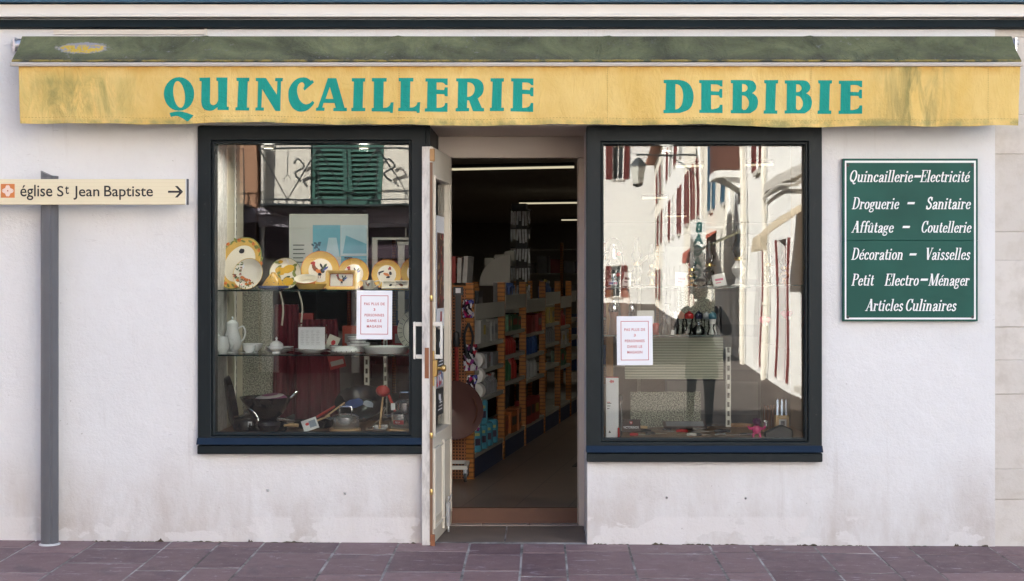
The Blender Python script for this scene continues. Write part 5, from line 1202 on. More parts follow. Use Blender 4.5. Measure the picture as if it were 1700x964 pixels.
def banded_bowl(label, px, Y, z, r_, h_):
    t_ = thing("banded_bowl", label, "bowl", at(px, Y, z), 0, "dark banded bowls"); mb = MB(); 
    mb.lathe([(r_*.55, 0), (r_*.58, .005), (r_*.88, h_*.6), (r_*.96, h_*.85), (r_, h_), (r_*.97, h_), (r_*.6, .012), (0, .01)], 30)
    for i in range(14):
        a = 2*math.pi*i/14; q = MB(); q.box(-.0025, .0025, -.001, .001, h_*.62, h_*.97); q.xf(Matrix.Rotation(a, 4, 'Z') @ Matrix.Translation((0, -r_*.955, 0)) @ Matrix.Rotation(R(-12), 4, 'X')); merge(mb, q, mi=1)
    for z_ in (.60, .98):
        q = MB(); rr_ = r_*(.885 if z_ < .7 else .99); q.tube([(rr_*math.cos(2*math.pi*i/30), rr_*math.sin(2*math.pi*i/30), h_*z_) for i in range(30)], .0014, 5, True); merge(mb, q, mi=1)
    build("bowl_body", mb, m_band, t_)
banded_bowl("white bowl with dark banding, lower of the pair behind the notice", 595, .36, ZS2+.004, .072, .055)
banded_bowl("white bowl with dark banding nested on top behind the notice", 594, .36, ZS2+.045, .062, .05)
banded_bowl("small dark banded cup beside the printed card box", 557, .30, ZS2+.012, .034, .034)
lathe_thing("saucer", "small white saucer under the banded cup", "saucer", 557, .30, ZS2, [(.03, 0), (.034, .004), (.052, .010), (.053, .012), (.03, .007), (0, .006)], m_porcelain)
def cov_x(t_):
    mb = MB(); mb.lathe([(.07, .022), (.066, .034), (.045, .044), (0, .048)], 28); build("lid", mb, m_porcelain, t_)
    mb = MB()
    for i in range(18): a = 2*math.pi*i/18; mb.cbox((.0865*math.cos(a), .0865*math.sin(a), .016), (.003, .003, .008))
    build("band", mb, m_band[1], t_)
lathe_thing("covered_dish", "low white lidded dish with dark notched rim at the shelf edge", "dish", 574, .21, ZS2, [(.05, 0), (.055, .004), (.085, .012), (.086, .022), (.07, .022), (0, .012)], m_porcelain, cov_x)
lathe_thing("tart_dish", "white fluted tart dish at the right end of the lower shelf", "dish", 641, .26, ZS2, [(.112, 0), (.118, .004), (.132, .040), (.134, .042), (.128, .040), (.112, .010), (0, .008)], m_porcelain, n=64, flute=.02)
def big_band(t_, rr_):
    mb = MB()
    for i in range(26):
        a = 2*math.pi*i/26; q = MB(); q.box(-.0012, .0012, -.0165, -.0150, rr_*.80, rr_*.97); q.xf(Matrix.Rotation(a, 4, 'Y')); 
        for v in q.v: v.y = yprof(min(rr_, math.hypot(v.x, v.z)), rr_) - .0015 + (v.y+.015)
        merge(mb, q)
    q = MB(); q.tube([(rr_*.74*math.cos(2*math.pi*i/40), yprof(rr_*.74, rr_)-.0005, rr_*.74*math.sin(2*math.pi*i/40)) for i in range(40)], .0013, 4, True); merge(mb, q)
    mb.xf(Matrix.Rotation(R(-8), 4, 'X')); [setattr(v, 'z', v.z+rr_*.99) for v in mb.v]; build("dark_band", mb, m_band[1], t_)
pal2 = list(pal)
plate("large white plate with dark banded rim standing at the shelf end", 696, 0, 36, .42, ZS2, [(1, P_W)], [], tilt=8, group=None, extra=big_band)
# printed card box and card
bx = thing("card_box", "clear box of printed white cards among the porcelain", "card box", at(517.5, .22, ZS2+.028)); wq = 44*k(.22)/2; hq = 38*k(.22)
mb = MB(); mb.box(-wq, wq, -.004, .0, 0, hq-.006); mb.mi = 1
rr = random.Random(3)
for i in range(9):
    for j in range(4): mb.box(-wq+.015+j*.030, -wq+.015+j*.030+rr.uniform(.010, .022), -.0045, -.0041, hq-.03-i*.0095, hq-.028-i*.0095)
build("printed_card", mb, [m_white, M("print_grey", (.42, .42, .44), .6)], bx)
mb = MB(); mb.box(-wq-.003, wq+.003, .004, .07, 0, hq+.008); build("acrylic_case", mb, m_clear, bx, smooth=0)
mb = MB(); mb.mi = 0; mb.box(-.035, .035, -.001, .001, 0, .085); mb.mi = 1; q = MB(); blob(q, .005, .045, .014, .017, 0, -.0015, 6); merge(mb, q, mi=1); mb.xf(Matrix.Rotation(R(24), 4, 'Y'))
solo("price_card", mb, [M("card_cream", (.60, .58, .50), .6), m_red], "tilted cream card with red mark beside the card box", "card", at(547, .36, ZS2+.02))

# cloth hanging behind -------------------------------------------------
m_cloth = M("wine_red_cloth", (.085, .004, .013), .85, .2, 6, .15, 120)
def apron(px0, px1, py0, py1, Y, label, folds, sd):
    x0, x1, z0, z1 = X(px0, Y), X(px1, Y), Z(py1, Y), Z(py0, Y); c = Vector(((x0+x1)/2, Y, z0)); q = random.Random(sd); ph = [q.uniform(0, 6) for _ in range(4)]
    def f(th):
        def g(u, v):
            x = (x0-c.x) + (x1-x0)*u; wv = .022*math.sin(folds*6.28*u + ph[0] + .7*v) * (.3 + .7*(1-v)) + .008*math.sin(2.3*folds*6.28*u + ph[1]) + .006*math.sin(9*v + ph[2])
            x *= (.82 + .18*(1-v)**.6); return (x, wv + th, (z1-z0)*v + .012*math.sin(9*u+ph[3])*(1-v))
        return g
    t_ = thing("apron", label, "apron", c)
    mb = MB(); mb.grid(f(0), 60, 30); mb.grid(f(.004), 60, 30); build("cloth", mb, m_cloth, t_, recalc=False, smooth=80); return t_, c
t1, c1 = apron(452, 500, 505, 690, .80, "narrow wine red apron hanging behind the sugar bowl", 2, 4)
t2, c2 = apron(488, 566, 530, 712, .70, "wide wine red apron hanging behind the card box", 3, 9)
for tt, cc, pts in ((t1, c1, [(464, 480), (470, 510), (468, 540)]), (t2, c2, [(496, 484), (502, 510), (500, 535)])):
    mb = MB(); mb.tube(cr([P(a, b, .68) - cc for a, b in pts], 5), .006, 6); build("curved_handle", mb, M("handle_cream", (.5, .48, .42), .6), tt)  # curved metal handles, attached to the aprons like straps
mb = MB(); mb.box(-.05, .05, -.002, .002, 0, .09); mb.mi = 1; mb.box(-.04, .04, -.003, -.0022, .02, .05); mb.xf(Matrix.Rotation(R(-14), 4, 'Y')); solo("packet", mb, [M("packet_red", (.28, .02, .02), .4), M("packet_grey", (.3, .28, .27), .4)], "small red packet hanging below the lower glass shelf", "packet", P(562, 611, .66))
for i, (px, c) in enumerate(((505, (.25, .03, .03)), (585, (.3, .05, .03)), (668, (.22, .015, .02)))):
    mb = MB(); mb.box(-.06, .06, -.03, .03, 0, .16); mb.mi = 1; mb.box(-.045, .045, -.031, -.0302, .05, .11)
    solo("carton", mb, [M("carton_red%s" % "abc"[i], c, .6), M("carton_grey%s" % "abc"[i], (.2, .2, .2), .6)], ("dark red carton behind the card box", "dark red carton behind the banded bowls", "dark red carton behind the tart dish")[i], "carton", at(px, .98, ZS2-.02 if i else ZS2+.06), bevel=.002)

# pots and pans --------------------------------------------------------
zb = PT_L
def pan_prof(r_, h_, t_=.003): return [(0, 0), (r_*.86, 0), (r_*.93, .004), (r_, h_), (r_+.003, h_), (r_+.003, h_-.002), (r_+.001, h_)] and [(r_*.86, 0), (r_*.94, .006), (r_, h_), (r_+.004, h_+.001), (r_-t_, h_), (r_*.90, .010), (0, .006)]
gp = thing("grill_pan", "round black pan standing on edge against the side wall", "pan", at(377, .36, zb), 0)
mb = MB(); mb.lathe(pan_prof(.155, .035), 36); Mx = Matrix.Translation((0, 0, .157)) @ Matrix.Rotation(R(20), 4, 'Z') @ Matrix.Rotation(R(80), 4, 'Y'); mb.xf(Mx); build("pan_body", mb, m_black, gp)
mb = MB(); mb.lathe([(.09, .012), (.09, .013)], 24); mb.xf(Mx); build("paper_label", mb, M("label_grey", (.42, .42, .42), .6, .3, 20), gp)
mb = MB(); mb.box(-.002, .002, -.05, .05, 0, .26); mb.xf(Matrix.Rotation(R(8), 4, 'Y')); solo("leaflet", mb, M("leaflet_pink", (.55, .40, .40), .6, .3, 14), "pale pink printed sheet behind the standing black pan", "leaflet", at(372, .52, zb+.12))
kt = thing("casserole", "squat black lidded pot with steel wire handle and white price tag", "pot", at(408, .24, zb))
mb = MB(); mb.lathe([(.055, 0), (.07, .004), (.076, .035), (.070, .068), (.068, .070), (.074, .074), (.070, .080), (.03, .094), (0, .096)], 30); build("pot_body", mb, m_black, kt)
mb = MB(); mb.lathe([(.006, .094), (.014, .104), (.010, .110), (0, .111)], 14); build("knob", mb, m_steel, kt)
mb = MB(); mb.tube(cr([(.0, 0, .122), (.022, 0, .125), (.045, 0, .112), (.066, 0, .085), (.074, 0, .058)], 5), .0035, 8); build("handle", mb, m_chrome, kt)
mb = MB(); mb.box(.026, .050, -.072, -.071, .028, .060); mb.mi = 1; mb.box(.034, .044, -.0726, -.0721, .036, .050); build("price_tag", mb, [m_white, m_ink], kt)
wk = thing("wok", "large black wok behind the squat pot", "wok", at(442, .46, zb+.05))
mb = MB(); mb.lathe([(.06, 0), (.10, .03), (.15, .115), (.158, .13), (.160, .132), (.150, .128), (.10, .045), (0, .02)], 40); build("wok_body", mb, m_black, wk)
mb = MB(); mb.tube(cr([(.15, -.03, .125), (.185, -.02, .16), (.185, .02, .16), (.15, .03, .125)], 5), .006, 8); build("handle", mb, m_chrome, wk)
mb = MB(); mb.lathe([(.12, 0), (.125, .05)], 32); solo("pan_stand", mb, m_black, "black ring base under the large wok", "stand", at(442, .46, zb))
mb = MB(); mb.lathe([(.10, 0), (.101, .004), (.085, .022), (.05, .032), (0, .035)], 30, sx=1, sy=.8, mis=[0, 0, 1, 0]); mb.xf(Matrix.Rotation(R(8), 4, 'X') @ Matrix.Rotation(R(-5), 4, 'Y'))
solo("wok_sleeve", mb, [M("sleeve_purple", (.22, .03, .14), .4, .2, 12), M("sleeve_pale", (.52, .46, .46), .5, .2, 16)], "purple and white packaging lid resting in the black wok", "packaging", at(449, .44, zb+.165))
def frypan(label, px, Y, z, r_, handle, hm, name="frying_pan"):
    t_ = thing(name, label, "frying pan", at(px, Y, z)); mb = MB(); mb.lathe(pan_prof(r_, .042), 36); build("pan_body", mb, m_black, t_)
    mb = MB(); a, b = handle; mb.tube(cr([a, (Vector(a)+Vector(b))/2 + Vector((0, 0, .004)), b], 4), [.007]*3 + [.010]*6, 8); build("handle", mb, hm, t_)
m_woodh = wood("handle_wood", (.62, .40, .20), (.72, .50, .27), (8, 1, 1))
frypan("black frying pan with pale wooden handle pointing forward", 445, .20, zb, .115, ((.105, -.06, .04), (.19, -.075, .042)), m_woodh)
frypan("flat black frying pan behind the steel saucepan", 520, .42, zb, .12, ((-.1, -.05, .04), (-.2, -.10, .06)), m_steel)
mb = MB(); mb.box(-.045, .045, -.001, .001, 0, .075); mb.mi = 1; q = MB(); blob(q, -.015, .045, .012, .010, 0, -.0015, 8); merge(mb, q, mi=1); mb.mi = 2; mb.box(-.005, .035, -.0016, -.0011, .015, .06)
mb.xf(Matrix.Rotation(R(-32), 4, 'X') @ Matrix.Rotation(R(-22), 4, 'Y')); solo("leaflet", mb, [m_white, m_red, M("leaflet_blue", (.30, .36, .46), .6)], "crumpled white leaflet beside the steel saucepan", "leaflet", at(518, .17, zb+.012))
mb = MB(); mb.lathe([(.090, 0), (.092, .003), (.092, .014), (.090, .017), (0, .017)], 34); solo("wooden_board", mb, m_woodh, "round wooden board under the steel saucepan", "board", at(573, .22, zb))
mb = MB(); mb.lathe([(.078, 0), (.080, .003), (.080, .014), (.078, .017), (0, .017)], 34); solo("wooden_board", mb, m_woodh, "round wooden board under the pot with red label", "board", at(664, .22, zb))
def steelpot(label, px, Y, z, r_, h_, lid=True, red=False, name="saucepan"):
    t_ = thing(name, label, "saucepan", at(px, Y, z)); mb = MB(); mb.lathe([(r_*.92, 0), (r_, .008), (r_, h_), (r_+.003, h_+.002), (r_-.003, h_), (r_-.003, .01), (0, .008)], 40); build("pot_body", mb, m_steel, t_)
    mb = MB()
    for s in (-1, 1): mb.tube(cr([(s*r_, -.025, h_*.8), (s*(r_+.028), -.02, h_*.9), (s*(r_+.028), .02, h_*.9), (s*r_, .025, h_*.8)], 4), .0045, 8)
    build("side_handle", mb, m_chrome, t_)
    if lid:
        mb = MB(); mb.lathe([(r_+.001, h_+.003), (r_*.8, h_+.014), (0, h_+.022)], 36); l = build("lid", mb, m_steel, t_)
        mb = MB(); mb.tube([(-.036, 0, h_+.018), (-.034, 0, h_+.060), (.034, 0, h_+.060), (.036, 0, h_+.018)], .0045, 8); build("handle", mb, m_chrome, l)
    if red:
        mb = MB(); n = 8; ys = []
        for j in range(n+1): a = R(-128 + 52*j/n); ys.append(((r_+.0012)*math.cos(a), (r_+.0012)*math.sin(a)))
        for (a, b) in zip(ys, ys[1:]): mb.add([(a[0], a[1], .028), (b[0], b[1], .028), (b[0], b[1], .052), (a[0], a[1], .052)], [(0, 1, 2, 3)])
        mb.mi = 1
        q = text_mb("Kitty", .020)if False else MB()
        q.tube(cr([(0, 0, .034), (.006, 0, .046), (.009, 0, .034), (.014, 0, .044), (.019, 0, .034), (.025, 0, .043), (.03, 0, .036)], 4), .0012, 5)
        for v in q.v: a = R(-118) + v.x/r_; v.xyz = ((r_+.002)*math.cos(a), (r_+.002)*math.sin(a) , v.z)
        merge(mb, q, mi=1); build("brand_label", mb, [M("label_red", (.36, .02, .02), .4), m_white], t_, recalc=False)
    return t_
steelpot("low steel saucepan with tall lid handle on a wooden board", 574, .22, zb+.017, .078, .066)
steelpot("steel pot with red label on a wooden board at the right end", 667, .22, zb+.017, .070, .085, lid=False, red=True)
steelpot("steel steamer insert stacked on the red labelled pot", 674, .24, zb+.105, .064, .06, lid=True, name="steamer")
bw_ = thing("wok", "dark wok with blue printed wrapper behind the steel saucepan", "wok", at(600, .46, zb))
mb = MB(); mb.lathe([(.06, 0), (.10, .03), (.150, .10), (.153, .102), (.145, .10), (.1, .04), (0, .02)], 36); mb.xf(Matrix.Translation((0, 0, .075)) @ Matrix.Rotation(R(38), 4, 'X')); build("wok_body", mb, m_black, bw_)
mb = MB(); q = MB(); blob(q, -.03, 0, .05, .03, .2, 0, 12, .2, 3); merge(mb, q, mi=0); q = MB(); blob(q, .05, -.005, .035, .022, -.3, -.001, 12, .2, 5); merge(mb, q, mi=1); mb.xf(Matrix.Translation((0, -.085, .15)) @ Matrix.Rotation(R(-30), 4, 'X')); build("wrapper", mb, [M("wrapper_blue", (.03, .07, .22), .4, .3, 20), M("wrapper_white", (.4, .45, .5), .4, .3, 20)], bw_, recalc=False)
# utensils
m_redsil = M("red_silicone", (.45, .025, .02), .4, .1)
def utensil(label, p0, p1, mat_h, head=None, mat_head=None, r_=.005, name="spatula", tag_=None):
    t_ = thing(name, label, "utensil", p0); d = Vector(p1) - Vector(p0)
    mb = MB(); mb.tube([(0, 0, 0), d*.5, d], [r_, r_*1.1, r_*.9], 8); build("handle", mb, mat_h, t_)
    if head: mb = MB(); head(mb, d); build("head", mb, mat_head, t_)
    if tag_: mb = MB(); mb.box(-.012, .012, -.010, -.009, -.02, .02); mb.xf(Matrix.Translation(d*tag_)); build("price_tag", mb, m_white, t_)
def ladle(mb, d):
    q = MB(); q.lathe([(0, -.030), (.022, -.022), (.040, .0), (.042, .004), (.038, .002), (.02, -.016), (0, -.022)], 20); q.xf(Matrix.Translation(d + Vector((0, -.012, .02))) @ Matrix.Rotation(R(-58), 4, 'X')); merge(mb, q)
utensil("red ladle with pale wooden handle standing beside the pots", P(630, 712, .17), P(636, 655, .22), m_woodh, ladle, m_redsil, .006, "ladle")
def spat(mb, d):
    q = MB(); q.prism([(-.012, 0), (.012, 0), (.022, .05), (.016, .058), (-.016, .058), (-.022, .05)], -.003, .003); q.xf(Matrix.Translation(d) @ Matrix.Rotation(R(150), 4, 'Y')); merge(mb, q)
utensil("grey spatula with red grip beside the red ladle", P(645, 655, .19), P(656, 683, .18), m_redsil, spat, m_dark, .009, tag_=.7)
def spoon(mb, d):
    q = MB(); q.lathe([(0, -.010), (.014, -.006), (.022, .002), (.020, .002), (0, -.006)], 16, sx=1.3, sy=.8); q.xf(Matrix.Translation(d) @ Matrix.Rotation(R(-35), 4, 'X')); merge(mb, q)
utensil("steel serving spoon lying in front of the red ladle", P(640, 688, .22), P(613, 713, .15), m_chrome, spoon, m_chrome, .003, "serving_spoon")
utensil("red handled utensil leaning behind the steel saucepan", P(526, 692, .30), P(556, 674, .36), m_redsil, None, None, .007, "whisk")
utensil("pale wooden spoon leaning behind the steel saucepan", P(540, 692, .28), P(572, 668, .36), m_woodh, None, None, .005, "wooden_spoon")
utensil("dark wooden spoon lying across the frying pan", P(510, 704, .26), P(548, 690, .28), m_woodh, None, None, .005, "wooden_spoon")
mb = MB(); mb.tube(cr([(0, 0, 0), (.01, 0, .05), (.03, 0, .1)], 4), .003, 6); mb.tube(cr([(.02, 0, .0), (.03, 0, .05), (.035, 0, .09)], 4), .003, 6); mb.box(-.03, .05, -.02, .02, -.06, 0); solo("grater", mb, m_steel, "steel grater standing between the red ladle and blue wok", "grater", P(630, 705, .34))
# ================================================================== LANTERN WINDOW
ZR1, ZR2, zr = Z(475.5, .14), Z(556, .14), PT_R
shelf("glass_shelf", XR0+.056, X(1246, .14), ZR1, .14, .50, "glass shelf under the hurricane lantern and oil lamps")
shelf("glass_shelf", XR0+.056, X(1196, .14), ZR2, .14, .50, "glass shelf under the pepper mills")
shelf("glass_shelf", X(1252, .2), XR1-.025, ZR1+.01, .20, .52, "shorter glass shelf at the right end of the lantern window")
m_rib = slats("ribbed_panel", (.42, .42, .34), (.26, .26, .21), 62)
mb = MB(); mb.box(-.30, .30, 0, .02, 0, .255); solo("ribbed_panel", mb, m_rib, "pale ribbed panel under the pepper mill shelf", "panel", at(1119, .56, ZR2-.285))
mb = MB(); mb.box(-.22, .22, 0, .02, 0, .22); solo("back_panel", mb, m_speck, "speckled felt panel low in the lantern window", "panel", at(1105, .80, zr))
mb = MB(); mb.box(-.115, .115, 0, .02, 0, .31); solo("back_panel", mb, m_speck, "upright speckled panel behind the pepper mills", "panel", at(1156, .56, ZR2))
mb = MB(); mb.box(-.022, .022, -.02, .02, 0, .86); solo("wooden_post", mb, wood("post_wood", (.30, .15, .05), (.42, .22, .08), (6, 6, 1)), "brown wooden post at the left end of the lantern window", "post", at(1012, .60, zr))
def lantern(label, px, Y, z, s=1.0):
    t_ = thing("hurricane_lantern", label, "lantern", at(px, Y, z))
    mb = MB(); mb.lathe([(.045, 0), (.048, .004), (.048, .035), (.040, .046), (.020, .054), (.018, .062), (.03, .066), (.03, .074), (0, .074)], 24); build("tank", mb, m_chrome, t_)
    mb = MB(); mb.lathe([(.026, .075), (.040, .10), (.041, .125), (.030, .155)], 24); build("globe", mb, m_clear, t_)
    mb = MB(); mb.lathe([(.032, .156), (.034, .164), (.026, .170), (.026, .215), (.030, .219), (.022, .232), (.018, .250), (0, .252)], 24); build("chimney_hood", mb, m_chrome, t_)
    mb = MB()
    for q in (-1, 1): mb.tube(cr([(q*.044, 0, .03), (q*.058, 0, .06), (q*.058, 0, .15), (q*.050, 0, .19), (q*.030, 0, .205)], 5), .0055, 8)
    build("side_tube", mb, m_chrome, t_)
    mb = MB(); mb.tube(cr([(-.056, 0, .17), (-.045, 0, .255), (0, 0, .285), (.045, 0, .255), (.056, 0, .17)], 6), .0018, 6)
    for zz in (.095, .135): mb.tube([(.0425*math.cos(a*.35), .0425*math.sin(a*.35), zz) for a in range(18)], .0014, 5, True)
    build("wire_bail", mb, m_chrome, t_)
    for (x, zz) in ((.030, .19), (.028, .070)):
        mb = MB(); mb.lathe([(0, -.008), (.011, -.004), (.012, .004), (0, .008)], 12); mb.xf(Matrix.Translation((x, -.036, zz)) @ Matrix.Rotation(R(90), 4, 'X')); build("knob", mb, m_redsil, t_)
    mb = MB(); mb.box(-.03, .026, -.0505, -.049, .008, .030); mb.mi = 1; mb.box(-.026, -.004, -.0512, -.0507, .012, .026); mb.mi = 2; mb.box(0, .022, -.0512, -.0507, .012, .026)
    build("tank_label", mb, [M("label_pale", (.6, .6, .68), .4), M("label_blue", (.08, .09, .35), .4), M("label_pink", (.45, .12, .22), .4)], t_)
lantern("chrome hurricane lantern with red knobs at the left end of the upper shelf", 1018, .24, ZR1)
def oil_lamp(label, px, Y, z, h_, base, glass=True, r_=.034):
    t_ = thing("oil_lamp", label, "oil lamp", at(px, Y, z), 0, "oil lamps on the lantern shelf")
    mb = MB(); bh = h_*.42; mb.lathe([(r_*1.15, 0), (r_*1.2, .006), (r_*.6, .014), (r_*.42, bh*.35), (r_*.95, bh*.55), (r_*1.05, bh*.72), (r_*.6, bh*.9), (r_*.45, bh), (0, bh)], 22); build("font", mb, base, t_)
    mb = MB(); mb.lathe([(r_*.55, bh+.001), (r_*.7, bh+.008), (r_*.62, bh+.022), (.3*r_, bh+.026), (0, bh+.026)], 18); mb.tube([(r_*.5, 0, bh+.010), (r_*1.0, 0, bh+.010)], .0025, 6); mb.lathe([(.007, 0), (.007, .003)], 8, (r_*1.0, 0, bh+.008)); build("burner", mb, m_gold, t_)
    if glass:
        mb = MB(); zz = bh+.024; mb.lathe([(r_*.55, zz), (r_*1.0, zz + (h_-zz)*.22), (r_*1.0, zz + (h_-zz)*.32), (r_*.5, zz + (h_-zz)*.6), (r_*.42, h_)], 20); build("chimney", mb, m_clear, t_)
oil_lamp("clear oil lamp with tall chimney next to the hurricane lantern", 1057, .32, ZR1, .29, m_clear)
oil_lamp("oil lamp with two tiered brass font, third from the left end", 1082, .30, ZR1, .25, m_gold, r_=.026)
oil_lamp("short brass oil lamp in front of the dark gap", 1148, .22, ZR1, .20, m_gold, r_=.030)
oil_lamp("clear oil lamp right of the short brass lamp", 1177, .34, ZR1, .27, m_clear)
oil_lamp("white bellied oil lamp with pink print near the shelf end", 1226, .28, ZR1, .36, M("milk_glass", (.72, .70, .68), .2, .05), r_=.040)
oil_lamp("brass oil lamp alone on the shorter shelf", 1302, .32, ZR1+.01, .20, m_gold, r_=.030)
oil_lamp("clear oil lamp with narrow chimney on the shorter shelf", 1275, .40, ZR1+.01, .25, m_clear, r_=.028)
def card(label, px, Y, z, wd, ht, mats, rot=0, name="price_card"):
    mb = MB(); mb.box(-wd/2, wd/2, -.0008, .0008, 0, ht); mb.mi = 1; mb.box(-wd*.3, wd*.3, -.0016, -.0009, ht*.45, ht*.62); mb.box(-wd*.3, wd*.1, -.0016, -.0009, ht*.25, ht*.33); mb.xf(Matrix.Rotation(R(-14), 4, 'X') @ Matrix.Rotation(R(rot), 4, 'Y')); solo(name, mb, mats, label, "card", at(px, Y, z))
m_cardw = M("card_white", (.72, .71, .69), .6); m_pink = M("pink_print", (.62, .14, .24), .5)
card("white price card beside the hurricane lantern", 1040, .30, ZR1+.002, .05, .085, [m_cardw, m_ink], 6)
card("white card with pink print beside the short brass lamp", 1131, .30, ZR1+.002, .075, .085, [m_cardw, m_pink], 3)
card("white card with pink print leaning by the clear lamp", 1196, .30, ZR1+.002, .08, .075, [m_cardw, m_pink], -10)
# mills and bottles on the lower shelf
def mill(label, px, Y, z, h_, r_, body, cap, group="pepper mills on the lower shelf"):
    t_ = thing("pepper_mill", label, "pepper mill", at(px, Y, z), 0, group)
    mb = MB(); mb.lathe([(r_, 0), (r_*1.02, .004), (r_*.78, h_*.25), (r_*.66, h_*.42), (r_*.85, h_*.6), (r_*.9, h_*.66), (0, h_*.66)], 22); build("body", mb, body, t_)
    mb = MB(); mb.lathe([(r_*.9, h_*.665), (r_*1.0, h_*.72), (r_*.98, h_*.86), (r_*.6, h_*.94), (.3*r_, h_*.96), (.3*r_, h_*1.0), (0, h_)], 22); build("head", mb, cap, t_)
m_copper = M("copper_wood", (.26, .10, .06), .3, .15); m_tan = M("salmon_wood", (.50, .26, .19), .4, .1); m_redl2 = M("lacquer_red", (.45, .02, .02), .2, .1); m_navy = M("lacquer_navy", (.012, .014, .04), .2, .1); m_wh2 = M("lacquer_white", (.72, .71, .69), .25, .05); m_grey2 = M("lacquer_grey", (.4, .41, .43), .25, .05)
mill("brown mill with chrome head at the left end of the lower shelf", 1019, .26, ZR2, .20, .032, m_copper, m_chrome)
mill("small black and chrome mill behind the notice", 1049, .36, ZR2+.02, .17, .02, m_dark, m_chrome)
mill("tall salmon wooden mill behind the notice", 1037, .44, ZR2, .27, .034, m_tan, m_tan)
mill("salmon headed mill left of the red one", 1130, .36, ZR2, .135, .024, m_clear, m_tan)
mill("mill with red head", 1144, .34, ZR2, .135, .028, m_clear, m_redl2)
mill("mill with navy head right of the red one", 1160, .34, ZR2, .135, .026, m_clear, m_navy)
mill("mill with pale grey head", 1173, .38, ZR2, .13, .022, m_clear, m_grey2)
mill("white mill with blue cap beside the dark tin", 1183, .28, ZR2, .135, .024, m_wh2, M("cap_blue", (.05, .16, .22), .3))
mb = MB(); mb.lathe([(.022, 0), (.022, .16), (.019, .165), (0, .166)], 20); solo("tin", mb, m_dark, "black tin at the right end of the lower shelf", "tin", at(1192, .40, ZR2))
def bottle(label, px, Y, z, prof, mat, extra=None, name="bottle", cat="bottle"):
    return lathe_thing(name, label, cat, px, Y, z, prof, mat, extra)
def stop(mt):
    def f(t_): mb = MB(); mb.lathe([(.010, .093), (.012, .105), (.006, .110), (.008, .118), (0, .120)], 12); build("stopper", mb, mt, t_)
    return f
bottle("clear glass carafe with steel stopper left of the steel and black mill", 1102, .24, ZR2, [(.026, 0), (.032, .01), (.03, .05), (.012, .078), (.012, .092), (.0, .092)], m_clear, stop(m_chrome), "carafe", "carafe")
bottle("tall clear cruet behind the steel stoppered carafe", 1108, .40, ZR2, [(.03, 0), (.034, .01), (.034, .11), (.016, .14), (.016, .17), (.022, .175)], m_clear, None, "cruet", "cruet")
bottle("red tinted glass jar beside the notice", 1089, .30, ZR2, [(.02, 0), (.028, .02), (.026, .05), (.014, .065), (0, .066)], m_redsil, None, "jar", "jar")
sm = thing("salt_mill", "steel topped black mill lifted on a clear stand", "pepper mill", at(1121, .20, ZR2+.055)); mb = MB(); mb.lathe([(.013, 0), (.018, .006), (.018, .045), (0, .045)], 18); build("body", mb, m_dark, sm); mb = MB(); mb.lathe([(.018, .0455), (.018, .078), (.014, .086), (0, .087)], 18); build("cap", mb, m_chrome, sm)
mb = MB(); mb.lathe([(.03, 0), (.014, .006), (.012, .048), (.019, .054)], 16); build("stand", mb.xf(Matrix.Translation((0, 0, -.055))), m_clear, sm)
bottle("round clear sugar shaker with steel lid in front of the navy mill", 1160, .20, ZR2, [(.028, 0), (.036, .012), (.036, .035), (.02, .055), (0, .056)], m_clear, lambda t_: build("lid", MB().lathe([(.020, .0565), (.016, .068), (.005, .072), (.006, .080), (0, .081)], 16), m_chrome, t_), "shaker", "shaker")
bottle("small clear jug in front of the red headed mill", 1140, .20, ZR2, [(.022, 0), (.03, .012), (.026, .05), (.03, .06)], m_clear, None, "jug", "jug")
bottle("small clear vase in front of the white mill", 1181, .20, ZR2, [(.024, 0), (.026, .01), (.014, .04), (.022, .062)], m_clear, None, "vase", "vase")
card("white tag at the front of the lower shelf", 1116, .16, ZR2, .018, .030, [m_cardw, m_cardw], 12)
card("white card box behind the notice", 1072, .36, ZR2+.05, .10, .09, [m_cardw, m_red], 0)
# things on the floor of the lantern window
bxk = thing("tall_carton", "tall white carton with a dark corkscrew picture at the left end", "carton", at(1016.5, .16, zr)); hh = 100*k(.16); ww = 21*k(.16)
mb = MB(); mb.box(-ww/2, ww/2, 0, .05, 0, hh); build("carton", mb, m_white, bxk, bevel=.001)
mb = MB(); mb.box(-ww/2+.0005, ww/2-.0005, .0005, .0495, hh+.0002, hh+.004); build("red_top", mb, m_redsil, bxk)
mb = MB(); mb.mi = 1; q = MB(); blob(q, -.004, hh-.022, .013, .009, 0, -.0012, 10, .3, 2); merge(mb, q, mi=1); mb.mi = 0
for i, zz in enumerate((.20, .185, .17)): mb.box(-.03, -.005-.006*i, -.0012, -.0004, zz, zz+.004)
mb.mi = 1; mb.box(-.03, -.012, -.0012, -.0004, hh-.145, hh-.141); mb.mi = 0; mb.prism([(-.022, .03), (-.008, .03), (-.015, .045)], -.0012, -.0004)
build("print", mb, [m_ink, m_redl], bxk)
cw = thing("corkscrew", "black and steel lever corkscrew standing against the tall carton", "corkscrew", at(1029, .20, zr)); mb = MB(); mb.lathe([(.008, 0), (.014, .02), (.012, .09), (.010, .17), (.012, .20)], 14); mb.lathe([(.014, .2), (.020, .215), (.020, .235), (.010, .25), (0, .252)], 14); build("body", mb, m_dark, cw)
mb = MB(); mb.tube(cr([(.010, -.010, .04), (.013, -.014, .10), (.010, -.012, .16), (.004, -.016, .21)], 5), .004, 6); build("lever", mb, m_chrome, cw)
mb = MB(); mb.lathe([(.004, 0), (.006, .005), (.006, .06), (0, .064)], 10); solo("red_knife", mb, m_redl2, "thin red handled tool upright by the corkscrew", "knife", at(1027, .14, zr+.0))
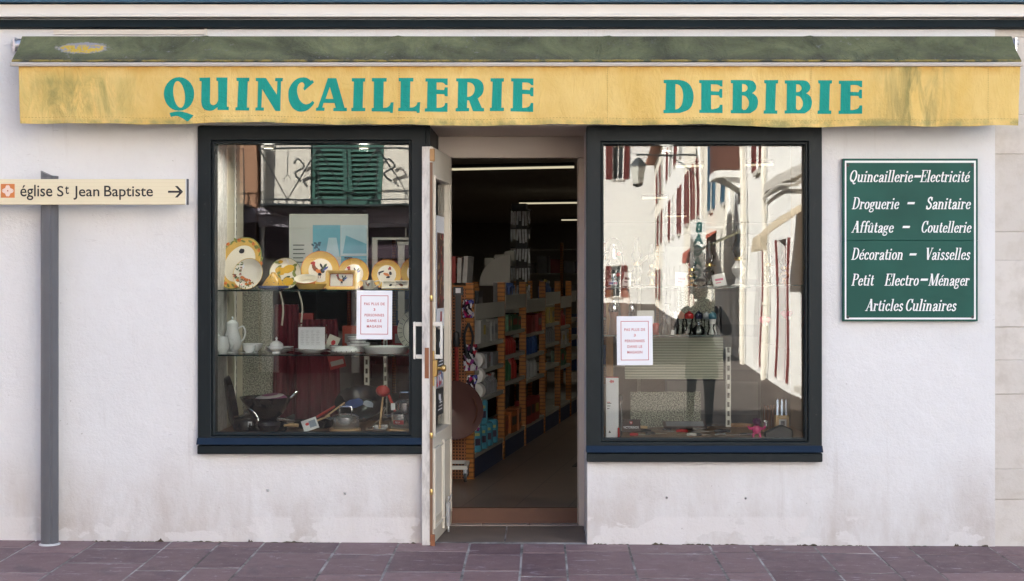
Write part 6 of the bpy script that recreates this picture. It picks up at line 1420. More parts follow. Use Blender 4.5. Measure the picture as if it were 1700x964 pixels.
kb = thing("knife_box", "dark brown knife box with a red shield emblem and white lettering", "box", at(1048, .24, zr+.03)); mb = MB(); mb.box(-.055, .055, 0, .012, 0, .075); mb.xf(Matrix.Rotation(R(-24), 4, 'X')); build("box", mb, M("box_brown", (.045, .022, .018), .45), kb)
mb = MB(); mb.mi = 0; q = MB(); q.prism([(-.009, .062), (.009, .062), (.009, .050), (0, .042), (-.009, .050)], -.0014, -.0006); merge(mb, q, mi=0); mb.mi = 1; mb.box(-.005, .005, -.0020, -.0015, .052, .055); mb.box(-.0015, .0015, -.0025, -.0021, .048, .059)
q = text_mb("VICTORINOX", .02, align='CENTER', bold=.0003); x0 = min(v.x for v in q.v); x1 = max(v.x for v in q.v); 
for v in q.v: v.x = (v.x-(x0+x1)/2)*.092/(x1-x0)
merge(mb, q, (0, -.0012, .018), mi=1); mb.xf(Matrix.Rotation(R(-24), 4, 'X')); build("emblem", mb, [M("shield_red", (.40, .03, .03), .4), m_white], kb, recalc=False)
# knives laid out on the display floor
def knife(label, px, py, length, ang, hm, bl=m_steel, tilt=0, blade_w=.022, hw=.013):
    t_ = thing("knife", label, "knife", Vector((0, 0, 0)), R(ang), "knives laid out in the lantern window")
    Yk = 8.5*(H-zr-.006)/((py-PY)/S) - 8.5; t_.location = (X(px, Yk), Yk, zr+.007)
    mb = MB(); L2 = length*.58; mb.prism([(0, -blade_w/2), (L2*.7, -blade_w/2), (L2, blade_w*.3), (L2*.5, blade_w/2), (0, blade_w/2)], -.001, .001, 'xy'); build("blade", mb, bl, t_)
    mb = MB(); mb.tube([(-.002, 0, .002), (-length*.2, 0, .004), (-length*.42, 0, .002)], [hw*.6, hw*.75, hw*.65], 8); build("handle", mb, hm, t_)
kn = [(1062, 716, .16, 170, m_dark, "small black handled knife below the knife box"), (1075, 710, .18, 5, m_woodh, "wooden handled knife behind the scattered small knives"), (1092, 706, .15, 25, m_dark, "black handled knife tilted behind the scattered knives"),
      (1100, 714, .13, 160, m_chrome, "all steel knife in the middle of the display floor"), (1088, 720, .14, 10, m_dark, "front black handled paring knife"), (1122, 716, .17, 178, m_redl2, "red handled paring knife lying across the middle"), (1150, 712, .20, 3, m_dark, "long knife lying behind the paring knives"),
      (1140, 722, .14, 165, m_wh2, "white handled knife near the front edge"), (1185, 716, .24, 176, m_dark, "long black carving knife pointing at the pink opener"), (1205, 722, .16, 12, m_chrome, "steel knife lying by the carving knife"), (1060, 722, .12, 0, m_redsil, "short red handled knife in the front corner"),
      (1165, 722, .12, 8, m_dark, "short black knife at the front edge"), (1228, 722, .18, 172, m_chrome, "steel fish knife in front of the pink opener")]
for px, py, L_, a, hm, lab in kn: knife(lab, px, py, L_, a, hm)
knife("big carving knife with thick pale wooden handle beside the pink opener", 1214, 706, .34, 150, wood("handle_oak", (.42, .22, .10), (.55, .31, .15), (8, 1, 1)), hw=.020)
mb = MB(); mb.box(-.13, .13, 0, .10, 0, .012); mb.mi = 1; mb.box(-.115, .115, .01, .09, .0122, .014); mb.xf(Matrix.Rotation(R(14), 4, 'X')); solo("knife_case", mb, [M("case_brown", (.07, .045, .04), .5), M("case_grey", (.28, .28, .31), .25)], "flat brown case with grey lining behind the knives", "case", at(1138, .50, zr+.02))
po = thing("bottle_opener", "hot pink bottle opener with spread arms and legs and dark purple ball on top", "bottle opener", at(1256, .18, zr)); m_hot = M("hot_pink", (.62, .03, .20), .35, .05)
mb = MB(); mb.lathe([(.010, .022), (.024, .034), (.028, .050), (.020, .064), (.016, .070), (0, .071)], 16, sy=.7)
for s in (-1, 1): mb.tube(cr([(s*.010, 0, .030), (s*.020, -.004, .016), (s*.018, -.006, .0), (s*.026, -.012, .003)], 5), [.009]*5 + [.007]*11, 8); mb.tube(cr([(s*.020, 0, .056), (s*.036, -.002, .052), (s*.046, -.004, .060), (s*.048, -.006, .068)], 5), [.008]*8 + [.006]*8, 8)
build("body", mb, m_hot, po); mb = MB(); mb.lathe([(0, .072), (.020, .078), (.026, .094), (.020, .110), (0, .116)], 18); build("ball", mb, M("plum", (.10, .015, .09), .2), po)
mb = MB(); mb.lathe([(0, 0), (.016, .002), (.018, .03), (.014, .034), (0, .034)], 14); solo("chrome_stopper", mb, m_chrome, "chrome bottle stopper behind the pink opener", "stopper", at(1271, .24, zr+.06)); mb = MB(); mb.lathe([(.006, 0), (.006, .058), (.014, .0595), (0, .0598)], 12); solo("stopper_stand", mb, m_clear, "clear stand under the chrome stopper", "stand", at(1271, .24, zr))
bk = thing("knife_block", "pale wooden block holding three knives with bluish blades", "knife block", at(1298, .34, zr)); mb = MB(); mb.box(-.04, .04, -.03, .05, 0, .115); build("block", mb, m_woodh, bk, bevel=.003)
mb = MB(); mb.box(-.022, .022, -.0315, -.0305, .05, .095); mb.mi = 1; mb.box(-.012, .012, -.0322, -.0316, .058, .085); build("block_label", mb, [m_cardw, M("label_dim", (.15, .15, .17), .5)], bk)
for x in (-.026, 0, .025): mb = MB(); mb.prism([(x-.006, .1155), (x+.006, .1155), (x+.006, .20), (x+.001, .215), (x-.006, .20)], -.001, .001); build("blade", mb, M("blade_blue", (.45, .55, .75), .2, .05, metal=.6), bk)
mb = MB(); mb.prism([(-.08, 0), (.08, 0), (.08, .05), (.02, .075), (-.08, .03)], -.03, .04); solo("sharpener", mb, m_dark, "black knife sharpener in front of the wooden block", "sharpener", at(1292, .18, zr), bevel=.006)
def rack(label, px, Y, n):
    t_ = thing("plate_rack", label, "rack", at(px, Y, zr)); mb = MB(); mb.box(-.02*n/2-.01, .02*n/2+.01, -.05, .05, 0, .015)
    build("rack_base", mb, m_woodh, t_)
    for i in range(n): mb = MB(); mb.tube(cr([(-.02*n/2+.02*i+.01, -.04, .015), (-.02*n/2+.02*i+.01, -.035, .14), (-.02*n/2+.02*i+.01, .035, .14), (-.02*n/2+.02*i+.01, .04, .015)], 4), .003, 6); build("wire_hoop", mb, m_copper, t_)
rack("brown hooped rack behind the wooden knife block", 1283, .55, 6)
mb = MB(); mb.lathe([(0, 0), (.02, .004), (.026, .02), (.02, .036), (0, .04)], 16); 
for nm, px, py, lab in (("ornament", 1270, 532, "red heart ornament hanging low at the right side"), ("ornament", 1306, 522, "pink heart ornament hanging high at the right side")):
    t_ = thing(nm, lab, "ornament", P(px, py, .36)); q = MB(); ht = [(.0, -.030)] + [(.028*math.sin(a)**3*1.0, .0022*(13*math.cos(a)-5*math.cos(2*a)-2*math.cos(3*a)-math.cos(4*a))*.9) for a in [i*math.pi/10 for i in range(1, 20)]][::-1]
    q.prism([(.034*math.sin(a)**3, .0021*(13*math.cos(a)-5*math.cos(2*a)-2*math.cos(3*a)-math.cos(4*a))) for a in [i*2*math.pi/24 for i in range(24)]], -.006, .006); build("heart", q, M("heart_pink", (.55, .04, .12), .35), t_, bevel=.003)
    q = MB(); q.tube([(0, 0, .02), (0, 0, ZR1+.002 - t_.location.z)], .001, 5); build("cord", q, m_rail, t_); q = MB(); q.box(.006, .016, -.009, -.0065, -.03, -.01); build("price_tag", q, m_white, t_)

# ================================================================== SHOP INTERIOR GOODS (axes turned with the aisle)
m_peg = perforated("peg_board", (.34, .125, .045), (.03, .012, .006), 45, .26)
t = NT("slotted_orange_post"); x, y, z = t.xyz(); f = t.ramp(t.math('ABSOLUTE', t.math('SUBTRACT', t.math('FRACT', t.math('MULTIPLY', z, 30)), .5)), .20, .14)
t.col(t.mix(t.math('MULTIPLY', f, .6), (.40, .145, .022), (.06, .02, .006))); t.p(Roughness=.5); m_post = t.mat
m_shelfgrey = M("shelf_grey", (.34, .33, .29), .5, .08, 4); m_navyb = M("plinth_navy", (.03, .045, .10), .5, .1)
VS = [0, 1.17, 2.14, 3.17, 4.10, 4.85, 5.8]; HS = 1.395; DEP = .46
su = thing("shelving_unit", "long orange slotted shop shelving along the aisle, filled with hardware goods", "shelving", O_I, RZI)
for v in VS:
    mb = MB(); mb.box(-.055, 0, v-.02, v+.02, 0, HS); mb.box(-DEP, -DEP+.05, v-.02, v+.02, 0, HS); build("upright", mb, m_post, su)
mb = MB(); mb.box(-.45, -.056, -.012, .012, .0, HS-.03); build("end_panel", mb, m_peg, su)
mb = MB(); mb.box(-.45, -.056, -.03, -.013, HS-.045, HS-.02); build("end_rail", mb, m_post, su)
LV = [.17, .55, .76, .95, 1.16]
for i, (a, b) in enumerate(zip(VS, VS[1:])):
    for j, zq in enumerate(LV):
        zz = zq + (.0 if i % 2 == 0 else .05)*(j > 0); mb = MB(); mb.box(-DEP, -.006, a+.022, b-.022, zz-.03, zz)
        if j == 4: mb.box(-.0055, .004, a+.022, b-.022, zz-.03, zz+.085)
        build("shelf", mb, m_shelfgrey, su)
mb = MB(); mb.box(-DEP, -.012, .022, VS[-1], .0, .135); build("plinth", mb, m_navyb, su)
mb = MB(); mb.box(-DEP-.01, -DEP-.001, .03, VS[-1], .0, HS); build("back_board", mb, M("back_brown", (.06, .04, .03), .8), su)
rr = random.Random(21)
def goods(nm, mb, mats, label, cat, u, v, z, group=None, rz=0, **kw): return solo(nm, mb, mats, label, cat, I(u, v, z), RZI + rz, group, **kw)
# paper rolls, blue packs
for i in range(3):
    mb = MB(); n = 24; mb.lathe([(.020, -.05), (.056, -.05), (.056, .05), (.020, .05), (.020, -.05)], n); mb.xf(Matrix.Rotation(R(90), 4, 'X'))
    goods("paper_roll", mb, M("roll_white", (.72, .70, .66), .9), ("bottom paper roll of the three in the first bay", "middle paper roll of the three in the first bay", "top paper roll of the three in the first bay")[i], "paper roll", -.035, .26, LV[1]+.057+.112*i, "paper rolls in the first shelf bay")
def bluepack(u, v, z, label):
    mb = MB(); mb.lathe([(.066, 0), (.072, .006), (.072, .166), (.062, .178), (0, .179)], 18); mb.mi = 1
    q = MB(); q.box(-.022, .022, -.0745, -.070, .05, .10); q.xf(Matrix.Rotation(R(45), 4, 'Z')); merge(mb, q, mi=1); q = MB(); q.box(-.03, .02, -.0745, -.070, .12, .14); q.xf(Matrix.Rotation(R(40), 4, 'Z')); merge(mb, q, mi=2)
    goods("blue_pack", mb, [M("pack_blue", (.07, .27, .36), .3, .25, 30), M("pack_label", (.05, .03, .05), .4), M("pack_yellow", (.35, .36, .12), .4)], label, "pack", u, v, z, "blue packs at the bottom of the first bay")
k_ = 0
for zq, rowname in ((.171, "lower"), (.348, "upper")):
    for j, (u, v) in enumerate(((-.055, .20), (-.055, .40), (-.055, .60), (-.055, .80))): bluepack(u, v, zq if zq < .2 else .352, f"{('front', 'second', 'third', 'rear')[j]} blue pack of the {rowname} layer in the first bay") if zq < .2 or j < 2 else None
LVZ = lambda i, j: LV[j] + (.05 if i % 2 and j > 0 else 0)
cols = {"red": (.30, .025, .02), "orange": (.42, .11, .02), "white": (.42, .41, .39), "blue": (.03, .08, .25), "green": (.03, .12, .05), "grey": (.22, .22, .23), "black": (.02, .02, .022), "yellow": (.45, .32, .04)}
gm = {c: M(c + "_goods", tuple(q*.8 for q in v), .4, .3, 18) for c, v in cols.items()}
ordn = ["first", "second", "third", "fourth", "fifth", "sixth"]; lvn = ["bottom", "second", "third", "fourth", "top"]
def gbottle(c, h_): 
    q = MB(); q.lathe([(.035, 0), (.038, .006), (.038, h_*.62), (.015, h_*.8), (.015, h_*.9)], 14); q.mi = 1; q.lathe([(.018, h_*.9), (.018, h_), (0, h_)], 12); return q
def gbox(w_, d_, h_): q = MB(); q.box(-w_/2, w_/2, -d_/2, d_/2, 0, h_); q.mi = 1; q.box(w_/2+.0003, w_/2+.001, -d_*.35, d_*.35, h_*.35, h_*.75); return q
grr = random.Random(77)
def grow(i, j, kind, c, c2, n, label, h_=.18, v0=.06, dv=.10, u=-.055):
    for q in range(n):
        v = VS[i] + v0 + dv*q
        h2 = h_*grr.uniform(.86, 1.08); c3 = grr.choice((c2, c2, "white", "grey", "yellow", "red"))
        if kind == 'bottle': goods("bottle", gbottle(c, h2), [gm[c], gm[c3]], label, "bottle", u, v, LVZ(i, j), f"{c} bottles, {ordn[i]} bay")
        else: goods("box", gbox(.10*grr.uniform(.85, 1.05), dv*grr.uniform(.72, .94), h2), [gm[c], gm[c3]], label, "box", u + grr.uniform(-.02, .01), v, LVZ(i, j), f"{c} boxes, {ordn[i]} bay", rz=R(grr.uniform(-7, 7)), bevel=.002)
grow(0, 3, 'box', "white", "grey", 6, "white box in the row on the fourth shelf of the first bay", .165, .30, .115)
grow(0, 3, 'bottle', "orange", "white", 1, "orange bottle at the front of the first bay", .19, .10)
grow(0, 2, 'box', "grey", "white", 3, "grey carton on the third shelf of the first bay", .12, .5, .17)
grow(0, 1, 'bottle', "grey", "white", 5, "dark grey bottle behind the paper rolls", .17, .45, .12)
grow(0, 4, 'box', "black", "grey", 1, "black bag shaped box on the top shelf of the first bay", .17, .25, .22)
grow(1, 4, 'box', "blue", "white", 6, "blue book standing on the top shelf of the second bay", .17, .2, .05)
grow(1, 4, 'box', "grey", "white", 1, "pale book ending the blue row of the second bay", .17, .10, .04)
grow(1, 2, 'bottle', "red", "white", 5, "red bottle on the third shelf of the second bay", .17, .14, .11)
grow(1, 1, 'bottle', "green", "red", 3, "green bottle on the second shelf of the second bay", .22, .12, .12); grow(1, 1, 'bottle', "red", "red", 2, "red bottle on the second shelf of the second bay", .22, .50, .12)
grow(1, 0, 'box', "orange", "black", 3, "orange crate at the bottom of the second bay", .17, .16, .25); grow(1, 3, 'box', "green", "grey", 4, "green box on the fourth shelf of the second bay", .12, .2, .18)
grow(2, 0, 'box', "red", "black", 4, "dark red crate at the bottom of the third bay", .2, .14, .22); grow(2, 4, 'bottle', "white", "red", 2, "white bottle with red cap on the top shelf of the third bay", .21, .2, .12)
grow(2, 2, 'bottle', "blue", "white", 5, "blue bottle on the third shelf of the third bay", .19, .14, .14); grow(2, 3, 'box', "red", "white", 4, "red box on the fourth shelf of the third bay", .15, .14, .2); grow(2, 1, 'bottle', "white", "blue", 4, "white bottle on the second shelf of the third bay", .2, .14, .18)
grow(3, 3, 'box', "yellow", "grey", 3, "yellow box on the fourth shelf of the fourth bay", .16, .14, .22); grow(3, 2, 'bottle', "grey", "white", 5, "grey bottle on the third shelf of the fourth bay", .17, .12, .14); grow(3, 4, 'bottle', "blue", "black", 3, "blue bottle on the top shelf of the fourth bay", .2, .15, .16)
grow(4, 2, 'box', "white", "red", 3, "white box on the third shelf of the fifth bay", .15, .12, .2); grow(4, 3, 'bottle', "red", "white", 3, "red bottle on the fourth shelf of the fifth bay", .17, .12, .16); grow(4, 1, 'box', "green", "white", 3, "green box on the second shelf of the fifth bay", .15, .12, .2)
# goods hung on the end panel
def bagset(px, py, wpx, hpx, label, sd):
    q = random.Random(sd); Yb = 2.02; mb = MB()
    c = P(px, py, Yb); wq, hq = wpx*k(Yb), hpx*k(Yb)
    mb.grid(lambda u, v: (-wq/2 + wq*u + .01*math.sin(9*v), -.02 - .03*math.sin(math.pi*u)*math.sin(math.pi*v) - .010*math.sin(14*u+9*v), -hq + hq*v), 10, 14)
    mb.grid(lambda u, v: (-wq/2 + wq*u + .01*math.sin(9*v), -.008, -hq + hq*v), 2, 2)
    t_ = solo("hanging_bag", mb, [bagmats[sd % 3]], label, "bag", c, 0, "glossy bags hung on the end panel", recalc=False, smooth=20); return t_
def bagmat(i):
    t = NT("glossy_bag%s" % "abc"[i]); v = t.node("ShaderNodeTexVoronoi", {'Vector': t.tc.outputs['Object'], 'Scale': 34.0}); q = t.node("ShaderNodeSeparateColor", {0: v.outputs['Color']}).outputs
    c = t.mix(t.ramp(q[0], .55, .6), ((.02, .02, .03), (.03, .015, .03), (.05, .03, .02))[i], (.55, .53, .55)); c = t.mix(t.ramp(q[1], .74, .76), c, ((.35, .03, .05), (.10, .10, .35), (.45, .30, .05))[i]); c = t.mix(t.ramp(q[2], .8, .82), c, ((.25, .05, .2), (.35, .02, .1), (.30, .06, .22))[i])
    t.col(c); t.p(Roughness=.15); t.bump(t.noise(40, 3), .8, .01); return t.mat
bagmats = [bagmat(i) for i in range(3)]
bagset(777, 497, 16, 30, "glossy bag hung highest on the end panel", 1); bagset(781, 571, 20, 44, "glossy dark bag hung second on the end panel", 0); bagset(783, 622, 16, 42, "glossy purple bag hung third on the end panel", 1); bagset(783, 673, 24, 42, "glossy yellow and white bag hung lowest on the end panel", 2)
mb = MB(); mb.box(-.02, .02, -.03, -.012, 0, .30); mb.mi = 1; mb.box(-.035, .035, -.032, -.012, .30, .36); mb.mi = 2; mb.box(-.018, .018, -.0335, -.0325, .315, .35)
solo("hand_saw", mb, [m_dark, M("card_dark", (.03, .03, .035), .5), m_white], "dark carded tool with white label near the top of the end panel", "tool", P(761, 560, 2.02))
mb = MB(); mb.tube(cr([(0, -.03, 0), (.005, -.03, -.18), (.0, -.03, -.42)], 5), .014, 8); mb.mi = 1; mb.lathe([(.02, 0), (.026, .03), (.02, .10), (0, .11)], 12, (0, -.03, 0)); solo("red_strap", mb, [gm["red"], m_dark], "red strap hanging from a dark handle on the end panel", "strap", P(758, 575, 2.0))
mb = MB(); mb.tube(cr([(0, -.02, 0), (.03, -.02, -.1), (.0, -.02, -.25), (-.03, -.02, -.1), (0, -.02, 0)], 6), .010, 6); solo("cable_loop", mb, m_dark, "black cable loop on the end panel", "cable", P(778, 536, 2.0))
bp = thing("round_pan", "big round brown pan lid hung low on the end panel", "pan", P(754, 680, 1.92)); mb = MB(); mb.lathe([(0, 0), (.13, .004), (.19, .02), (.205, .03), (.207, .034), (.19, .028), (0, .014)], 40); mb.xf(Matrix.Rotation(R(90), 4, 'X')); build("pan_body", mb, M("pan_brown", (.085, .04, .035), .25, .15), bp)
mb = MB(); mb.tube([(.16*math.cos(a*.08-.6), -.036, .16*math.sin(a*.08-.6)) for a in range(16)], .006, 6); build("painted_shine_arc", mb, M("shine_copper", (.35, .16, .11), .25, metal=.7), bp)  # copper-coloured arc imitates a highlight on the lid
for i in range(5):
    mb = gbox(.03 if i else .04, .20, .19 - .01*(i % 2)); mb.xf(Matrix.Rotation(R(-4+2*i), 4, 'Y')); goods("binder", mb, [gm[("red", "white", "red", "white", "white")[i]], gm["white"]], ("red binder nearest the door on top of the end panel", "white binder with red dot beside the first red binder", "second red binder on the end panel", "white binder with slanting back", "plain white binder last on the end panel")[i], "binder", -.20+.040*i-.035, .12, HS)
m_blister = M('clear_blister', (.45, .47, .50), .12, .6, 25)
# trolley with castors behind the end panel edge
tr = thing("trolley", "low pale tube trolley on black castors beside the end panel", "trolley", P(752, 776, 1.75)); mb = MB(); mb.box(-.12, .10, -.015, .015, -.012, .012); mb.box(-.12, .10, .3, .33, -.012, .012); mb.box(.075, .10, .0151, .2999, -.012, .012); build("frame", mb, m_rail, tr)
for x, y in ((.085, 0), (.085, .31), (-.03, -.02)):
    mb = MB(); mb.lathe([(.032, -.010), (.034, 0), (.032, .010)], 16); mb.xf(Matrix.Translation((x, y, -.068)) @ Matrix.Rotation(R(90), 4, 'Y')); c_ = build("castor", mb, m_dark, tr); mb = MB(); mb.box(x-.014, x+.014, y-.014, y+.014, -.05, -.012); build("castor_fork", mb, m_chrome, c_)
# tall black rack of carded tools, fan shaped board, ladder frame, far shelves
Yt = 5.6; tw = thing("card_rack", "tall black rack hung with clear carded packs behind the shelving", "rack", (X(866, Yt), Yt, .10), RZI); kz = lambda py: Z(py, Yt) - .10; wt = 17*k(Yt)
mb = MB(); mb.box(-wt*.55, wt*.55, .0, .03, 0, kz(352)); mb.box(-wt*.9, wt*.5, -.05, .05, kz(352), kz(338)); build("rack_body", mb, m_dark, tw)
rr = random.Random(5)
for r_, py in enumerate((350, 380, 412, 444, 472)):
    mb = MB(); mb.box(-wt, wt, -.06, -.001, kz(py), kz(py)+.012); build("hook_bar", mb, m_dark, tw)
    for i in range(7):
        mb = MB(); x = -wt*.85 + wt*1.7*i/6; L_ = rr.uniform(.09, .14); mb.cbox((x, -.07-.01*(i % 2), kz(py)-.006-L_/2), (.019, .010, L_), Matrix.Rotation(R(rr.uniform(-5, 5)), 3, 'Y')); build("carded_pack", mb, m_blister, tw)
Yt = 4.4; fb = thing("fan_board", "grey quarter round display board above the first shelf bays", "board", (X(847, Yt), Yt, .10), RZI); Rf = 52*k(Yt); kz = lambda py: Z(py, Yt) - .10
mb = MB(); mb.prism([(0, kz(474))] + [(-Rf*math.sin(R(a)), kz(474) + Rf*.98*math.cos(R(a))) for a in range(0, 91, 6)], -.01, .01); build("board", mb, M("fan_grey", (.42, .40, .36), .6, .05), fb); mb = MB(); mb.box(-.06, -.01, .011, .05, 0, kz(440)); build("post", mb, m_dark, fb)
for i in range(3): mb = MB(); mb.box(-Rf*.85+.09*i, -Rf*.85+.085+.09*i, .012, .03, kz(440)+.02*i, kz(428)+.03*i); build("header_card", mb, m_shelfgrey, fb)
rk = thing("tube_rack", "pale bent tube rack with cartons deep in the aisle", "rack", I(.05, 5.2), RZI); mb = MB(); 
for x in (-.02, .62): mb.tube(cr([(x, 0, 0), (x, 0, 1.4), (x+.05, 0, 1.62), (x+.2, 0, 1.68)], 4), .018, 8)
for zz in (.5, 1.0, 1.4): mb.tube([(-.02, 0, zz), (.62, 0, zz)], .012, 6)
build("frame", mb, m_rail, rk)
for z, c, lab in ((1.02, "red", "red carton on the pale tube rack"), (1.42, "white", "white carton on top of the pale tube rack"), (.52, "blue", "blue carton low on the pale tube rack")):
    goods("box", gbox(.22, .2, .2), [gm[c], gm["grey"]], lab, "box", .25, 5.2, z, bevel=.002)
for n_, (u, v, lab) in enumerate(((-2.6, 7.5, "tall dark shelf block far back at the left of the shop"), (-.8, 9.5, "tall dark shelf block far back in the middle of the shop"), (.95, 11, "tall dark shelf block at the far right of the aisle"))):
    t_ = thing("tall_shelf", lab, "shelving", I(u, v), RZI); mb = MB()
    for x in (-.6, -.02, .56): mb.box(x, x+.04, 0, .04, 0, 1.9)
    build("upright", mb, m_post, t_)
    for j in range(6): mb = MB(); mb.box(-.56, .56, .045, .4, .15+.33*j, .17+.33*j); build("shelf", mb, m_shelfgrey, t_)
    q = random.Random(n_)
    for j in range(5): 
        mb = MB(); mb.mi = 0; x = -.52
        while x < .45: w_ = q.uniform(.08, .22); h_ = q.uniform(.1, .26); mb.box(x, x+w_, .06, .3, .171+.33*j, .171+.33*j+h_); x += w_ + q.uniform(.01, .05); mb.mi = q.randrange(4)
        o = build("stored_goods", mb, [gm["grey"], gm["red"], gm["white"], gm["blue"]], t_); o['kind'] = 'stuff'
# dark worn strips on the floor
for (u, v) in ((.62, 1.0), (.85, 2.7)):
    mb = MB(); mb.box(-.03, .03, -.22, .22, .0005, .004); solo("floor_strip", mb, m_dark, ("dark rubber strip on the tiles near the threshold", "dark rubber strip on the tiles further down the aisle")[v > 2], "floor strip", I(u, v, 0), RZI)
mb = MB(); mb.box(-.9, .9, 0, .45, 0, .95); mb.mi = 1; mb.box(-.92, .92, -.02, .47, .95, .99); solo("counter", mb, [M("counter_grey", (.16, .15, .14), .6), M("counter_top", (.28, .25, .22), .5)], "grey shop counter in the dark behind the crockery window", "counter", (-2.4, 3.4, .1), RZI)
mb = MB(); mb.box(-.35, .35, 0, .3, 0, 1.75); mb.mi = 1
for j in range(5): mb.box(-.33, .33, -.012, -.002, .1+.33*j, .34+.33*j)
solo("cabinet", mb, [M("cabinet_grey", (.17, .17, .17), .6), M("drawer_grey", (.24, .24, .23), .5)], "grey drawer cabinet behind the speckled panel of the lantern window", "cabinet", (1.25, 2.4, .1), RZI)
# ================================================================== PERSON (mirrored in the lantern window, taking a picture)
def skin(name, pts, edges, mat, parent=None, sub=1, root=0):
    me = bpy.data.meshes.new(name); me.from_pydata([p[:3] for p in pts], edges, []); o = bpy.data.objects.new(name, me); COL.objects.link(o)
    o.modifiers.new("skin", 'SKIN'); 
    lay = me.skin_vertices[0] if me.skin_vertices else None
    for v, p in zip(lay.data, pts): v.radius = (p[3], p[4] if len(p) > 4 else p[3]); v.use_root = False
    lay.data[root].use_root = True
    s = o.modifiers.new("sub", 'SUBSURF'); s.levels = s.render_levels = sub
    dg = bpy.context.evaluated_depsgraph_get(); m2 = bpy.data.meshes.new_from_object(o.evaluated_get(dg)); bpy.data.objects.remove(o); bpy.data.meshes.remove(me)
    m2.materials.clear(); m2.materials.append(mat); m2.polygons.foreach_set('use_smooth', [True]*len(m2.polygons))
    o = bpy.data.objects.new(name, m2); COL.objects.link(o)
    if parent: o.parent = parent
    return o
pp = thing("person", "person in dark coat and leggings raising a camera, mirrored in the lantern window", "person", (1.83, -8.45, -.233), 0)
m_skin = M("skin", (.50, .29, .21), .5, .05); m_coat = M("dark_coat", (.016, .017, .022), .85, .3, 30); m_legg = M("dark_leggings", (.012, .012, .015), .8, .3); m_shoe = M("black_shoe", (.015, .015, .016), .4)
# body faces +y; x to its own left is -x
body = [(0, 0, .92, .13, .10), (0, 0, 1.10, .12, .09), (0, .01, 1.30, .15, .10), (0, .0, 1.42, .07, .06), (0, .01, 1.50, .052, .055),
        (.09, 0, .86, .10, .10), (.105, .03, .50, .062, .065), (.10, -.02, .10, .040, .042), (.105, .06, .045, .036, .03), (.11, .14, .035, .032, .022),
        (-.09, 0, .86, .10, .10), (-.11, .0, .50, .062, .065), (-.13, -.06, .10, .040, .042), (-.14, .02, .045, .036, .03), (-.15, .10, .035, .032, .022),
        (.17, 0, 1.37, .058, .058), (.26, .10, 1.17, .045, .045), (.13, .27, 1.36, .033, .033), (.085, .30, 1.43, .028, .024),
        (-.17, 0, 1.37, .058, .058), (-.26, .10, 1.17, .045, .045), (-.13, .27, 1.36, .033, .033), (-.085, .30, 1.43, .028, .024)]
ed = [(0, 1), (1, 2), (2, 3), (3, 4), (0, 5), (5, 6), (6, 7), (7, 8), (8, 9), (0, 10), (10, 11), (11, 12), (12, 13), (13, 14), (2, 15), (15, 16), (16, 17), (17, 18), (2, 19), (19, 20), (20, 21), (21, 22)]
skin("body", body, ed, m_legg, pp)
# coat over trunk and thighs
mb = MB(); mb.lathe([(.20, .62), (.19, .80), (.165, .95), (.15, 1.08), (.175, 1.25), (.185, 1.36), (.12, 1.43), (.075, 1.46), (.07, 1.45)], 28, sy=.74); build("coat", mb, m_coat, pp)
for s in (1, -1):
    mb = MB(); mb.tube(cr([(s*.13, 0, 1.38), (s*.19, .02, 1.34), (s*.265, .10, 1.165), (s*.19, .20, 1.28), (s*.13, .27, 1.365)], 5), [.075]*5 + [.068]*5 + [.060]*5 + [.050]*6, 12); build("sleeve", mb, m_coat, pp)
    mb = MB(); cx_, cy_ = (.105, .06) if s > 0 else (-.14, .02); mb.lathe([(.052, .0), (.056, .012), (.054, .04), (.040, .075), (.046, .10), (.048, .12)], 16, (cx_-s*.003, cy_-.05, .001), sy=1.1); mb.tube(cr([(cx_, cy_-.04, .045), (cx_+s*.004, cy_+.05, .045), (cx_+s*.008, cy_+.13, .036)], 4), [.05]*4 + [.046]*4 + [.03], 12); low = min(v.z for v in mb.v); build("shoe", mb, m_shoe, pp)
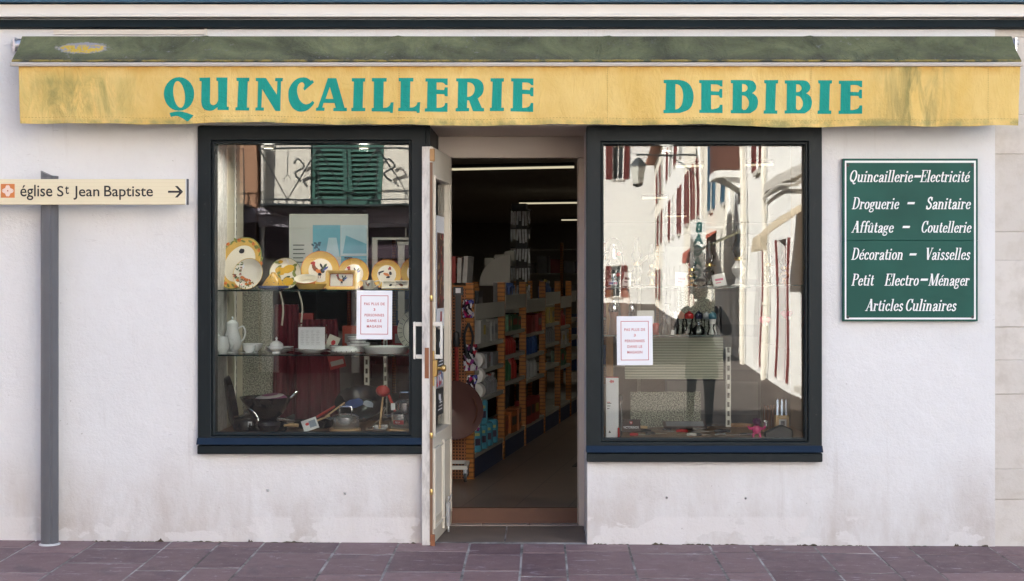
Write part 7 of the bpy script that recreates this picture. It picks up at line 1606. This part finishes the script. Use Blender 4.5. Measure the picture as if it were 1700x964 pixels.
# head with face and hair
mb = MB(); mb.lathe([(0, -.125), (.035, -.118), (.058, -.085), (.070, -.04), (.076, .01), (.074, .06), (.055, .10), (.025, .118), (0, .121)], 24, (0, .03, 1.625), sy=1.22)
for i, v in enumerate(mb.v):
    if v.y > .09 and 1.55 < v.z < 1.60: v.y -= .006
mb.lathe([(0, -.02), (.012, -.012), (.009, .012), (.004, .03), (0, .032)], 10, (0, .122, 1.612), sy=1.2)
for s in (1, -1): mb.lathe([(0, -.03), (.012, -.022), (.014, .012), (0, .03)], 10, (s*.076, .02, 1.62), sx=.5, sy=1.3)
hd = build("head", mb, m_skin, pp)
mb = MB()
for s in (1, -1): mb.lathe([(0, -.008), (.012, 0), (0, .008)], 10, (s*.03, .116, 1.632), sy=.6)
build("eye", mb, m_ink, hd); mb = MB(); mb.lathe([(0, -.006), (.022, 0), (0, .006)], 10, (0, .112, 1.568), sy=.5); build("mouth", mb, M("lips", (.40, .13, .11), .5), hd)
mb = MB(); mb.lathe([(.074, -.10), (.088, -.04), (.090, .03), (.084, .08), (.060, .118), (.028, .134), (0, .137)], 24, (0, .006, 1.625), sy=1.12)
for v in mb.v:
    if v.y > .065 and v.z < 1.685: v.y = min(v.y, .05); v.x *= 1.02
build("hair", mb, M("brown_hair", (.05, .028, .016), .6, .3, 40), hd)
# camera held at the face, fingers closed round it
mb = MB(); mb.box(-.07, .07, .27, .325, 1.43, 1.525); mb.box(-.025, .025, .285, .32, 1.526, 1.55); c_ = solo("photo_camera", mb, m_dark, "black camera held up in both hands by the mirrored person", "camera", pp.location, bevel=.006)
mb = MB(); mb.lathe([(.034, 0), (.036, .004), (.036, .05), (.032, .055), (.028, .05), (0, .04)], 20); mb.xf(Matrix.Translation((0, .326, 1.475)) @ Matrix.Rotation(R(-90), 4, 'X')); build("lens", mb, m_dark, c_)
for s in (1, -1):
    mb = MB(); mb.lathe([(0, -.045), (.026, -.035), (.030, .0), (.028, .03), (0, .045)], 12, (s*.085, .285, 1.455), sx=.55, sy=.95); h_ = build("hand", mb, m_skin, pp)
    for i, (dz, L_) in enumerate(((.035, .058), (.015, .066), (-.006, .062), (-.026, .050))):
        q = MB(); q.tube(cr([(s*.088, .305, 1.455+dz), (s*.080, .338, 1.456+dz), (s*(.080-L_*.5), .341, 1.458+dz), (s*(.080-L_*.75), .334, 1.458+dz)], 4), [.0085]*5 + [.008]*4 + [.0065]*4, 8); build("finger", q, m_skin, h_)
    q = MB(); q.tube(cr([(s*.085, .275, 1.44), (s*.074, .258, 1.455), (s*.052, .256, 1.475)], 4), [.011]*4 + [.009]*5, 8); build("thumb", q, m_skin, h_)
